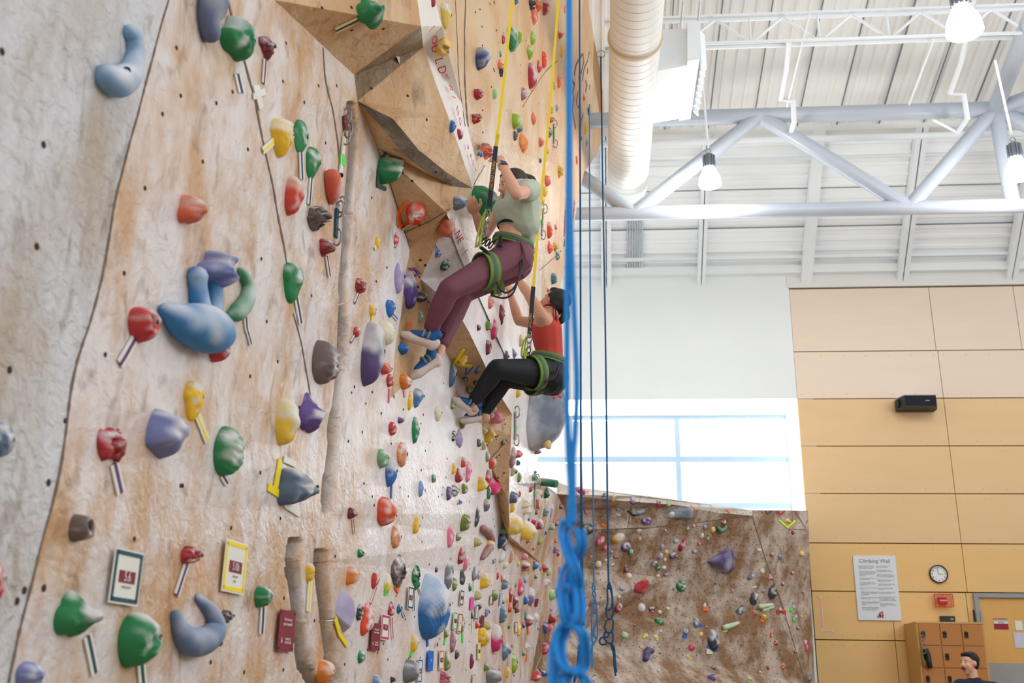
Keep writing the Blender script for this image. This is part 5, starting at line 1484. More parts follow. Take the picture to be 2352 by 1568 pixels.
# white lettered line on the prow edge and its continuation on the wall
lineT = thing('painted_line', 'white painted strip with red lettering below the climber on the wall', 'painted line', hit(1050, 560)[0])
def stripquad(L, Rr, lift, name, m, parent):
    mb = MB(); n_ = 40
    cl, cr = catmull([V((x, y, 0)) for x, y in L], 14), catmull([V((x, y, 0)) for x, y in Rr], 14)
    for i in range(n_ + 1):
        p_, q_ = cl[int(i / n_ * (len(cl) - 1))], cr[int(i / n_ * (len(cr) - 1))]
        for k in range(5): h, nn = hit(p_.x + (q_.x - p_.x) * k / 4, p_.y + (q_.y - p_.y) * k / 4); mb.v.append(h + nn * lift)
    mb.f += [(i * 5 + k, i * 5 + k + 1, i * 5 + k + 6, i * 5 + k + 5) for i in range(n_) for k in range(4)]
    return mb.build(name, m, parent)
stripquad([(1027, 508), (1038, 545), (1057, 595), (1078, 640), (1098, 684), (1128, 750), (1150, 800), (1170, 845), (1190, 900)], [(1046, 500), (1058, 532), (1076, 582), (1096, 625), (1126, 690), (1146, 735), (1172, 800), (1184, 850), (1198, 905)], .010, 'strip', mat('line_white', c(248, 246, 244), .5, var=.01), lineT)
def path_text(txt, pts, size, mtl, parent):
    cp = catmull([V((x, y, 0)) for x, y in pts], 10); L_ = [0]
    for a, b in zip(cp, cp[1:]): L_.append(L_[-1] + (b - a).length)
    for i, ch in enumerate(txt):
        if ch == ' ': continue
        s = (i + .5) / len(txt) * L_[-1]; k = max(0, min(len(cp) - 2, next((j for j, l in enumerate(L_) if l > s), 1) - 1))
        p = cp[k]; q_ = cp[k + 1]; h, n = hit(p.x, p.y); h2, n2 = hit(q_.x, q_.y); rt = (h2 - h)
        if rt.length < 1e-5: continue
        upv = n.cross(rt.normalized()); lettering(ch, h + n * .02, rt, upv, size * mpp(h), mtl, parent)
    return
redp = mat('red_marker', c(206, 40, 60), .6)
lt2 = thing('painted_lettering', 'red hand lettering on the white edge of the overhanging prow', 'lettering', hit(1030, 250)[0])
path_text('BOULDERING', [(983, 52), (1000, 115), (1022, 185), (1042, 250), (1052, 292)], 28, redp, lt2)
path_text('PAST', [(1066, 336), (1078, 372), (1087, 402)], 26, redp, lt2)
path_text('LINE !', [(1036, 505), (1050, 545), (1066, 585)], 26, redp, lineT)
# painted figure and scribbles
paintm = mat('grey_wall_paint', c(110, 98, 92), .8, var=.12, scale=14)
fg = thing('painted_figure', 'dark grey painted figure of curved strokes high on the wall', 'mural', hit(1330, 200)[0])
for pts, ww in (([(1318, 172), (1322, 150), (1334, 128), (1338, 124)], 6), ([(1338, 124), (1340, 140), (1334, 165), (1328, 180)], 4), ([(1314, 185), (1319, 195), (1314, 215)], 7), ([(1318, 222), (1313, 250), (1318, 275), (1322, 295)], 6), ([(1327, 210), (1323, 235), (1326, 247), (1331, 240)], 4), ([(1353, 120), (1349, 140), (1340, 160), (1336, 185)], 4), ([(1349, 158), (1350, 168)], 6), ([(1345, 185), (1348, 195), (1345, 210)], 6), ([(1354, 195), (1353, 205)], 4), ([(1330, 300), (1333, 275), (1338, 262)], 4)):
    mb = MB(); ribbon(mb, pts, ww, .001); mb.build('stroke', paintm, fg)
for pts, lab in (([(1070, 848), (1076, 868), (1090, 846)], 'V'), ([(1096, 846), (1090, 852), (1092, 858), (1098, 856), (1096, 850)], '6')):
    pass
bl_ = thing('painted_mark', 'blue painted V6 mark on the brown ridge', 'mark', hit(1082, 855)[0])
for pts in ([(1070, 840), (1070, 862), (1086, 842)], [(1100, 840), (1090, 852), (1094, 860), (1100, 854), (1092, 853)]):
    mb = MB(); ribbon(mb, pts, 3.5, .001); mb.build('stroke', TM['blue'], bl_)
om = thing('painted_mark', 'orange scribbled mark left of the upper climber calf', 'mark', hit(938, 750)[0])
mb = MB()
for k in range(6): ribbon(mb, [(929 + R.uniform(0, 4), 740 + k * 4), (948 - R.uniform(0, 4), 741 + k * 4 + R.uniform(-2, 2))], 2, .001)
mb.build('stroke', TM['orange'], om)

# ------------------------------------------------------------------ ropes
ropem = mat('rope_blue', c(40, 150, 236), .75, var=.12, scale=160, bump=.5, bscale=420)
ropet = mat('rope_teal', c(20, 84, 130), .75, var=.16, scale=160, bump=.4, bscale=420)
ropel = mat('rope_light_blue', c(62, 132, 186), .75, var=.14, scale=160, bump=.4, bscale=420)
def rope(pts, r, m, label, name='climbing_rope', Y=None, n=10, parts=()):
    p0_ = atY(*pts[0])
    g3 = lambda q: [atY(*(a if len(a) == 3 else (*a, Y))) for a in q]
    t = thing(name, label, 'rope', p0_, 'ropes hanging in front of the window')
    MB().tube(catmull(g3(pts), 5), r, n).build('strand', m, t, smooth=True)
    for q, nm in parts: MB().tube(catmull(g3(q), 6), r, n).build(nm, m, t, smooth=True)
    return t
def zz(q, a=.012):  # weave loops in depth
    return [(x, y, 1.55 + a * math.sin(i * 1.7)) for i, (x, y) in enumerate(q)]
Y1 = 2.0
dl = lambda q, dx, dy=0, d=.0: [(x + dx, y + dy, Y1 + d) for x, y in q]
loops = []
L1 = [(1312, 1196), (1298, 1205), (1296, 1230), (1306, 1270), (1322, 1310), (1328, 1345), (1318, 1385), (1304, 1400)]
L2 = [(1330, 1215), (1336, 1250), (1322, 1280), (1302, 1310), (1292, 1350), (1296, 1400), (1306, 1432)]
L3 = [(1318, 1320), (1330, 1372), (1330, 1420), (1314, 1438), (1300, 1425), (1302, 1380), (1312, 1345)]
L4 = [(1306, 1432), (1288, 1450), (1276, 1490), (1272, 1545), (1276, 1600)]
L5 = [(1318, 1436), (1338, 1455), (1344, 1500), (1340, 1530), (1322, 1542), (1304, 1540), (1290, 1515), (1286, 1475), (1298, 1445)]
L6 = [(1308, 1540), (1300, 1560), (1296, 1610)]; L7 = [(1322, 1540), (1340, 1556), (1350, 1580), (1356, 1620)]
parts = []
for i, q_ in enumerate((L1, L2, L3, L4, L5, L6, L7)):
    for s in (-1, 1):
        dd = .016 * (-1) ** i
        parts.append(([(x + s * 7.5, y + s * 2, Y1 + dd * math.sin(j * 1.3 + i) + s * .004) for j, (x, y) in enumerate(q_)], 'chain_loop'))
parts.append(([(1309, -260, Y1 + .02), (1309, 300, Y1 + .02), (1312, 560, Y1), (1318, 700, Y1), (1325, 880, Y1), (1321, 990, Y1), (1316, 1060, Y1), (1318, 1200, Y1)], 'strand'))
rope([(1306, -260, Y1), (1306, 0, Y1), (1306, 300, Y1), (1303, 640, Y1), (1302, 900, Y1), (1306, 1040, Y1), (1311, 1120, Y1), (1308, 1210, Y1)], .0060, ropem, 'thick bright blue rope knotted into a chain, nearest the viewer', parts=parts, n=12)
rope([(1331, -260, 5), (1331, 0, 5), (1333, 500, 5), (1334, 900, 5), (1335, 1355, 5)], .0052, ropet, 'dark blue doubled rope just right of the thick near rope', Y=5, parts=[([(1334, 1060), (1337, 1200), (1338, 1352)], 'strand'), ([(1337, 1350), (1330, 1358), (1332, 1368), (1340, 1370), (1342, 1380), (1335, 1388), (1333, 1400), (1339, 1420), (1341, 1436)], 'chain_loop'), ([(1334, 1352), (1341, 1360), (1336, 1372), (1331, 1380), (1338, 1400), (1337, 1430), (1333, 1500), (1327, 1530), (1318, 1568)], 'chain_loop'), ([(1330, 1480), (1326, 1530), (1320, 1565)], 'tail')])
rope([(1354, 240, 7), (1354, 400, 7), (1358, 900, 7), (1362, 1100, 7), (1364, 1342, 7)], .0056, ropel, 'thinnest blue rope, middle of the three behind the near one', Y=7, parts=[([(1364, 1340), (1360, 1350), (1368, 1364), (1362, 1390), (1359, 1420), (1360, 1470), (1366, 1474), (1372, 1460), (1372, 1436), (1366, 1436), (1363, 1450), (1370, 1470)], 'chain_loop'), ([(1361, 1338), (1367, 1352), (1361, 1362), (1370, 1385), (1371, 1420), (1366, 1440), (1362, 1460)], 'chain_loop'), ([(1368, 1384), (1360, 1386), (1362, 1405), (1371, 1408), (1374, 1430)], 'chain_loop'), ([(1362, 1474), (1360, 1500), (1361, 1534)], 'tail'), ([(1361, 1476), (1356, 1500)], 'tail')])
rope([(1380, 130, 9.6), (1384, 400, 9.6), (1391, 800, 9.6), (1397, 1300, 9.6), (1400, 1338, 9.6)], .0088, ropet, 'rightmost blue rope clipped to the ring at the wall top', Y=9.6, parts=[([(1400, 1336), (1395, 1350), (1396, 1380), (1393, 1398), (1404, 1396), (1406, 1370), (1400, 1345)], 'chain_loop'), ([(1398, 1336), (1404, 1350), (1407, 1380), (1408, 1410), (1400, 1422), (1393, 1412), (1391, 1396)], 'chain_loop'), ([(1393, 1424), (1389, 1440), (1395, 1452), (1405, 1450), (1409, 1430), (1404, 1420), (1394, 1424)], 'chain_loop'), ([(1392, 1446), (1387, 1462), (1395, 1474), (1405, 1476), (1408, 1460), (1404, 1446)], 'chain_loop'), ([(1390, 1452), (1398, 1452), (1396, 1462), (1382, 1464), (1377, 1472), (1382, 1480), (1394, 1478)], 'chain_loop'), ([(1404, 1474), (1411, 1490), (1413, 1520), (1416, 1544)], 'tail'), ([(1402, 1476), (1409, 1500), (1411, 1530), (1414, 1552)], 'tail')])
chain = mat('chain_steel', c(150, 150, 150), .3, metal=.8)
rg = atY(1380, 124, 9.6); MB().tube(catmull([rg + V((.045 * math.cos(a), 0, .045 * math.sin(a))) for a in [k * math.pi / 4 for k in range(8)]], 4, True), .005, 8, closed=True).build('top_ring', chain, smooth=True)
o = bpy.data.objects['top_ring']; o['label'] = 'small steel ring holding the rightmost rope at the wall top'; o['category'] = 'ring'
# quickdraws and chains on the wall
def draw(pts, label, col_='grey', gr=None):
    hs = [hit(*p) for p in pts]; t = thing('quickdraw', label, 'quickdraw', hs[0][0], 'quickdraws on the wall')
    n = hs[0][1]; m = mpp(hs[0][0])
    for k in (0, -1):
        h, nn = hs[k]; ctr = h + nn * .02; r = .03
        up_ = V((0, 0, 1)); sd = nn
        MB().tube([ctr + up_ * r * math.sin(a) * 1.5 + sd * r * .7 * math.cos(a) for a in [i * math.pi / 6 for i in range(12)]], .005, 6, closed=True).build('carabiner', chain, t, smooth=True)
    mb = MB(); ribbon(mb, pts, 7 * (.0026 / m), .01); mb.build('sling', TM[col_], t)
    if gr: mb = MB(); ribbon(mb, gr, 7 * (.0026 / m), .012); mb.build('band', TM['green'], t)
draw([(790, 265), (792, 300)], 'maroon and white quickdraw hanging at the top of the long crack', 'maroon')
draw([(787, 315), (784, 355), (780, 400), (776, 470)], 'long white quickdraw with green band along the crack', 'white', [(785, 356), (784, 380)])
draw([(772, 480), (766, 545)], 'slate blue webbing hanging below the white quickdraw', 'teal')
draw([(1270, 285), (1271, 330)], 'steel quickdraw chain beside the slate rock on upper wall', 'silver', [(1270, 300), (1270, 308)])
draw([(1247, 480), (1243, 540)], 'steel quickdraw chain right of the upper climber', 'silver', [(1244, 505), (1244, 515)])
draw([(1182, 945), (1181, 1010)], 'steel chain at the left edge of the grey volume', 'silver', [(1182, 978), (1182, 986)])
draw([(1229, 1100), (1228, 1160)], 'small steel chain low on the far wall edge', 'silver', [(1228, 1128), (1228, 1136)])
# auto belay webbing
webm = mat('webbing_yellow', c(240, 206, 20), .6, var=.05, scale=60); sleeve = mat('sleeve_black', c(34, 36, 46), .7, bump=.3); gold = mat('gold_print', c(206, 160, 60), .5)
def strap(pts, w_, m, parent, name, th=.003):
    """flat webbing facing the camera side; pts (px,py,Y), w in metres"""
    P3 = [atY(*p) for p in pts]; mb = MB(); k0 = 0
    for i, p in enumerate(P3):
        t = (P3[min(i + 1, len(P3) - 1)] - P3[max(i - 1, 0)]).normalized(); s_ = t.cross(V((.3, -1, 0)).normalized()).normalized(); nn = s_.cross(t)
        for a, b in ((-1, -1), (1, -1), (1, 1), (-1, 1)): mb.v.append(p + s_ * w_ / 2 * a + nn * th / 2 * b)
    for i in range(len(P3) - 1):
        for j in range(4): mb.f.append([i * 4 + j, i * 4 + (j + 1) % 4, i * 4 + 4 + (j + 1) % 4, i * 4 + 4 + j])
    mb.f += [[0, 1, 2, 3], [len(mb.v) - 4 + j for j in (3, 2, 1, 0)]]
    return mb.build(name, m, parent)
s1 = thing('belay_strap', 'wide yellow webbing with black lettered sleeve above the upper climber', 'webbing', atY(1140, 340, 5.75))
strap([(1194, -300, 6.0), (1177, 0, 5.9), (1150, 250, 5.75), (1142, 312, 5.7)], .019, webm, s1, 'webbing')
strap([(1144, 308, 5.69), (1139, 338, 5.68)], .024, mat('webbing_stitched', c(214, 184, 40), .7, var=.25, scale=90), s1, 'stitching')
strap([(1139, 336, 5.67), (1132, 400, 5.6), (1123, 475, 5.5)], .029, sleeve, s1, 'sleeve')
a_, b_2 = atY(1138, 345, 5.64), atY(1124, 468, 5.47); dv = (b_2 - a_)
lettering('PERFECT DESCENT', (a_ + b_2) / 2 + V((0, -.012, 0)), dv, dv.normalized().cross(V((-.3, 1, 0))).normalized(), .026, gold, s1, squash=1.22)
s2 = thing('belay_strap', 'thin yellow webbing with short black sleeve above the lower climber', 'webbing', atY(1230, 640, 6.7))
strap([(1300, -300, 7.2), (1283, 0, 7.1), (1262, 260, 6.95), (1245, 430, 6.82), (1233, 560, 6.72), (1225, 660, 6.62)], .020, webm, s2, 'webbing')
strap([(1225, 658, 6.62), (1220, 720, 6.55), (1216, 768, 6.50)], .030, sleeve, s2, 'sleeve')
a_, b_2 = atY(1219, 715, 6.52), atY(1216, 760, 6.48)
lettering('DESCENT', (a_ + b_2) / 2 + V((0, -.015, 0)), (b_2 - a_), (b_2 - a_).normalized().cross(V((-.3, 1, 0))).normalized(), .028, gold, s2)

# ------------------------------------------------------------------ fittings on the orange wall
def wb(px, py, Y=WY): return atY(px, py, Y)
def box_at(pxa, pya, pxb, pyb, y0, y1, m, parent, name):
    a, b = wb(pxa, pya, WY), wb(pxb, pyb, WY)
    return MB().box((min(a.x, b.x), y0, min(a.z, b.z)), (max(a.x, b.x), y1, max(a.z, b.z))).build(name, m, parent)
# speaker
p = wb(2113, 919); sp_ = thing('wall_speaker', 'black box loudspeaker with pale top on the orange wall', 'speaker', p)
pt = mat('speaker_top', c(168, 180, 196), .4)
a, b = wb(2070, 934, 13.7), wb(2157, 906, 13.7); f = [(a.x, 13.98), (a.x, 13.85), (a.x + .05, 13.68), (b.x - .05, 13.68), (b.x, 13.85), (b.x, 13.98)]
MB().prism([(x, y, a.z) for x, y in f], (0, 0, 1), b.z - a.z - .012).build('cabinet', dark, sp_)
MB().prism([(x, y, b.z - .012) for x, y in f], (0, 0, 1), .012).build('top_panel', pt, sp_)
MB().box((a.x + .055, 13.672, a.z + .012), (b.x - .055, 13.68, b.z - .02)).build('grille', mat('speaker_grille', c(28, 32, 38), .9, var=.2, scale=200), sp_)
MB().lathe((a.x, 13.84, (a.z + b.z) / 2), (-1, 0, 0), [(0, .06), (.02, .05), (.03, .03)], 18).build('end_knob', dark, sp_)
MB().box((a.x + (b.x - a.x) * .62, 13.668, (a.z + b.z) / 2 - .01), (a.x + (b.x - a.x) * .72, 13.672, (a.z + b.z) / 2)).build('badge', TM['silver'], sp_)
MB().box(((a.x + b.x) / 2 - .05, 13.95, (a.z + b.z) / 2 - .05), ((a.x + b.x) / 2 + .05, 14.0, (a.z + b.z) / 2 + .05)).build('bracket', dark, sp_)
# poster
a = wb(1958, 1276); b = wb(2070, 1425); po = thing('notice_board', 'large white poster titled Climbing Wall with two text columns', 'poster', (a.x, WY - .008, b.z))
pw = b.x - a.x - .0
MB().box((a.x, WY - .02, b.z), (b.x, WY - .003, a.z)).build('sheet', mat('poster_white', c(222, 228, 234), .5, var=.01), po)
ink = mat('ink_grey', c(96, 100, 110), .6); RX, UZ = V((1, 0, 0)), V((0, 0, 1)); W_ = b.x - a.x; H_ = a.z - b.z; yF = WY - .021
lettering('Climbing Wall', (a.x + W_ * .5, yF, a.z - H_ * .085), RX, UZ, H_ * .085, ink, po)
colA = ['Gravity works and climbing is\nabsolutely dangerous. You are\nresponsible for your safety.', 'Do not use ropes, autobelays, or\nclimb above the "Do not Boulder"\nline outside of designated top\nroping hours.', 'No loose chalk. Chalk bags must\nclose automatically.', 'No bouldering above other\nparties. No climbing on top of\nbouldering cave.', 'Do not climb under or over other\npatrons.', 'Bouldering mats are designed for\nfeet first impact. Downclimbing\nrecommended.', 'Belayers must use UREC approved\nbelay devices only.', 'Belayers must use the Pull-Brake-\nUnder-Slide (PBUS) method of\nbelaying.', 'All personal climbing equipment\nmust be in good working order\nand is subject to inspection.']
colB = ['Socks and closed toe street\nfootwear are required.', 'Formal instruction is to be\nconducted by UREC staff only.', 'Climbers must use a figure 8\nfollow-through to tie-in and show\nthe system with a finishing knot.', 'Belayers and climbers must have\nqualification cards visible.', 'Headphones/earbuds must allow\nsafe/easy communication.', 'Please utilize these climbing\ncommands.', 'No children under the age of 4\nyears may use the wall.', 'Children under the age of 14 must\nbe accompanied by an adult.\nAccompanying adults must be\nbelay qualified to use autobelays.', 'Please provide an inclusive\nenvironment and respect those\naround you.']
for colx, paras in ((.11, colA), (.53, colB)):
    yy = .15
    for ptxt in paras:
        nl = ptxt.count('\n') + 1; lh = .0205; cy = yy + nl * lh / 2
        lettering(ptxt, (a.x + W_ * colx, yF, a.z - H_ * cy), RX, UZ, H_ * .0185, ink, po, align='LEFT', squash=1.08)
        yy += nl * lh + .024
crm = mat('crimson_print', c(150, 34, 56), .6)
def lg(q, m): MB().prism([(a.x + W_ * x, yF, a.z - H_ * y) for x, y in q], (0, -1, 0), .0008).build('emblem', m, po)
lg([(.47, .93), (.50, .885), (.56, .862), (.60, .868), (.545, .885), (.525, .905), (.55, .915), (.535, .955), (.50, .965)], crm); lg([(.56, .885), (.60, .878), (.585, .905), (.60, .93), (.57, .945), (.60, .962), (.555, .968), (.545, .94), (.565, .915)], crm); lg([(.44, .95), (.46, .925), (.47, .945), (.485, .965), (.45, .962)], crm)
# clock
p = wb(2155, 1318); ck = thing('wall_clock', 'round black-rimmed wall clock showing three o clock', 'clock', p); r = 20.5 * mpp(p)
MB().lathe(p, (0, -1, 0), [(0, r), (.03, r), (.035, r * .9), (.018, r * .88)], 40, False).build('rim', dark, ck, smooth=True)
MB().lathe(p, (0, -1, 0), [(0, r * .92), (.016, r * .9)], 40).build('dial', mat('dial_white', c(238, 238, 238), .5, var=.01), ck)
for k in range(1, 13):
    an = math.radians(90 - 30 * k); lettering(str(k), (p.x + r * .70 * math.cos(an), p.y - .018, p.z + r * .70 * math.sin(an)), RX, UZ, r * .28, TM['black'], ck, name='numeral')
MB().obox((p.x + r * .22, p.y - .020, p.z - .002), RX, UZ, (0, 1, 0), r * .26, r * .022, .001).build('hour_hand', dark, ck)
MB().obox((p.x - r * .06, p.y - .022, p.z + r * .35), V((-.1, 0, 1)).normalized(), V((1, 0, .1)), (0, 1, 0), r * .40, r * .018, .001).build('minute_hand', dark, ck)
# fire alarm in a wire guard
p = wb(2163, 1380); al = thing('fire_alarm', 'red fire alarm strobe behind a red wire guard', 'alarm', p); m_ = mpp(p)
rm = mat('alarm_red', c(206, 40, 48), .4)
MB().box((p.x - 9 * m_, WY - .05, p.z - 8 * m_), (p.x + 9 * m_, WY, p.z + 8 * m_)).build('housing', rm, al)
MB().box((p.x - 7 * m_, WY - .06, p.z - 2 * m_), (p.x + 8 * m_, WY - .05, p.z + 2.5 * m_)).build('strobe', mat('strobe_lens', c(240, 225, 225), .2), al)
mb = MB(); gw, gh = 20 * m_, 14 * m_
for k in range(11): x = p.x - gw + 2 * gw * k / 10; mb.tube([(x, WY, p.z - gh), (x, WY - .1, p.z - gh), (x, WY - .1, p.z + gh), (x, WY, p.z + gh)], .0022, 4)
for k in range(8): z = p.z - gh + 2 * gh * k / 7; mb.tube([(p.x - gw, WY, z), (p.x - gw, WY - .1, z), (p.x + gw, WY - .1, z), (p.x + gw, WY, z)], .0022, 4)
mb.build('wire_guard', rm, al)
tubs = MB(); 
for z in (p.z - gh, p.z + gh): tubs.tube([(p.x - gw, WY - .1, z), (p.x + gw, WY - .1, z)], .005, 6)
for x in (p.x - gw, p.x + gw): tubs.tube([(x, WY - .1, p.z - gh), (x, WY - .1, p.z + gh)], .005, 6)
tubs.build('guard_rim', rm, al)
# pale tape L
for q_, lab in (([(1884, 1369), (1890, 1444)], 'upright salmon tape strip on the orange wall by the boulder edge'), ([(1888, 1449), (1914, 1449)], 'short level salmon tape strip low on the orange wall')):
    a_, b_2 = wb(*q_[0]), wb(*q_[1]); dv = (b_2 - a_); t = thing('tape_strip', lab, 'tape', a_, 'salmon tape on the orange wall')
    nn = dv.normalized().cross(V((0, 1, 0)))
    MB().obox((a_ + b_2) / 2 - V((0, .002, 0)), dv.normalized(), nn, (0, 1, 0), dv.length / 2, .014, .0015).build('strip', TM['white'], t); MB().obox((a_ + b_2) / 2 - V((0, .004, 0)), dv.normalized(), nn, (0, 1, 0), dv.length / 2 - .01, .009, .0015).build('stripe', TM['salmon'], t)
# lockers
LY = 13.45
lk = mat('locker_laminate', c(186, 122, 62), .5, var=.05, scale=1.5, stretch=(1, 1, 5)); lkm = mat('locker_carcass', c(206, 160, 96), .5, var=.04, scale=2)
gl_a = atY(2107, 1431, LY); gl_b = atY(2255, 1434, LY); top = gl_a.z; wL = (gl_b.x - gl_a.x)
lo_ = thing('locker_unit', 'wooden cube lockers with black latches behind the seated man', 'locker', (gl_a.x, LY, 0))
MB().box((gl_a.x - .02, LY, 0), (gl_b.x + .02, 13.97, top + .02)).build('carcass', lkm, lo_)
MB().box((gl_a.x - .02, LY - .012, top + .0), (gl_b.x + .02, LY, top + .02)).build('edge_strip', lkm, lo_)
nr_ = 7; ch_ = top / nr_; cw_ = wL / 3
latch = mat('latch_black', c(26, 26, 28), .4)
for i in range(nr_):
    for j in range(3):
        x0 = gl_a.x + j * cw_; z1 = top - i * ch_
        dr_ = MB().box((x0 + .006, LY - .018, z1 - ch_ + .006), (x0 + cw_ - .006, LY - .001, z1 - .006)).build('door', lk, lo_)
        MB().lathe((x0 + .05, LY - .018, z1 - ch_ * .42), (0, -1, 0), [(0, .022), (.02, .02), (.024, .012)], 14).box((x0 + .03, LY - .032, z1 - ch_ * .42 - .055), (x0 + .07, LY - .018, z1 - ch_ * .42)).build('latch', latch, lo_)
# carabiners and glove hung on the lockers
hgm = thing('hanging_gear', 'bunch of carabiners and a black glove hung on the top left locker', 'climbing gear', atY(2116, 1455, LY - .05))
p = hgm.location
for k in range(5):
    cc = p + V((.01 * (k % 2), -.01 * k, -.05 * k)); MB().tube([cc + V((.022 * math.cos(a), 0, .035 * math.sin(a))) for a in [i * math.pi / 5 for i in range(10)]], .004, 6, closed=True).build('carabiner', chain, hgm, smooth=True)
MB().tube(catmull([p + V((.03, 0, -.18)), p + V((.05, -.01, -.25)), p + V((.05, -.02, -.33)), p + V((.06, -.01, -.40))], 5), [.03] * 16, 10).build('glove', latch, hgm, smooth=True)
MB().tube(catmull([p + V((-.01, 0, -.16)), p + V((-.02, -.01, -.26)), p + V((0, -.01, -.36))], 5), .014, 8).build('sling', mat('olive_sling', c(120, 120, 60), .8), hgm, smooth=True)
# thermostat box
p = wb(2175, 1421); bx = thing('wall_box', 'small black control box on the wall above the lockers', 'control box', p); m_ = mpp(p)
MB().box((p.x - 16 * m_, WY - .04, p.z - 6 * m_), (p.x + 16 * m_, WY, p.z + 6 * m_)).build('case', dark, bx); MB().box((p.x + 6 * m_, WY - .042, p.z - 2.5 * m_), (p.x + 12 * m_, WY - .04, p.z + 1 * m_)).build('display', TM['silver'], bx)
# door with grey frame
dfm = mat('door_frame_grey', c(150, 154, 160), .45); dpm = mat('door_leaf_wood', c(222, 172, 96), .5, var=.04, scale=1.5, stretch=(6, 6, 1))
a = wb(2233, 1362); dz = wb(2300, 1369).z; dr = bpy.data.objects.new('door_1', None); COL.objects.link(dr); dr['kind'] = 'structure'; dr.location = (a.x, WY, 0)
fwd_ = 8 * mpp(a)
MB().box((a.x, WY - .05, 0), (a.x + .055, WY, a.z)).build('door_frame', dfm, dr); MB().box((a.x + .055, WY - .05, a.z - .055), (a.x + 1.145, WY, a.z)).build('door_frame', dfm, dr); MB().box((a.x + 1.145, WY - .05, 0), (a.x + 1.2, WY, a.z)).build('door_frame', dfm, dr)
lowz = wb(2300, 1522).z
MB().box((a.x + .055, WY - .012, 0), (a.x + 1.145, WY, a.z - .055)).build('leaf', dpm, dr); MB().box((a.x + .06, WY - .02, 0), (a.x + 1.14, WY - .012, lowz)).build('kick_plate', mat('kick_grey', c(160, 160, 158), .4), dr)
for zz_ in (a.z - .3, 1.2): MB().box((a.x + .045, WY - .06, zz_ - .07), (a.x + .07, WY - .02, zz_ + .07)).build('hinge', dfm, dr)
def sheet(pxa, pya, pxb, pyb, m, label, nm='door_sign', y=WY - .014):
    p_, q_ = wb(pxa, pya, y), wb(pxb, pyb, y); t = thing(nm, label, 'sign', (p_.x, y, q_.z)); MB().box((p_.x, y - .004, q_.z), (q_.x, y, p_.z)).build('sheet', m, t); return t, p_, q_
t, p_, q_ = sheet(2281, 1420, 2317, 1445, crm, 'maroon and white Staff Only sign on the wooden door')
MB().box((p_.x, WY - .020, q_.z + (p_.z - q_.z) * .52), (q_.x, WY - .018, q_.z + (p_.z - q_.z) * .9)).build('white_band', TM['white'], t)
lettering('University Recreation\nStaff Only', ((p_.x + q_.x) / 2, WY - .021, q_.z + (p_.z - q_.z) * .71), RX, UZ, (p_.z - q_.z) * .18, TM['black'], t, squash=.8)
sheet(2330, 1425, 2350, 1447, TM['white'], 'small white card on the door right of the maroon sign')
t, p_, q_ = sheet(2327, 1452, 2370, 1488, mat('photo_sheet', c(206, 206, 220), .5, var=.15, scale=9), 'pale printed sheet with blue smudges low on the door')
ah = tubething('door_antenna', 'thin dark bar on the door frame left side', 'handle', [(2236, 1400, 13.93), (2238, 1418, 13.93), (2240, 1436, 13.93)], .012, latch)
# ------------------------------------------------------------------ people
skin = mat('skin_light', c(226, 172, 146), .5, var=.04, scale=12, bump=.05, bscale=200)
skin2 = mat('skin_tan', c(212, 158, 128), .5, var=.04, scale=12, bump=.05, bscale=200)
hair = mat('hair_brown', c(62, 42, 34), .45, var=.35, scale=14, bump=.6, bscale=120, stretch=(6, 6, 1))
hair2 = mat('hair_black', c(28, 24, 26), .4, var=.35, scale=14, bump=.6, bscale=120, stretch=(6, 6, 1))
legm = mat('leggings_mauve', c(122, 72, 86), .75, var=.06, scale=14, bump=.12, bscale=260)
blackm = mat('leggings_black', c(30, 32, 40), .7, var=.1, scale=14, bump=.12, bscale=260)
teem = mat('tee_sage', c(186, 194, 176), .8, var=.05, scale=10, bump=.15, bscale=120)
redt = mat('tank_red', c(196, 66, 54), .75, var=.05, scale=10, bump=.15, bscale=120)
navyt = mat('tee_navy', c(26, 32, 48), .8, var=.1, scale=10)
harn = mat('harness_green', c(104, 148, 62), .7, var=.1, scale=40, bump=.2, bscale=200)
harng = mat('harness_grey', c(92, 98, 100), .7, var=.1, scale=40)
shoew = mat('shoe_rand', c(216, 200, 188), .6, var=.05, scale=20); shoeb = mat('shoe_blue', c(24, 88, 150), .6, var=.15, scale=30); shoeg = mat('shoe_grey', c(130, 132, 134), .6, var=.1, scale=30)
eyem = mat('eye_dark', c(30, 20, 18), .3); lipm = mat('lip_rose', c(190, 96, 92), .45); teeth = mat('teeth', c(240, 236, 228), .3); eyew = mat('eye_white', c(236, 232, 228), .3)
bras = mat('bra_black', c(20, 26, 32), .7); cordy = mat('cord_lime', c(176, 196, 80), .7, var=.15, scale=120)
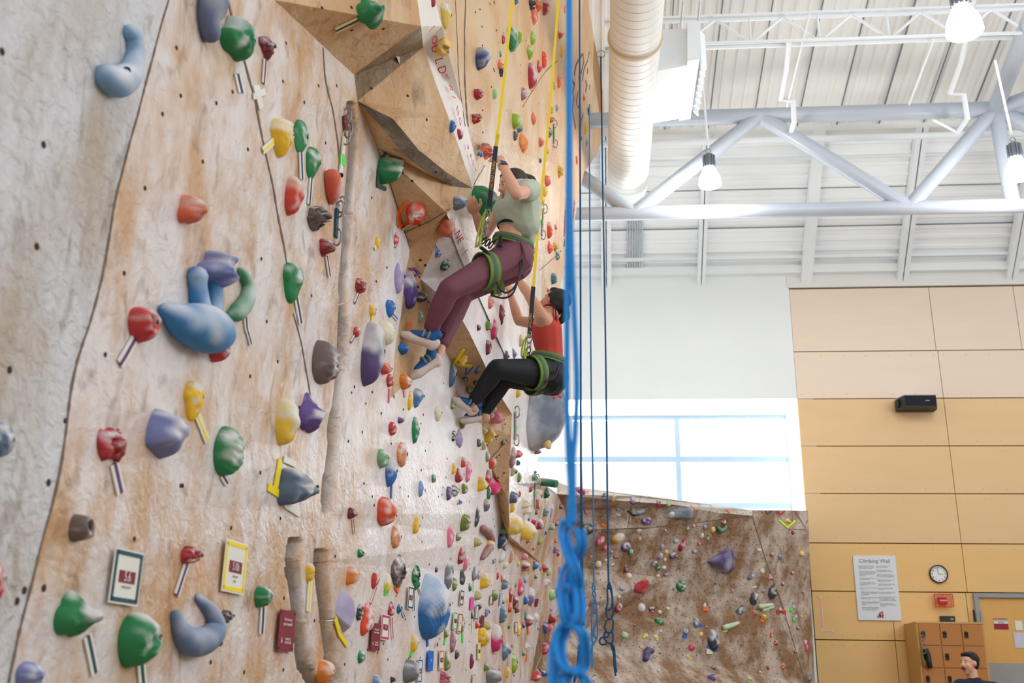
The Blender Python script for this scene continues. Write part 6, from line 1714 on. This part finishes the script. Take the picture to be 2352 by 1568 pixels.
def organic(prims, name, m, parent, vox=.007, smooth=6, seams=None):
    """tapered limbs and masses fused into one continuous skin"""
    bm = bmesh.new()
    for pr in prims:
        tmp = bmesh.new()
        if isinstance(pr[1], (int, float)):   # p0 r0 p1 r1
            for p_, r_ in ((pr[0], pr[1]), (pr[2], pr[3])):
                bmesh.ops.create_icosphere(tmp, subdivisions=2, radius=r_, matrix=Matrix.Translation(V(p_)))
            bmesh.ops.convex_hull(tmp, input=tmp.verts)
            loose = [v for v in tmp.verts if not v.link_faces]; bmesh.ops.delete(tmp, geom=loose, context='VERTS')
            # hull leaves interior faces out; remove non-hull faces
        else:              # centre, (ax, rx), (ay, ry), (az, rz)
            ce, (ax, rx), (ay, ry), (az, rz) = pr
            mx = Matrix((V(ax).normalized() * rx, V(ay).normalized() * ry, V(az).normalized() * rz)).transposed().to_4x4(); mx.translation = V(ce)
            bmesh.ops.create_icosphere(tmp, subdivisions=3, radius=1, matrix=mx)
        me_ = bpy.data.meshes.new('x'); tmp.to_mesh(me_); tmp.free(); bm.from_mesh(me_); bpy.data.meshes.remove(me_)
    me = bpy.data.meshes.new(name); bm.to_mesh(me); bm.free()
    to = bpy.data.objects.new('tmp', me); COL.objects.link(to)
    a = to.modifiers.new('r', 'REMESH'); a.mode = 'VOXEL'; a.voxel_size = vox
    b = to.modifiers.new('s', 'SMOOTH'); b.iterations = smooth; b.factor = .6
    r = bpy.data.meshes.new_from_object(to.evaluated_get(bpy.context.evaluated_depsgraph_get())); bpy.data.objects.remove(to)
    r.name = name; r.materials.clear(); r.polygons.foreach_set('use_smooth', [True] * len(r.polygons))
    pl = V(parent.location) if parent.parent is None else V(parent.location) + V(parent.parent.location)
    for v in r.vertices: v.co -= pl
    return link(name, r, m, parent)
def chainp(pts, rs): return [(pts[i], rs[i], pts[i + 1], rs[i + 1]) for i in range(len(pts) - 1)]
def lerp(a, b, t): return V(a) * (1 - t) + V(b) * t
def hand(wrist, tip, palm_n, curl, scale=1.0, side=1):
    """palm, four bent fingers of different lengths and a thumb leaving the palm's side"""
    w_, t_ = V(wrist), V(tip); d = (t_ - w_).normalized(); s = d.cross(V(palm_n)).normalized() * side; n = V(palm_n).normalized(); k = scale; out = []
    pc = w_ + d * .045 * k
    out.append((pc, (d, .050 * k), (s, .040 * k), (n, .015 * k)))
    for i, L in enumerate((.066, .076, .071, .056)):
        b = w_ + d * .078 * k + s * (.031 - .0205 * i) * k; a = curl; p1 = b + (d * math.cos(a * .4) - n * -math.sin(a * .4)) * L * .48 * k
        p2 = p1 + (d * math.cos(a * 1.3) + n * math.sin(a * 1.3)) * L * .32 * k; p3 = p2 + (d * math.cos(a * 2.1) + n * math.sin(a * 2.1)) * L * .24 * k
        out += [(b - d * .02, .0095 * k, b, .0095 * k), (b, .0092 * k, p1, .0085 * k), (p1, .0085 * k, p2, .0078 * k), (p2, .0078 * k, p3, .0068 * k)]
    b = w_ + d * .03 * k + s * .030 * k; p1 = b + (d * .7 + s * .7 + n * .25).normalized() * .038 * k; p2 = p1 + (d * .85 + s * .2 + n * .55).normalized() * .028 * k
    out += [(b, .0115 * k, p1, .0100 * k), (p1, .0100 * k, p2, .0080 * k)]
    return out
def head(ctr, fw, upv, k=1.0):
    """skull, jaw, nose, brow, cheeks, chin, ears; returns prims and frame"""
    f = V(fw).normalized(); u = (V(upv) - f * V(upv).dot(f)).normalized(); s = f.cross(u); C_ = V(ctr)
    at = lambda a, b, c_: C_ + (f * a + s * b + u * c_) * k
    pr = [(at(-.012, 0, .028), (f, .092 * k), (s, .074 * k), (u, .086 * k)), (at(.030, 0, -.030), (f, .055 * k), (s, .056 * k), (u, .068 * k)), (at(.052, 0, -.088), (f, .024 * k), (s, .026 * k), (u, .019 * k)),
          (at(.074, 0, .022), .013 * k, at(.100, 0, -.018), .0125 * k), (at(.090, .010, -.020), .009 * k, at(.090, -.010, -.020), .009 * k),
          (at(.068, .032, .026), .012 * k, at(.068, -.032, .026), .012 * k), (at(.058, .036, -.018), .022 * k, at(.048, .04, -.04), .018 * k), (at(.058, -.036, -.018), .022 * k, at(.048, -.04, -.04), .018 * k),
          (at(.078, .018, -.052), .008 * k, at(.078, -.018, -.052), .008 * k), (at(.076, .014, -.062), .008 * k, at(.076, -.014, -.062), .008 * k)]
    for b in (-1, 1): pr.append((at(-.004, .076 * b, -.004), ((f * .9 + u * .2), .016 * k), (s, .006 * k), (u, .029 * k)))
    return pr, at, f, u, s
def face(at, f, u, s, parent, k=1.0, smile=True, beard=None, hairm=hair):
    for b in (-1, 1):
        e = at(.0755, .029 * b, .010)
        MB().lathe(e - f * .012 * k, f, [(0, .009 * k), (.006 * k, .0095 * k), (.011 * k, .006 * k)], 12).build('eye', eyew, parent, smooth=True)
        MB().lathe(e - f * .0025 * k, f, [(0, .0055 * k), (.0025 * k, .0048 * k)], 10).build('iris', eyem, parent)
        MB().tube(catmull([at(.079, .014 * b, .028), at(.0765, .028 * b, .033), at(.066, .043 * b, .029)], 3), .0024 * k, 6).build('eyebrow', hairm, parent)
    MB().tube(catmull([at(.076, -.026, -.050), at(.090, -.010, -.054), at(.091, 0, -.055), at(.090, .010, -.054), at(.076, .026, -.050)], 3), .0038 * k, 8).build('upper_lip', lipm, parent, smooth=True)
    MB().tube(catmull([at(.076, -.025, -.053), at(.088, -.010, -.067), at(.089, 0, -.068), at(.088, .010, -.067), at(.076, .025, -.053)], 3), .0040 * k, 8).build('lower_lip', lipm, parent, smooth=True)
    if smile: MB().obox(at(.0855, 0, -.060), f, s, u, .003 * k, .014 * k, .004 * k).build('teeth', teeth, parent)
def shoe(heel, toe, up_, side, parent, k=1.0, sock=None):
    """climbing shoe: asymmetric pointed sole, tensioned heel, blue upper, grey straps, black pull loop"""
    h, t = V(heel), V(toe); d = (t - h).normalized(); u = (V(up_) - d * V(up_).dot(d)).normalized(); s = d.cross(u); L = (t - h).length
    a = lambda x, y, z: h + d * x * L + s * y * k + u * z * k
    sh = thing  # noqa
    organic([(a(.08, 0, .012), .034 * k, a(.45, 0, .004), .030 * k), (a(.45, 0, .004), .030 * k, a(.75, .004, .0), .036 * k), (a(.75, .004, 0), .036 * k, a(.96, .006, -.004), .020 * k), (a(.04, 0, .030), .030 * k, a(.12, 0, .0), .032 * k)], 'shoe', shoew, parent, .006, 5)
    organic([(a(.16, 0, .045), .034 * k, a(.36, 0, .044), .033 * k), (a(.36, 0, .044), .033 * k, a(.70, .004, .020), .031 * k), (a(.10, 0, .075), .037 * k, a(.20, 0, .05), .034 * k)], 'shoe_upper', shoeb, parent, .006, 4)
    for x in (.30, .45):
        pts = [a(x, .036 * math.cos(q_), .040 + .036 * math.sin(q_)) for q_ in [math.pi * i / 8 for i in range(-1, 10)]]
        mb = MB().tube(pts, .008 * k, 6); mb.build('strap', shoeg, parent, smooth=True)
    MB().tube(catmull([a(.02, 0, .05), a(-.07, 0, .075), a(-.10, 0, .10), a(-.04, 0, .11), a(.05, 0, .09)], 4), .006 * k, 6).build('pull_loop', bras, parent, smooth=True)
def band(ctr, nrm, ax, ra, rb, w_, th, m, parent, name, a0=0, a1=360):
    n = V(nrm).normalized(); x = (V(ax) - n * V(ax).dot(n)).normalized(); y = n.cross(x); mb = MB(); N = 36; full = a1 - a0 >= 360
    for i in range(N + (0 if full else 1)):
        a = math.radians(a0 + (a1 - a0) * i / N); rd = x * math.cos(a) * ra + y * math.sin(a) * rb; ro = rd.normalized()
        for b, e in ((-1, 0), (-1, 1), (1, 1), (1, 0)): mb.v.append(V(ctr) + rd + n * w_ / 2 * b + ro * th * e)
    M_ = N if full else N
    for i in range(M_):
        p_ = i * 4; q_ = ((i + 1) % N if full else i + 1) * 4
        for j in range(4): mb.f.append([p_ + j, p_ + (j + 1) % 4, q_ + (j + 1) % 4, q_ + j])
    return mb.build(name, m, parent, smooth=True)
def hook_ring(ctr, u, s, r, m, parent, name='carabiner', k=1.6, th=.005):
    u, s = V(u).normalized(), V(s).normalized()
    return MB().tube([V(ctr) + u * r * k * math.sin(a) + s * r * math.cos(a) for a in [i * math.pi / 7 for i in range(14)]], th, 6, closed=True).build(name, m, parent, smooth=True)

# ---- upper climber: sage tee, mauve leggings
J = atY
pel = J(1172, 590, 5.88); wst = J(1178, 528, 5.86); chs = J(1190, 475, 5.86); nk = J(1196, 425, 5.90)
ct = J(1176, 428, 5.97)
p1 = thing('person', 'climber in sage tee and mauve leggings hanging from the wall by a yellow strap', 'person', pel)
hp, hat, hf, hu, hs_ = head(ct, (-.80, -.42, -.30), (-.28, -.20, .92), .96)
shN, elN, wrN, hdN = J(1220, 436, 5.72), J(1187, 446, 5.44), J(1151, 372, 5.66), J(1122, 338, 5.84)
shF, elF, wrF, hdF = J(1172, 446, 6.02), J(1112, 540, 5.95), J(1092, 490, 5.78), J(1079, 455, 5.62)
hipN, knN, anN = J(1160, 600, 5.78), J(1032, 664, 5.52), J(987, 758, 5.66)
hipF, knF, anF = J(1176, 612, 5.98), J(1066, 672, 5.92), J(1012, 800, 5.80)
arms = chainp([shN, lerp(shN, elN, .4), elN], [.052, .046, .037]) + chainp([elN, lerp(elN, wrN, .3), wrN], [.037, .039, .025]) + chainp([shF, elF, lerp(elF, wrF, .35), wrF], [.046, .038, .038, .025])
pn = (hdN - wrN).normalized(); 
hN = hand(wrN, hdN, (-.25, .9, .1), .75, 1.0, 1); hF_ = hand(wrF, hdF, (-.4, .3, .8), .5, 1.0, -1)
torso = [(pel + V((.0, 0, .01)), .118, lerp(pel, wst, .6), .100), (lerp(pel, wst, .6), .100, wst, .088), (wst, .088, chs, .105), (chs, .105, lerp(chs, nk, .6), .085), (lerp(chs, nk, .7), .055, ct - hu * .06 - hf * .02, .046), (shN, .05, shF, .05), (lerp(shN, nk, .3), .06, chs, .10)]
legsF = lambda g: chainp([hipF, lerp(hipF, knF, .5), knF, lerp(knF, anF, .35), anF], [.098 + g, .078 + g, .058 + g, .056 + g, .036 + g]); legsN = lambda g: chainp([hipN, lerp(hipN, knN, .45), knN, lerp(knN, anN, .35), anN], [.104 + g, .084 + g, .060 + g, .058 + g, .036 + g])
organic(hp + arms + hN + hF_ + torso + legsF(-.006) + legsN(-.006) + chainp([anN, J(987, 782, 5.65)], [.032, .028]) + chainp([anF, J(1008, 816, 5.79)], [.032, .028]), 'body', skin, p1, .0062, 4)
cut = lambda a, b, t: lerp(a, b, t)
organic([(pel + V((.035, -.03, -.015)), .122, lerp(pel, wst, .45), .103), (pel + V((.04, -.05, -.03)), .112, hipN, .110), (pel + V((.04, .04, -.03)), .105, hipF, .104), (lerp(pel, wst, .45), .103, lerp(pel, wst, .62), .098)] +
        chainp([hipF, lerp(hipF, knF, .5), knF, lerp(knF, anF, .35), lerp(knF, anF, .90)], [.106, .086, .066, .064, .045]) + chainp([hipN, lerp(hipN, knN, .45), knN, lerp(knN, anN, .35), lerp(knN, anN, .92)], [.112, .092, .068, .067, .046]), 'leggings', legm, p1, .008, 5)
# tee: shell over chest and shoulders with short sleeve, hanging hem
hem = lerp(wst, chs, .34); bk = V((.06, -.01, -.02))
organic([(hem + bk, .112, hem + V((-.03, -.01, .05)), .112), (hem + bk, .112, chs + V((.02, 0, 0)), .122), (chs + V((.02, 0, 0)), .122, lerp(chs, nk, .62), .098), (shN, .068, shF, .062), (shN, .070, lerp(shN, elN, .42), .060), (shF, .060, lerp(shF, elF, .4), .054), (lerp(shN, nk, .4), .062, chs, .11), (hem + V((.10, 0, -.06)), .055, chs + V((.07, 0, .02)), .08), (hem + V((.105, 0, -.14)), .028, hem + V((.09, 0, -.02)), .06)], 'tee_shirt', teem, p1, .008, 4)
mb = MB(); ws = []
band(lerp(wst, chs, .16), (chs - wst).normalized(), (1, 0, 0), .099, .099, .040, .006, bras, p1, 'sports_bra')
# hair with ponytail
organic([(hat(-.030, 0, .040), (hf, .090), (hs_, .082), (hu, .084)), (hat(-.048, 0, -.012), (hf, .060), (hs_, .076), (hu, .070)), (hat(.01, 0, .084), (hf, .052), (hs_, .060), (hu, .026)), (hat(-.100, 0, .045), .024, hat(-.125, 0, .06), .018), (hat(-.125, 0, .06), .022, hat(-.165, .01, .035), .032), (hat(-.165, .01, .035), .032, hat(-.18, .015, -.035), .026), (hat(-.18, .015, -.035), .026, hat(-.165, .02, -.085), .010), (hat(.03, .062, .03), .014, hat(.0, .072, -.01), .012), (hat(.03, -.062, .03), .014, hat(.0, -.072, -.01), .012)], 'hair', hair, p1, .006, 3)
hook_ring(hat(-.112, 0, .055), hu, hs_, .022, bras, p1, 'hair_tie', 1, .007)
face(hat, hf, hu, hs_, p1, .96)
shoe(J(1000, 798, 5.66), J(922, 764, 5.60), (.25, -.1, 1), 1, p1, .95); shoe(J(1012, 828, 5.78), J(944, 866, 5.72), (-.2, -.1, 1), 1, p1, .95)
# watch
wd = (wrN - elN).normalized(); wc = lerp(wrN, elN, .12)
band(wc, wd, (0, 0, 1), .030, .030, .020, .004, mat('watch_band', c(226, 206, 196), .5), p1, 'watch_band')
MB().obox(wc + V((.008, -.033, .004)), wd, V((.9, .1, -.4)).cross(wd).normalized().cross(wd).normalized(), V((0, -1, .1)), .021, .018, .007).build('watch', mat('watch_face', c(40, 40, 96), .2), p1)
# harness
hx = V((1, -.3, 0)); tn = (wst - pel).normalized() + V((.28, 0, .25)); wbc = lerp(pel, wst, .50)
band(wbc + V((.01, 0, 0)), tn, (1, 0, 0), .122, .118, .050, .010, harn, p1, 'waist_belt'); band(wbc + V((.01, 0, 0)), tn, (1, 0, 0), .128, .124, .020, .008, harng, p1, 'belt_webbing')
for nm_, h_, k_, t_, r_ in (('leg_loop', hipN, knN, .36, .103), ('leg_loop', hipF, knF, .42, .096)):
    cc = lerp(h_, k_, t_); dn = (k_ - h_).normalized() + V((-.1, 0, .35 if h_ is hipN else .1))
    l_ = band(cc, dn, (0, 0, 1), r_ + .006, r_ + .006, .074, .008, harn, p1, nm_); band(cc, dn, (0, 0, 1), r_ + .013, r_ + .013, .022, .004, harng, p1, 'loop_webbing')
MB().tube([J(1150, 543, 5.66), J(1148, 566, 5.645)], .012, 8).build('riser_strap', bras, p1); MB().obox(J(1147, 562, 5.645), (1, 0, 0), (0, 0, 1), (0, -1, 0), .018, .014, .006).build('buckle', latch, p1)
MB().tube([J(1104, 568, 5.62), J(1118, 578, 5.60), J(1124, 590, 5.60)], .011, 8).build('riser_strap', bras, p1)
tie = J(1108, 560, 5.62)
for k in range(4): hook_ring(J(1122 - 3 * k, 488 + 16 * k, 5.55), (0, 0, 1), (.8, -.5, .1), .012 + .003 * (k % 2), chain, p1, 'carabiner', 1.7, .0045)
for k in range(3): hook_ring(J(1112 + 8 * k, 552 + 5 * k, 5.62), (.4, 0, 1), (.8, -.5, .1), .016, bras, p1, 'carabiner', 1.5, .0045)
MB().tube(catmull([J(1118, 480, 5.56), J(1108, 500, 5.58), J(1098, 535, 5.6), J(1092, 568, 5.6)], 5), .0055, 8).build('tie_cord', cordy, p1, smooth=True)
MB().tube(catmull([J(1116, 482, 5.54), J(1110, 510, 5.56), J(1104, 545, 5.58), J(1096, 566, 5.6), J(1104, 548, 5.58), J(1114, 542, 5.58)], 5), .0055, 8).build('tie_cord', cordy, p1, smooth=True)
MB().tube([J(1102 + 2 * (k % 2), 542 + 3 * k, 5.58) for k in range(9)], .009, 8).build('cord_knot', cordy, p1, smooth=True)
# gear loops trailing
gm = mat('strap_plum', c(60, 44, 56), .7)
MB().tube(catmull([J(1200, 560, 5.8), J(1199, 610, 5.72), J(1184, 655, 5.66), J(1163, 672, 5.64), J(1146, 660, 5.64), J(1140, 640, 5.66)], 6), .006, 6).build('rear_strap', gm, p1, smooth=True)
MB().tube(catmull([J(1192, 570, 5.78), J(1194, 620, 5.70), J(1180, 670, 5.64), J(1158, 684, 5.64), J(1128, 678, 5.68)], 6), .006, 6).build('rear_strap', gm, p1, smooth=True)
MB().tube([J(1197, 556, 5.74), J(1204, 578, 5.72), J(1209, 600, 5.72)], .008, 6).build('strap_tail', legm, p1)

# ---- lower climber: red tank top, black leggings
pel = J(1258, 862, 6.86); wst = J(1262, 806, 6.86); chs = J(1254, 752, 6.84); nk = J(1262, 712, 6.86); ct = J(1271, 696, 6.88)
p2 = thing('person', 'climber in red tank top and black leggings reaching up below the other climber', 'person', pel)
hp, hat, hf, hu, hs_ = head(ct, (-.80, .38, .42), (.42, .05, .90), .98)
shN, elN, wrN, hdN = J(1244, 726, 6.72), J(1213, 674, 6.78), J(1189, 640, 6.9), J(1178, 622, 6.98)
shF, elF, wrF, hdF = J(1238, 744, 6.98), J(1192, 737, 7.05), J(1172, 674, 7.08), J(1166, 648, 7.12)
hipN, knN, anN = J(1250, 858, 6.78), J(1142, 846, 6.50), J(1088, 922, 6.66); hipF, knF, anF = J(1252, 872, 6.95), J(1160, 868, 6.72), J(1114, 944, 6.80)
arms = chainp([shN, lerp(shN, elN, .4), elN], [.050, .044, .036]) + chainp([elN, lerp(elN, wrN, .3), wrN], [.036, .038, .025]) + chainp([shF, elF, lerp(elF, wrF, .35), wrF], [.046, .038, .038, .025])
torso = [(pel, .118, lerp(pel, wst, .6), .100), (lerp(pel, wst, .6), .1, wst, .088), (wst, .088, chs, .108), (chs, .108, lerp(chs, nk, .55), .088), (lerp(chs, nk, .7), .054, ct - hu * .06 - hf * .02, .047), (shN, .05, shF, .05), (shN, .05, chs, .10), (shF, .05, chs, .10)]
organic(hp + arms + hand(wrN, hdN, (-.6, .6, 0), .6, 1, 1) + hand(wrF, hdF, (-.6, .6, 0), .6, 1, -1) + torso + chainp([hipF, knF, anF, anF - V((0, 0, .05))], [.09, .055, .034, .034]) + chainp([hipN, knN, anN, anN - V((0, 0, .05))], [.095, .058, .034, .034]), 'body', skin2, p2, .0066, 4)
organic([(pel + V((.03, -.03, -.02)), .124, lerp(pel, wst, .5), .104), (pel + V((.03, -.05, -.03)), .112, hipN, .108), (pel + V((.03, .05, -.03)), .106, hipF, .104)] +
        chainp([hipF, lerp(hipF, knF, .5), knF, lerp(knF, anF, .35), lerp(knF, anF, .98)], [.104, .086, .066, .062, .045]) + chainp([hipN, lerp(hipN, knN, .45), knN, lerp(knN, anN, .35), lerp(knN, anN, .98)], [.110, .092, .068, .065, .046]), 'leggings', blackm, p2, .008, 5)
organic([(lerp(pel, wst, .55), .106, wst, .099), (wst, .099, lerp(chs, wst, .1), .118), (lerp(chs, wst, .1), .118, lerp(chs, nk, .18), .104)], 'tank_top', redt, p2, .008, 4)
for sN in (shN, shF):
    e_ = lerp(nk, sN, .55); MB().tube(catmull([lerp(chs, sN, .25) + V((.07, -.05, .02)), e_ + V((.05, -.01, .05)), e_ + V((-.01, 0, .055)), lerp(chs, sN, .3) + V((-.09, 0, .02))], 5), .007, 6).build('shoulder_strap', redt, p2, smooth=True)
    MB().tube(catmull([lerp(chs, sN, .15) + V((.08, -.05, .0)), e_ + V((.065, -.02, .045)), e_ + V((-.01, 0, .06))], 5), .005, 6).build('bra_strap', bras, p2, smooth=True)
organic([(hat(-.048, 0, -.012), (hf, .060), (hs_, .076), (hu, .070)), (hat(-.032, 0, .036), (hf, .092), (hs_, .084), (hu, .086)), (hat(.015, 0, .086), (hf, .062), (hs_, .064), (hu, .030)), (hat(-.09, 0, -.01), .034, hat(-.125, 0, -.02), .022), (hat(-.125, 0, -.02), .026, hat(-.15, 0, -.07), .036), (hat(-.15, 0, -.07), .036, hat(-.135, 0, -.14), .016), (hat(.02, -.064, .03), .016, hat(-.02, -.074, -.01), .012)], 'hair', hair2, p2, .0066, 3)
face(hat, hf, hu, hs_, p2, .98, False, hairm=hair2)
shoe(J(1087, 950, 6.68), J(1043, 914, 6.58), (.5, -.1, .9), 1, p2, .95); shoe(J(1112, 962, 6.82), J(1060, 964, 6.70), (.1, -.1, 1), 1, p2, .95)
wbc = lerp(pel, wst, .62); tn = (wst - pel).normalized() + V((.18, 0, .1))
band(wbc, tn, (1, 0, 0), .122, .120, .050, .010, harn, p2, 'waist_belt'); band(wbc, tn, (1, 0, 0), .128, .126, .018, .008, harng, p2, 'belt_webbing')
for h_, k_, t_, r_ in ((hipN, knN, .22, .110), (hipF, knF, .30, .102)):
    cc = lerp(h_, k_, t_); dn = (k_ - h_).normalized() + V((-.1, 0, -.15)); band(cc, dn, (0, 0, 1), r_ + .004, r_ + .004, .070, .008, harn, p2, 'leg_loop'); band(cc, dn, (0, 0, 1), r_ + .011, r_ + .011, .020, .004, harng, p2, 'loop_webbing')
for k in range(3):
    MB().tube(catmull([J(1284 - 5 * k, 838 + 6 * k, 6.74), J(1274 - 5 * k, 866, 6.66), J(1250, 876 + 4 * k, 6.64)], 5), .0045, 6).build('rear_strap', gm, p2, smooth=True)
MB().tube(catmull([J(1294, 838, 6.8), J(1290, 880, 6.78), J(1262, 906, 6.74), J(1228, 896, 6.7), J(1210, 888, 6.7)], 6), .004, 6).build('rear_strap', gm, p2, smooth=True)
for k in range(5): hook_ring(J(1217 - k, 768 + 12 * k, 6.50 + .04 * k), (0, 0, 1), (.8, -.5, .1), .013 + .004 * (k % 2), chain if k < 3 else bras, p2, 'carabiner', 1.7, .0045)
for d_ in (0, 5): MB().tube(catmull([J(1216, 766, 6.5), J(1208 - d_, 785, 6.52), J(1203 - d_, 815, 6.55), J(1206, 822, 6.6), J(1212 - d_, 800, 6.6)], 5), .006, 8).build('tie_cord', cordy, p2, smooth=True)
hook_ring(J(1293, 845, 6.8), (0, 0, 1), (1, 0, 0), .012, bras, p2, 'carabiner', 1.5, .004)

# ---- seated man in a navy tee
YM = 11.15
ct = J(2226, 1524, YM); nk = J(2232, 1552, YM + .03); 
p3 = thing('person', 'seated man with moustache in a navy tee looking to the left', 'person', V((ct.x, YM, .5)))
hp, hat, hf, hu, hs_ = head(ct, (-.86, -.50, .02), (0, 0, 1), 1.0)
b0 = V((nk.x + .02, YM, 0)); chs = b0 + V((0, 0, nk.z - .20)); pel = b0 + V((.02, .05, .56))
sL, sR = b0 + V((-.17, -.05, nk.z - .10)), b0 + V((.19, .05, nk.z - .12))
eL, eR = sL + V((-.10, -.10, -.27)), sR + V((.10, -.06, -.27)); wL_, wR = eL + V((.10, -.22, -.04)), eR + V((-.14, -.22, -.02))
kL, kR = pel + V((-.22, -.42, -.02)), pel + V((.22, -.42, -.02)); aL, aR = kL + V((0, -.02, -.44)), kR + V((0, -.02, -.44))
tor = [(pel, .13, lerp(pel, chs, .5), .125), (lerp(pel, chs, .5), .125, chs, .135), (chs, .135, lerp(chs, nk, .5), .10), (lerp(chs, nk, .6), .06, ct - V((0, 0, .07)) - hf * .02, .055), (sL, .062, sR, .062), (sL, .062, chs, .12), (sR, .062, chs, .12)]
organic(hp + tor + chainp([sL, eL, wL_], [.056, .045, .030]) + chainp([sR, eR, wR], [.056, .045, .030]) + hand(wL_, wL_ + V((.05, -.08, -.02)), (0, 0, -1), .5) + hand(wR, wR + V((-.05, -.08, -.02)), (0, 0, -1), .5, 1, -1) + chainp([pel + V((-.08, 0, 0)), kL, aL, aL + V((0, -.16, -.03))], [.10, .065, .045, .03]) + chainp([pel + V((.08, 0, 0)), kR, aR, aR + V((0, -.16, -.03))], [.10, .065, .045, .03]), 'body', skin, p3, .009, 4)
organic([(pel + V((0, 0, .04)), .142, lerp(pel, chs, .5), .138), (lerp(pel, chs, .5), .138, chs, .148), (chs, .148, lerp(chs, nk, .48), .110), (sL, .074, sR, .074), (sL, .074, chs, .13), (sR, .074, chs, .13), (sL, .074, lerp(sL, eL, .6), .070), (sR, .074, lerp(sR, eR, .6), .070)], 't_shirt', navyt, p3, .01, 4)
organic([(pel, .145, pel + V((0, -.05, 0)), .14)] + chainp([pel + V((-.09, 0, 0)), kL, aL], [.115, .078, .06]) + chainp([pel + V((.09, 0, 0)), kR, aR], [.115, .078, .06]), 'trousers', harng, p3, .012, 4)
for a in (aL, aR): organic([(a + V((0, .02, -.03)), .045, a + V((0, -.18, -.06)), .035)], 'shoe', latch, p3, .009, 3)
organic([(hat(-.042, 0, .0), (hf, .062), (hs_, .074), (hu, .066)), (hat(-.025, 0, .045), (hf, .094), (hs_, .080), (hu, .080)), (hat(.025, 0, .090), (hf, .058), (hs_, .060), (hu, .026))], 'hair', hair2, p3, .008, 2)
MB().tube(catmull([hat(.084, -.024, -.050), hat(.094, 0, -.043), hat(.084, .024, -.050)], 4), .0055, 6).build('moustache', hair2, p3, smooth=True)
face(hat, hf, hu, hs_, p3, 1.0, False, hairm=hair2)
tg = chs + V((-.055, -.150, .05)); MB().obox(tg, (1, -.2, -.35), (.3, .1, 1), (0, -1, 0), .042, .016, .003).build('name_tag', TM['white'], p3)
MB().obox(chs + V((.09, -.135, .05)), (1, .2, 0), (0, 0, 1), (0, -1, 0), .014, .014, .002).build('chest_emblem', mat('emblem_tan', c(190, 150, 120), .6), p3)
bn = thing('bench', 'low plywood bench under the seated man', 'bench', (pel.x, YM + .05, 0))
MB().box((pel.x - .6, YM - .13, .38), (pel.x + .6, YM + .28, .425)).build('seat', lkm, bn)
for a in (-.55, .50): MB().box((pel.x + a, YM - .1, 0), (pel.x + a + .05, YM + .25, .38)).build('leg', lkm, bn)
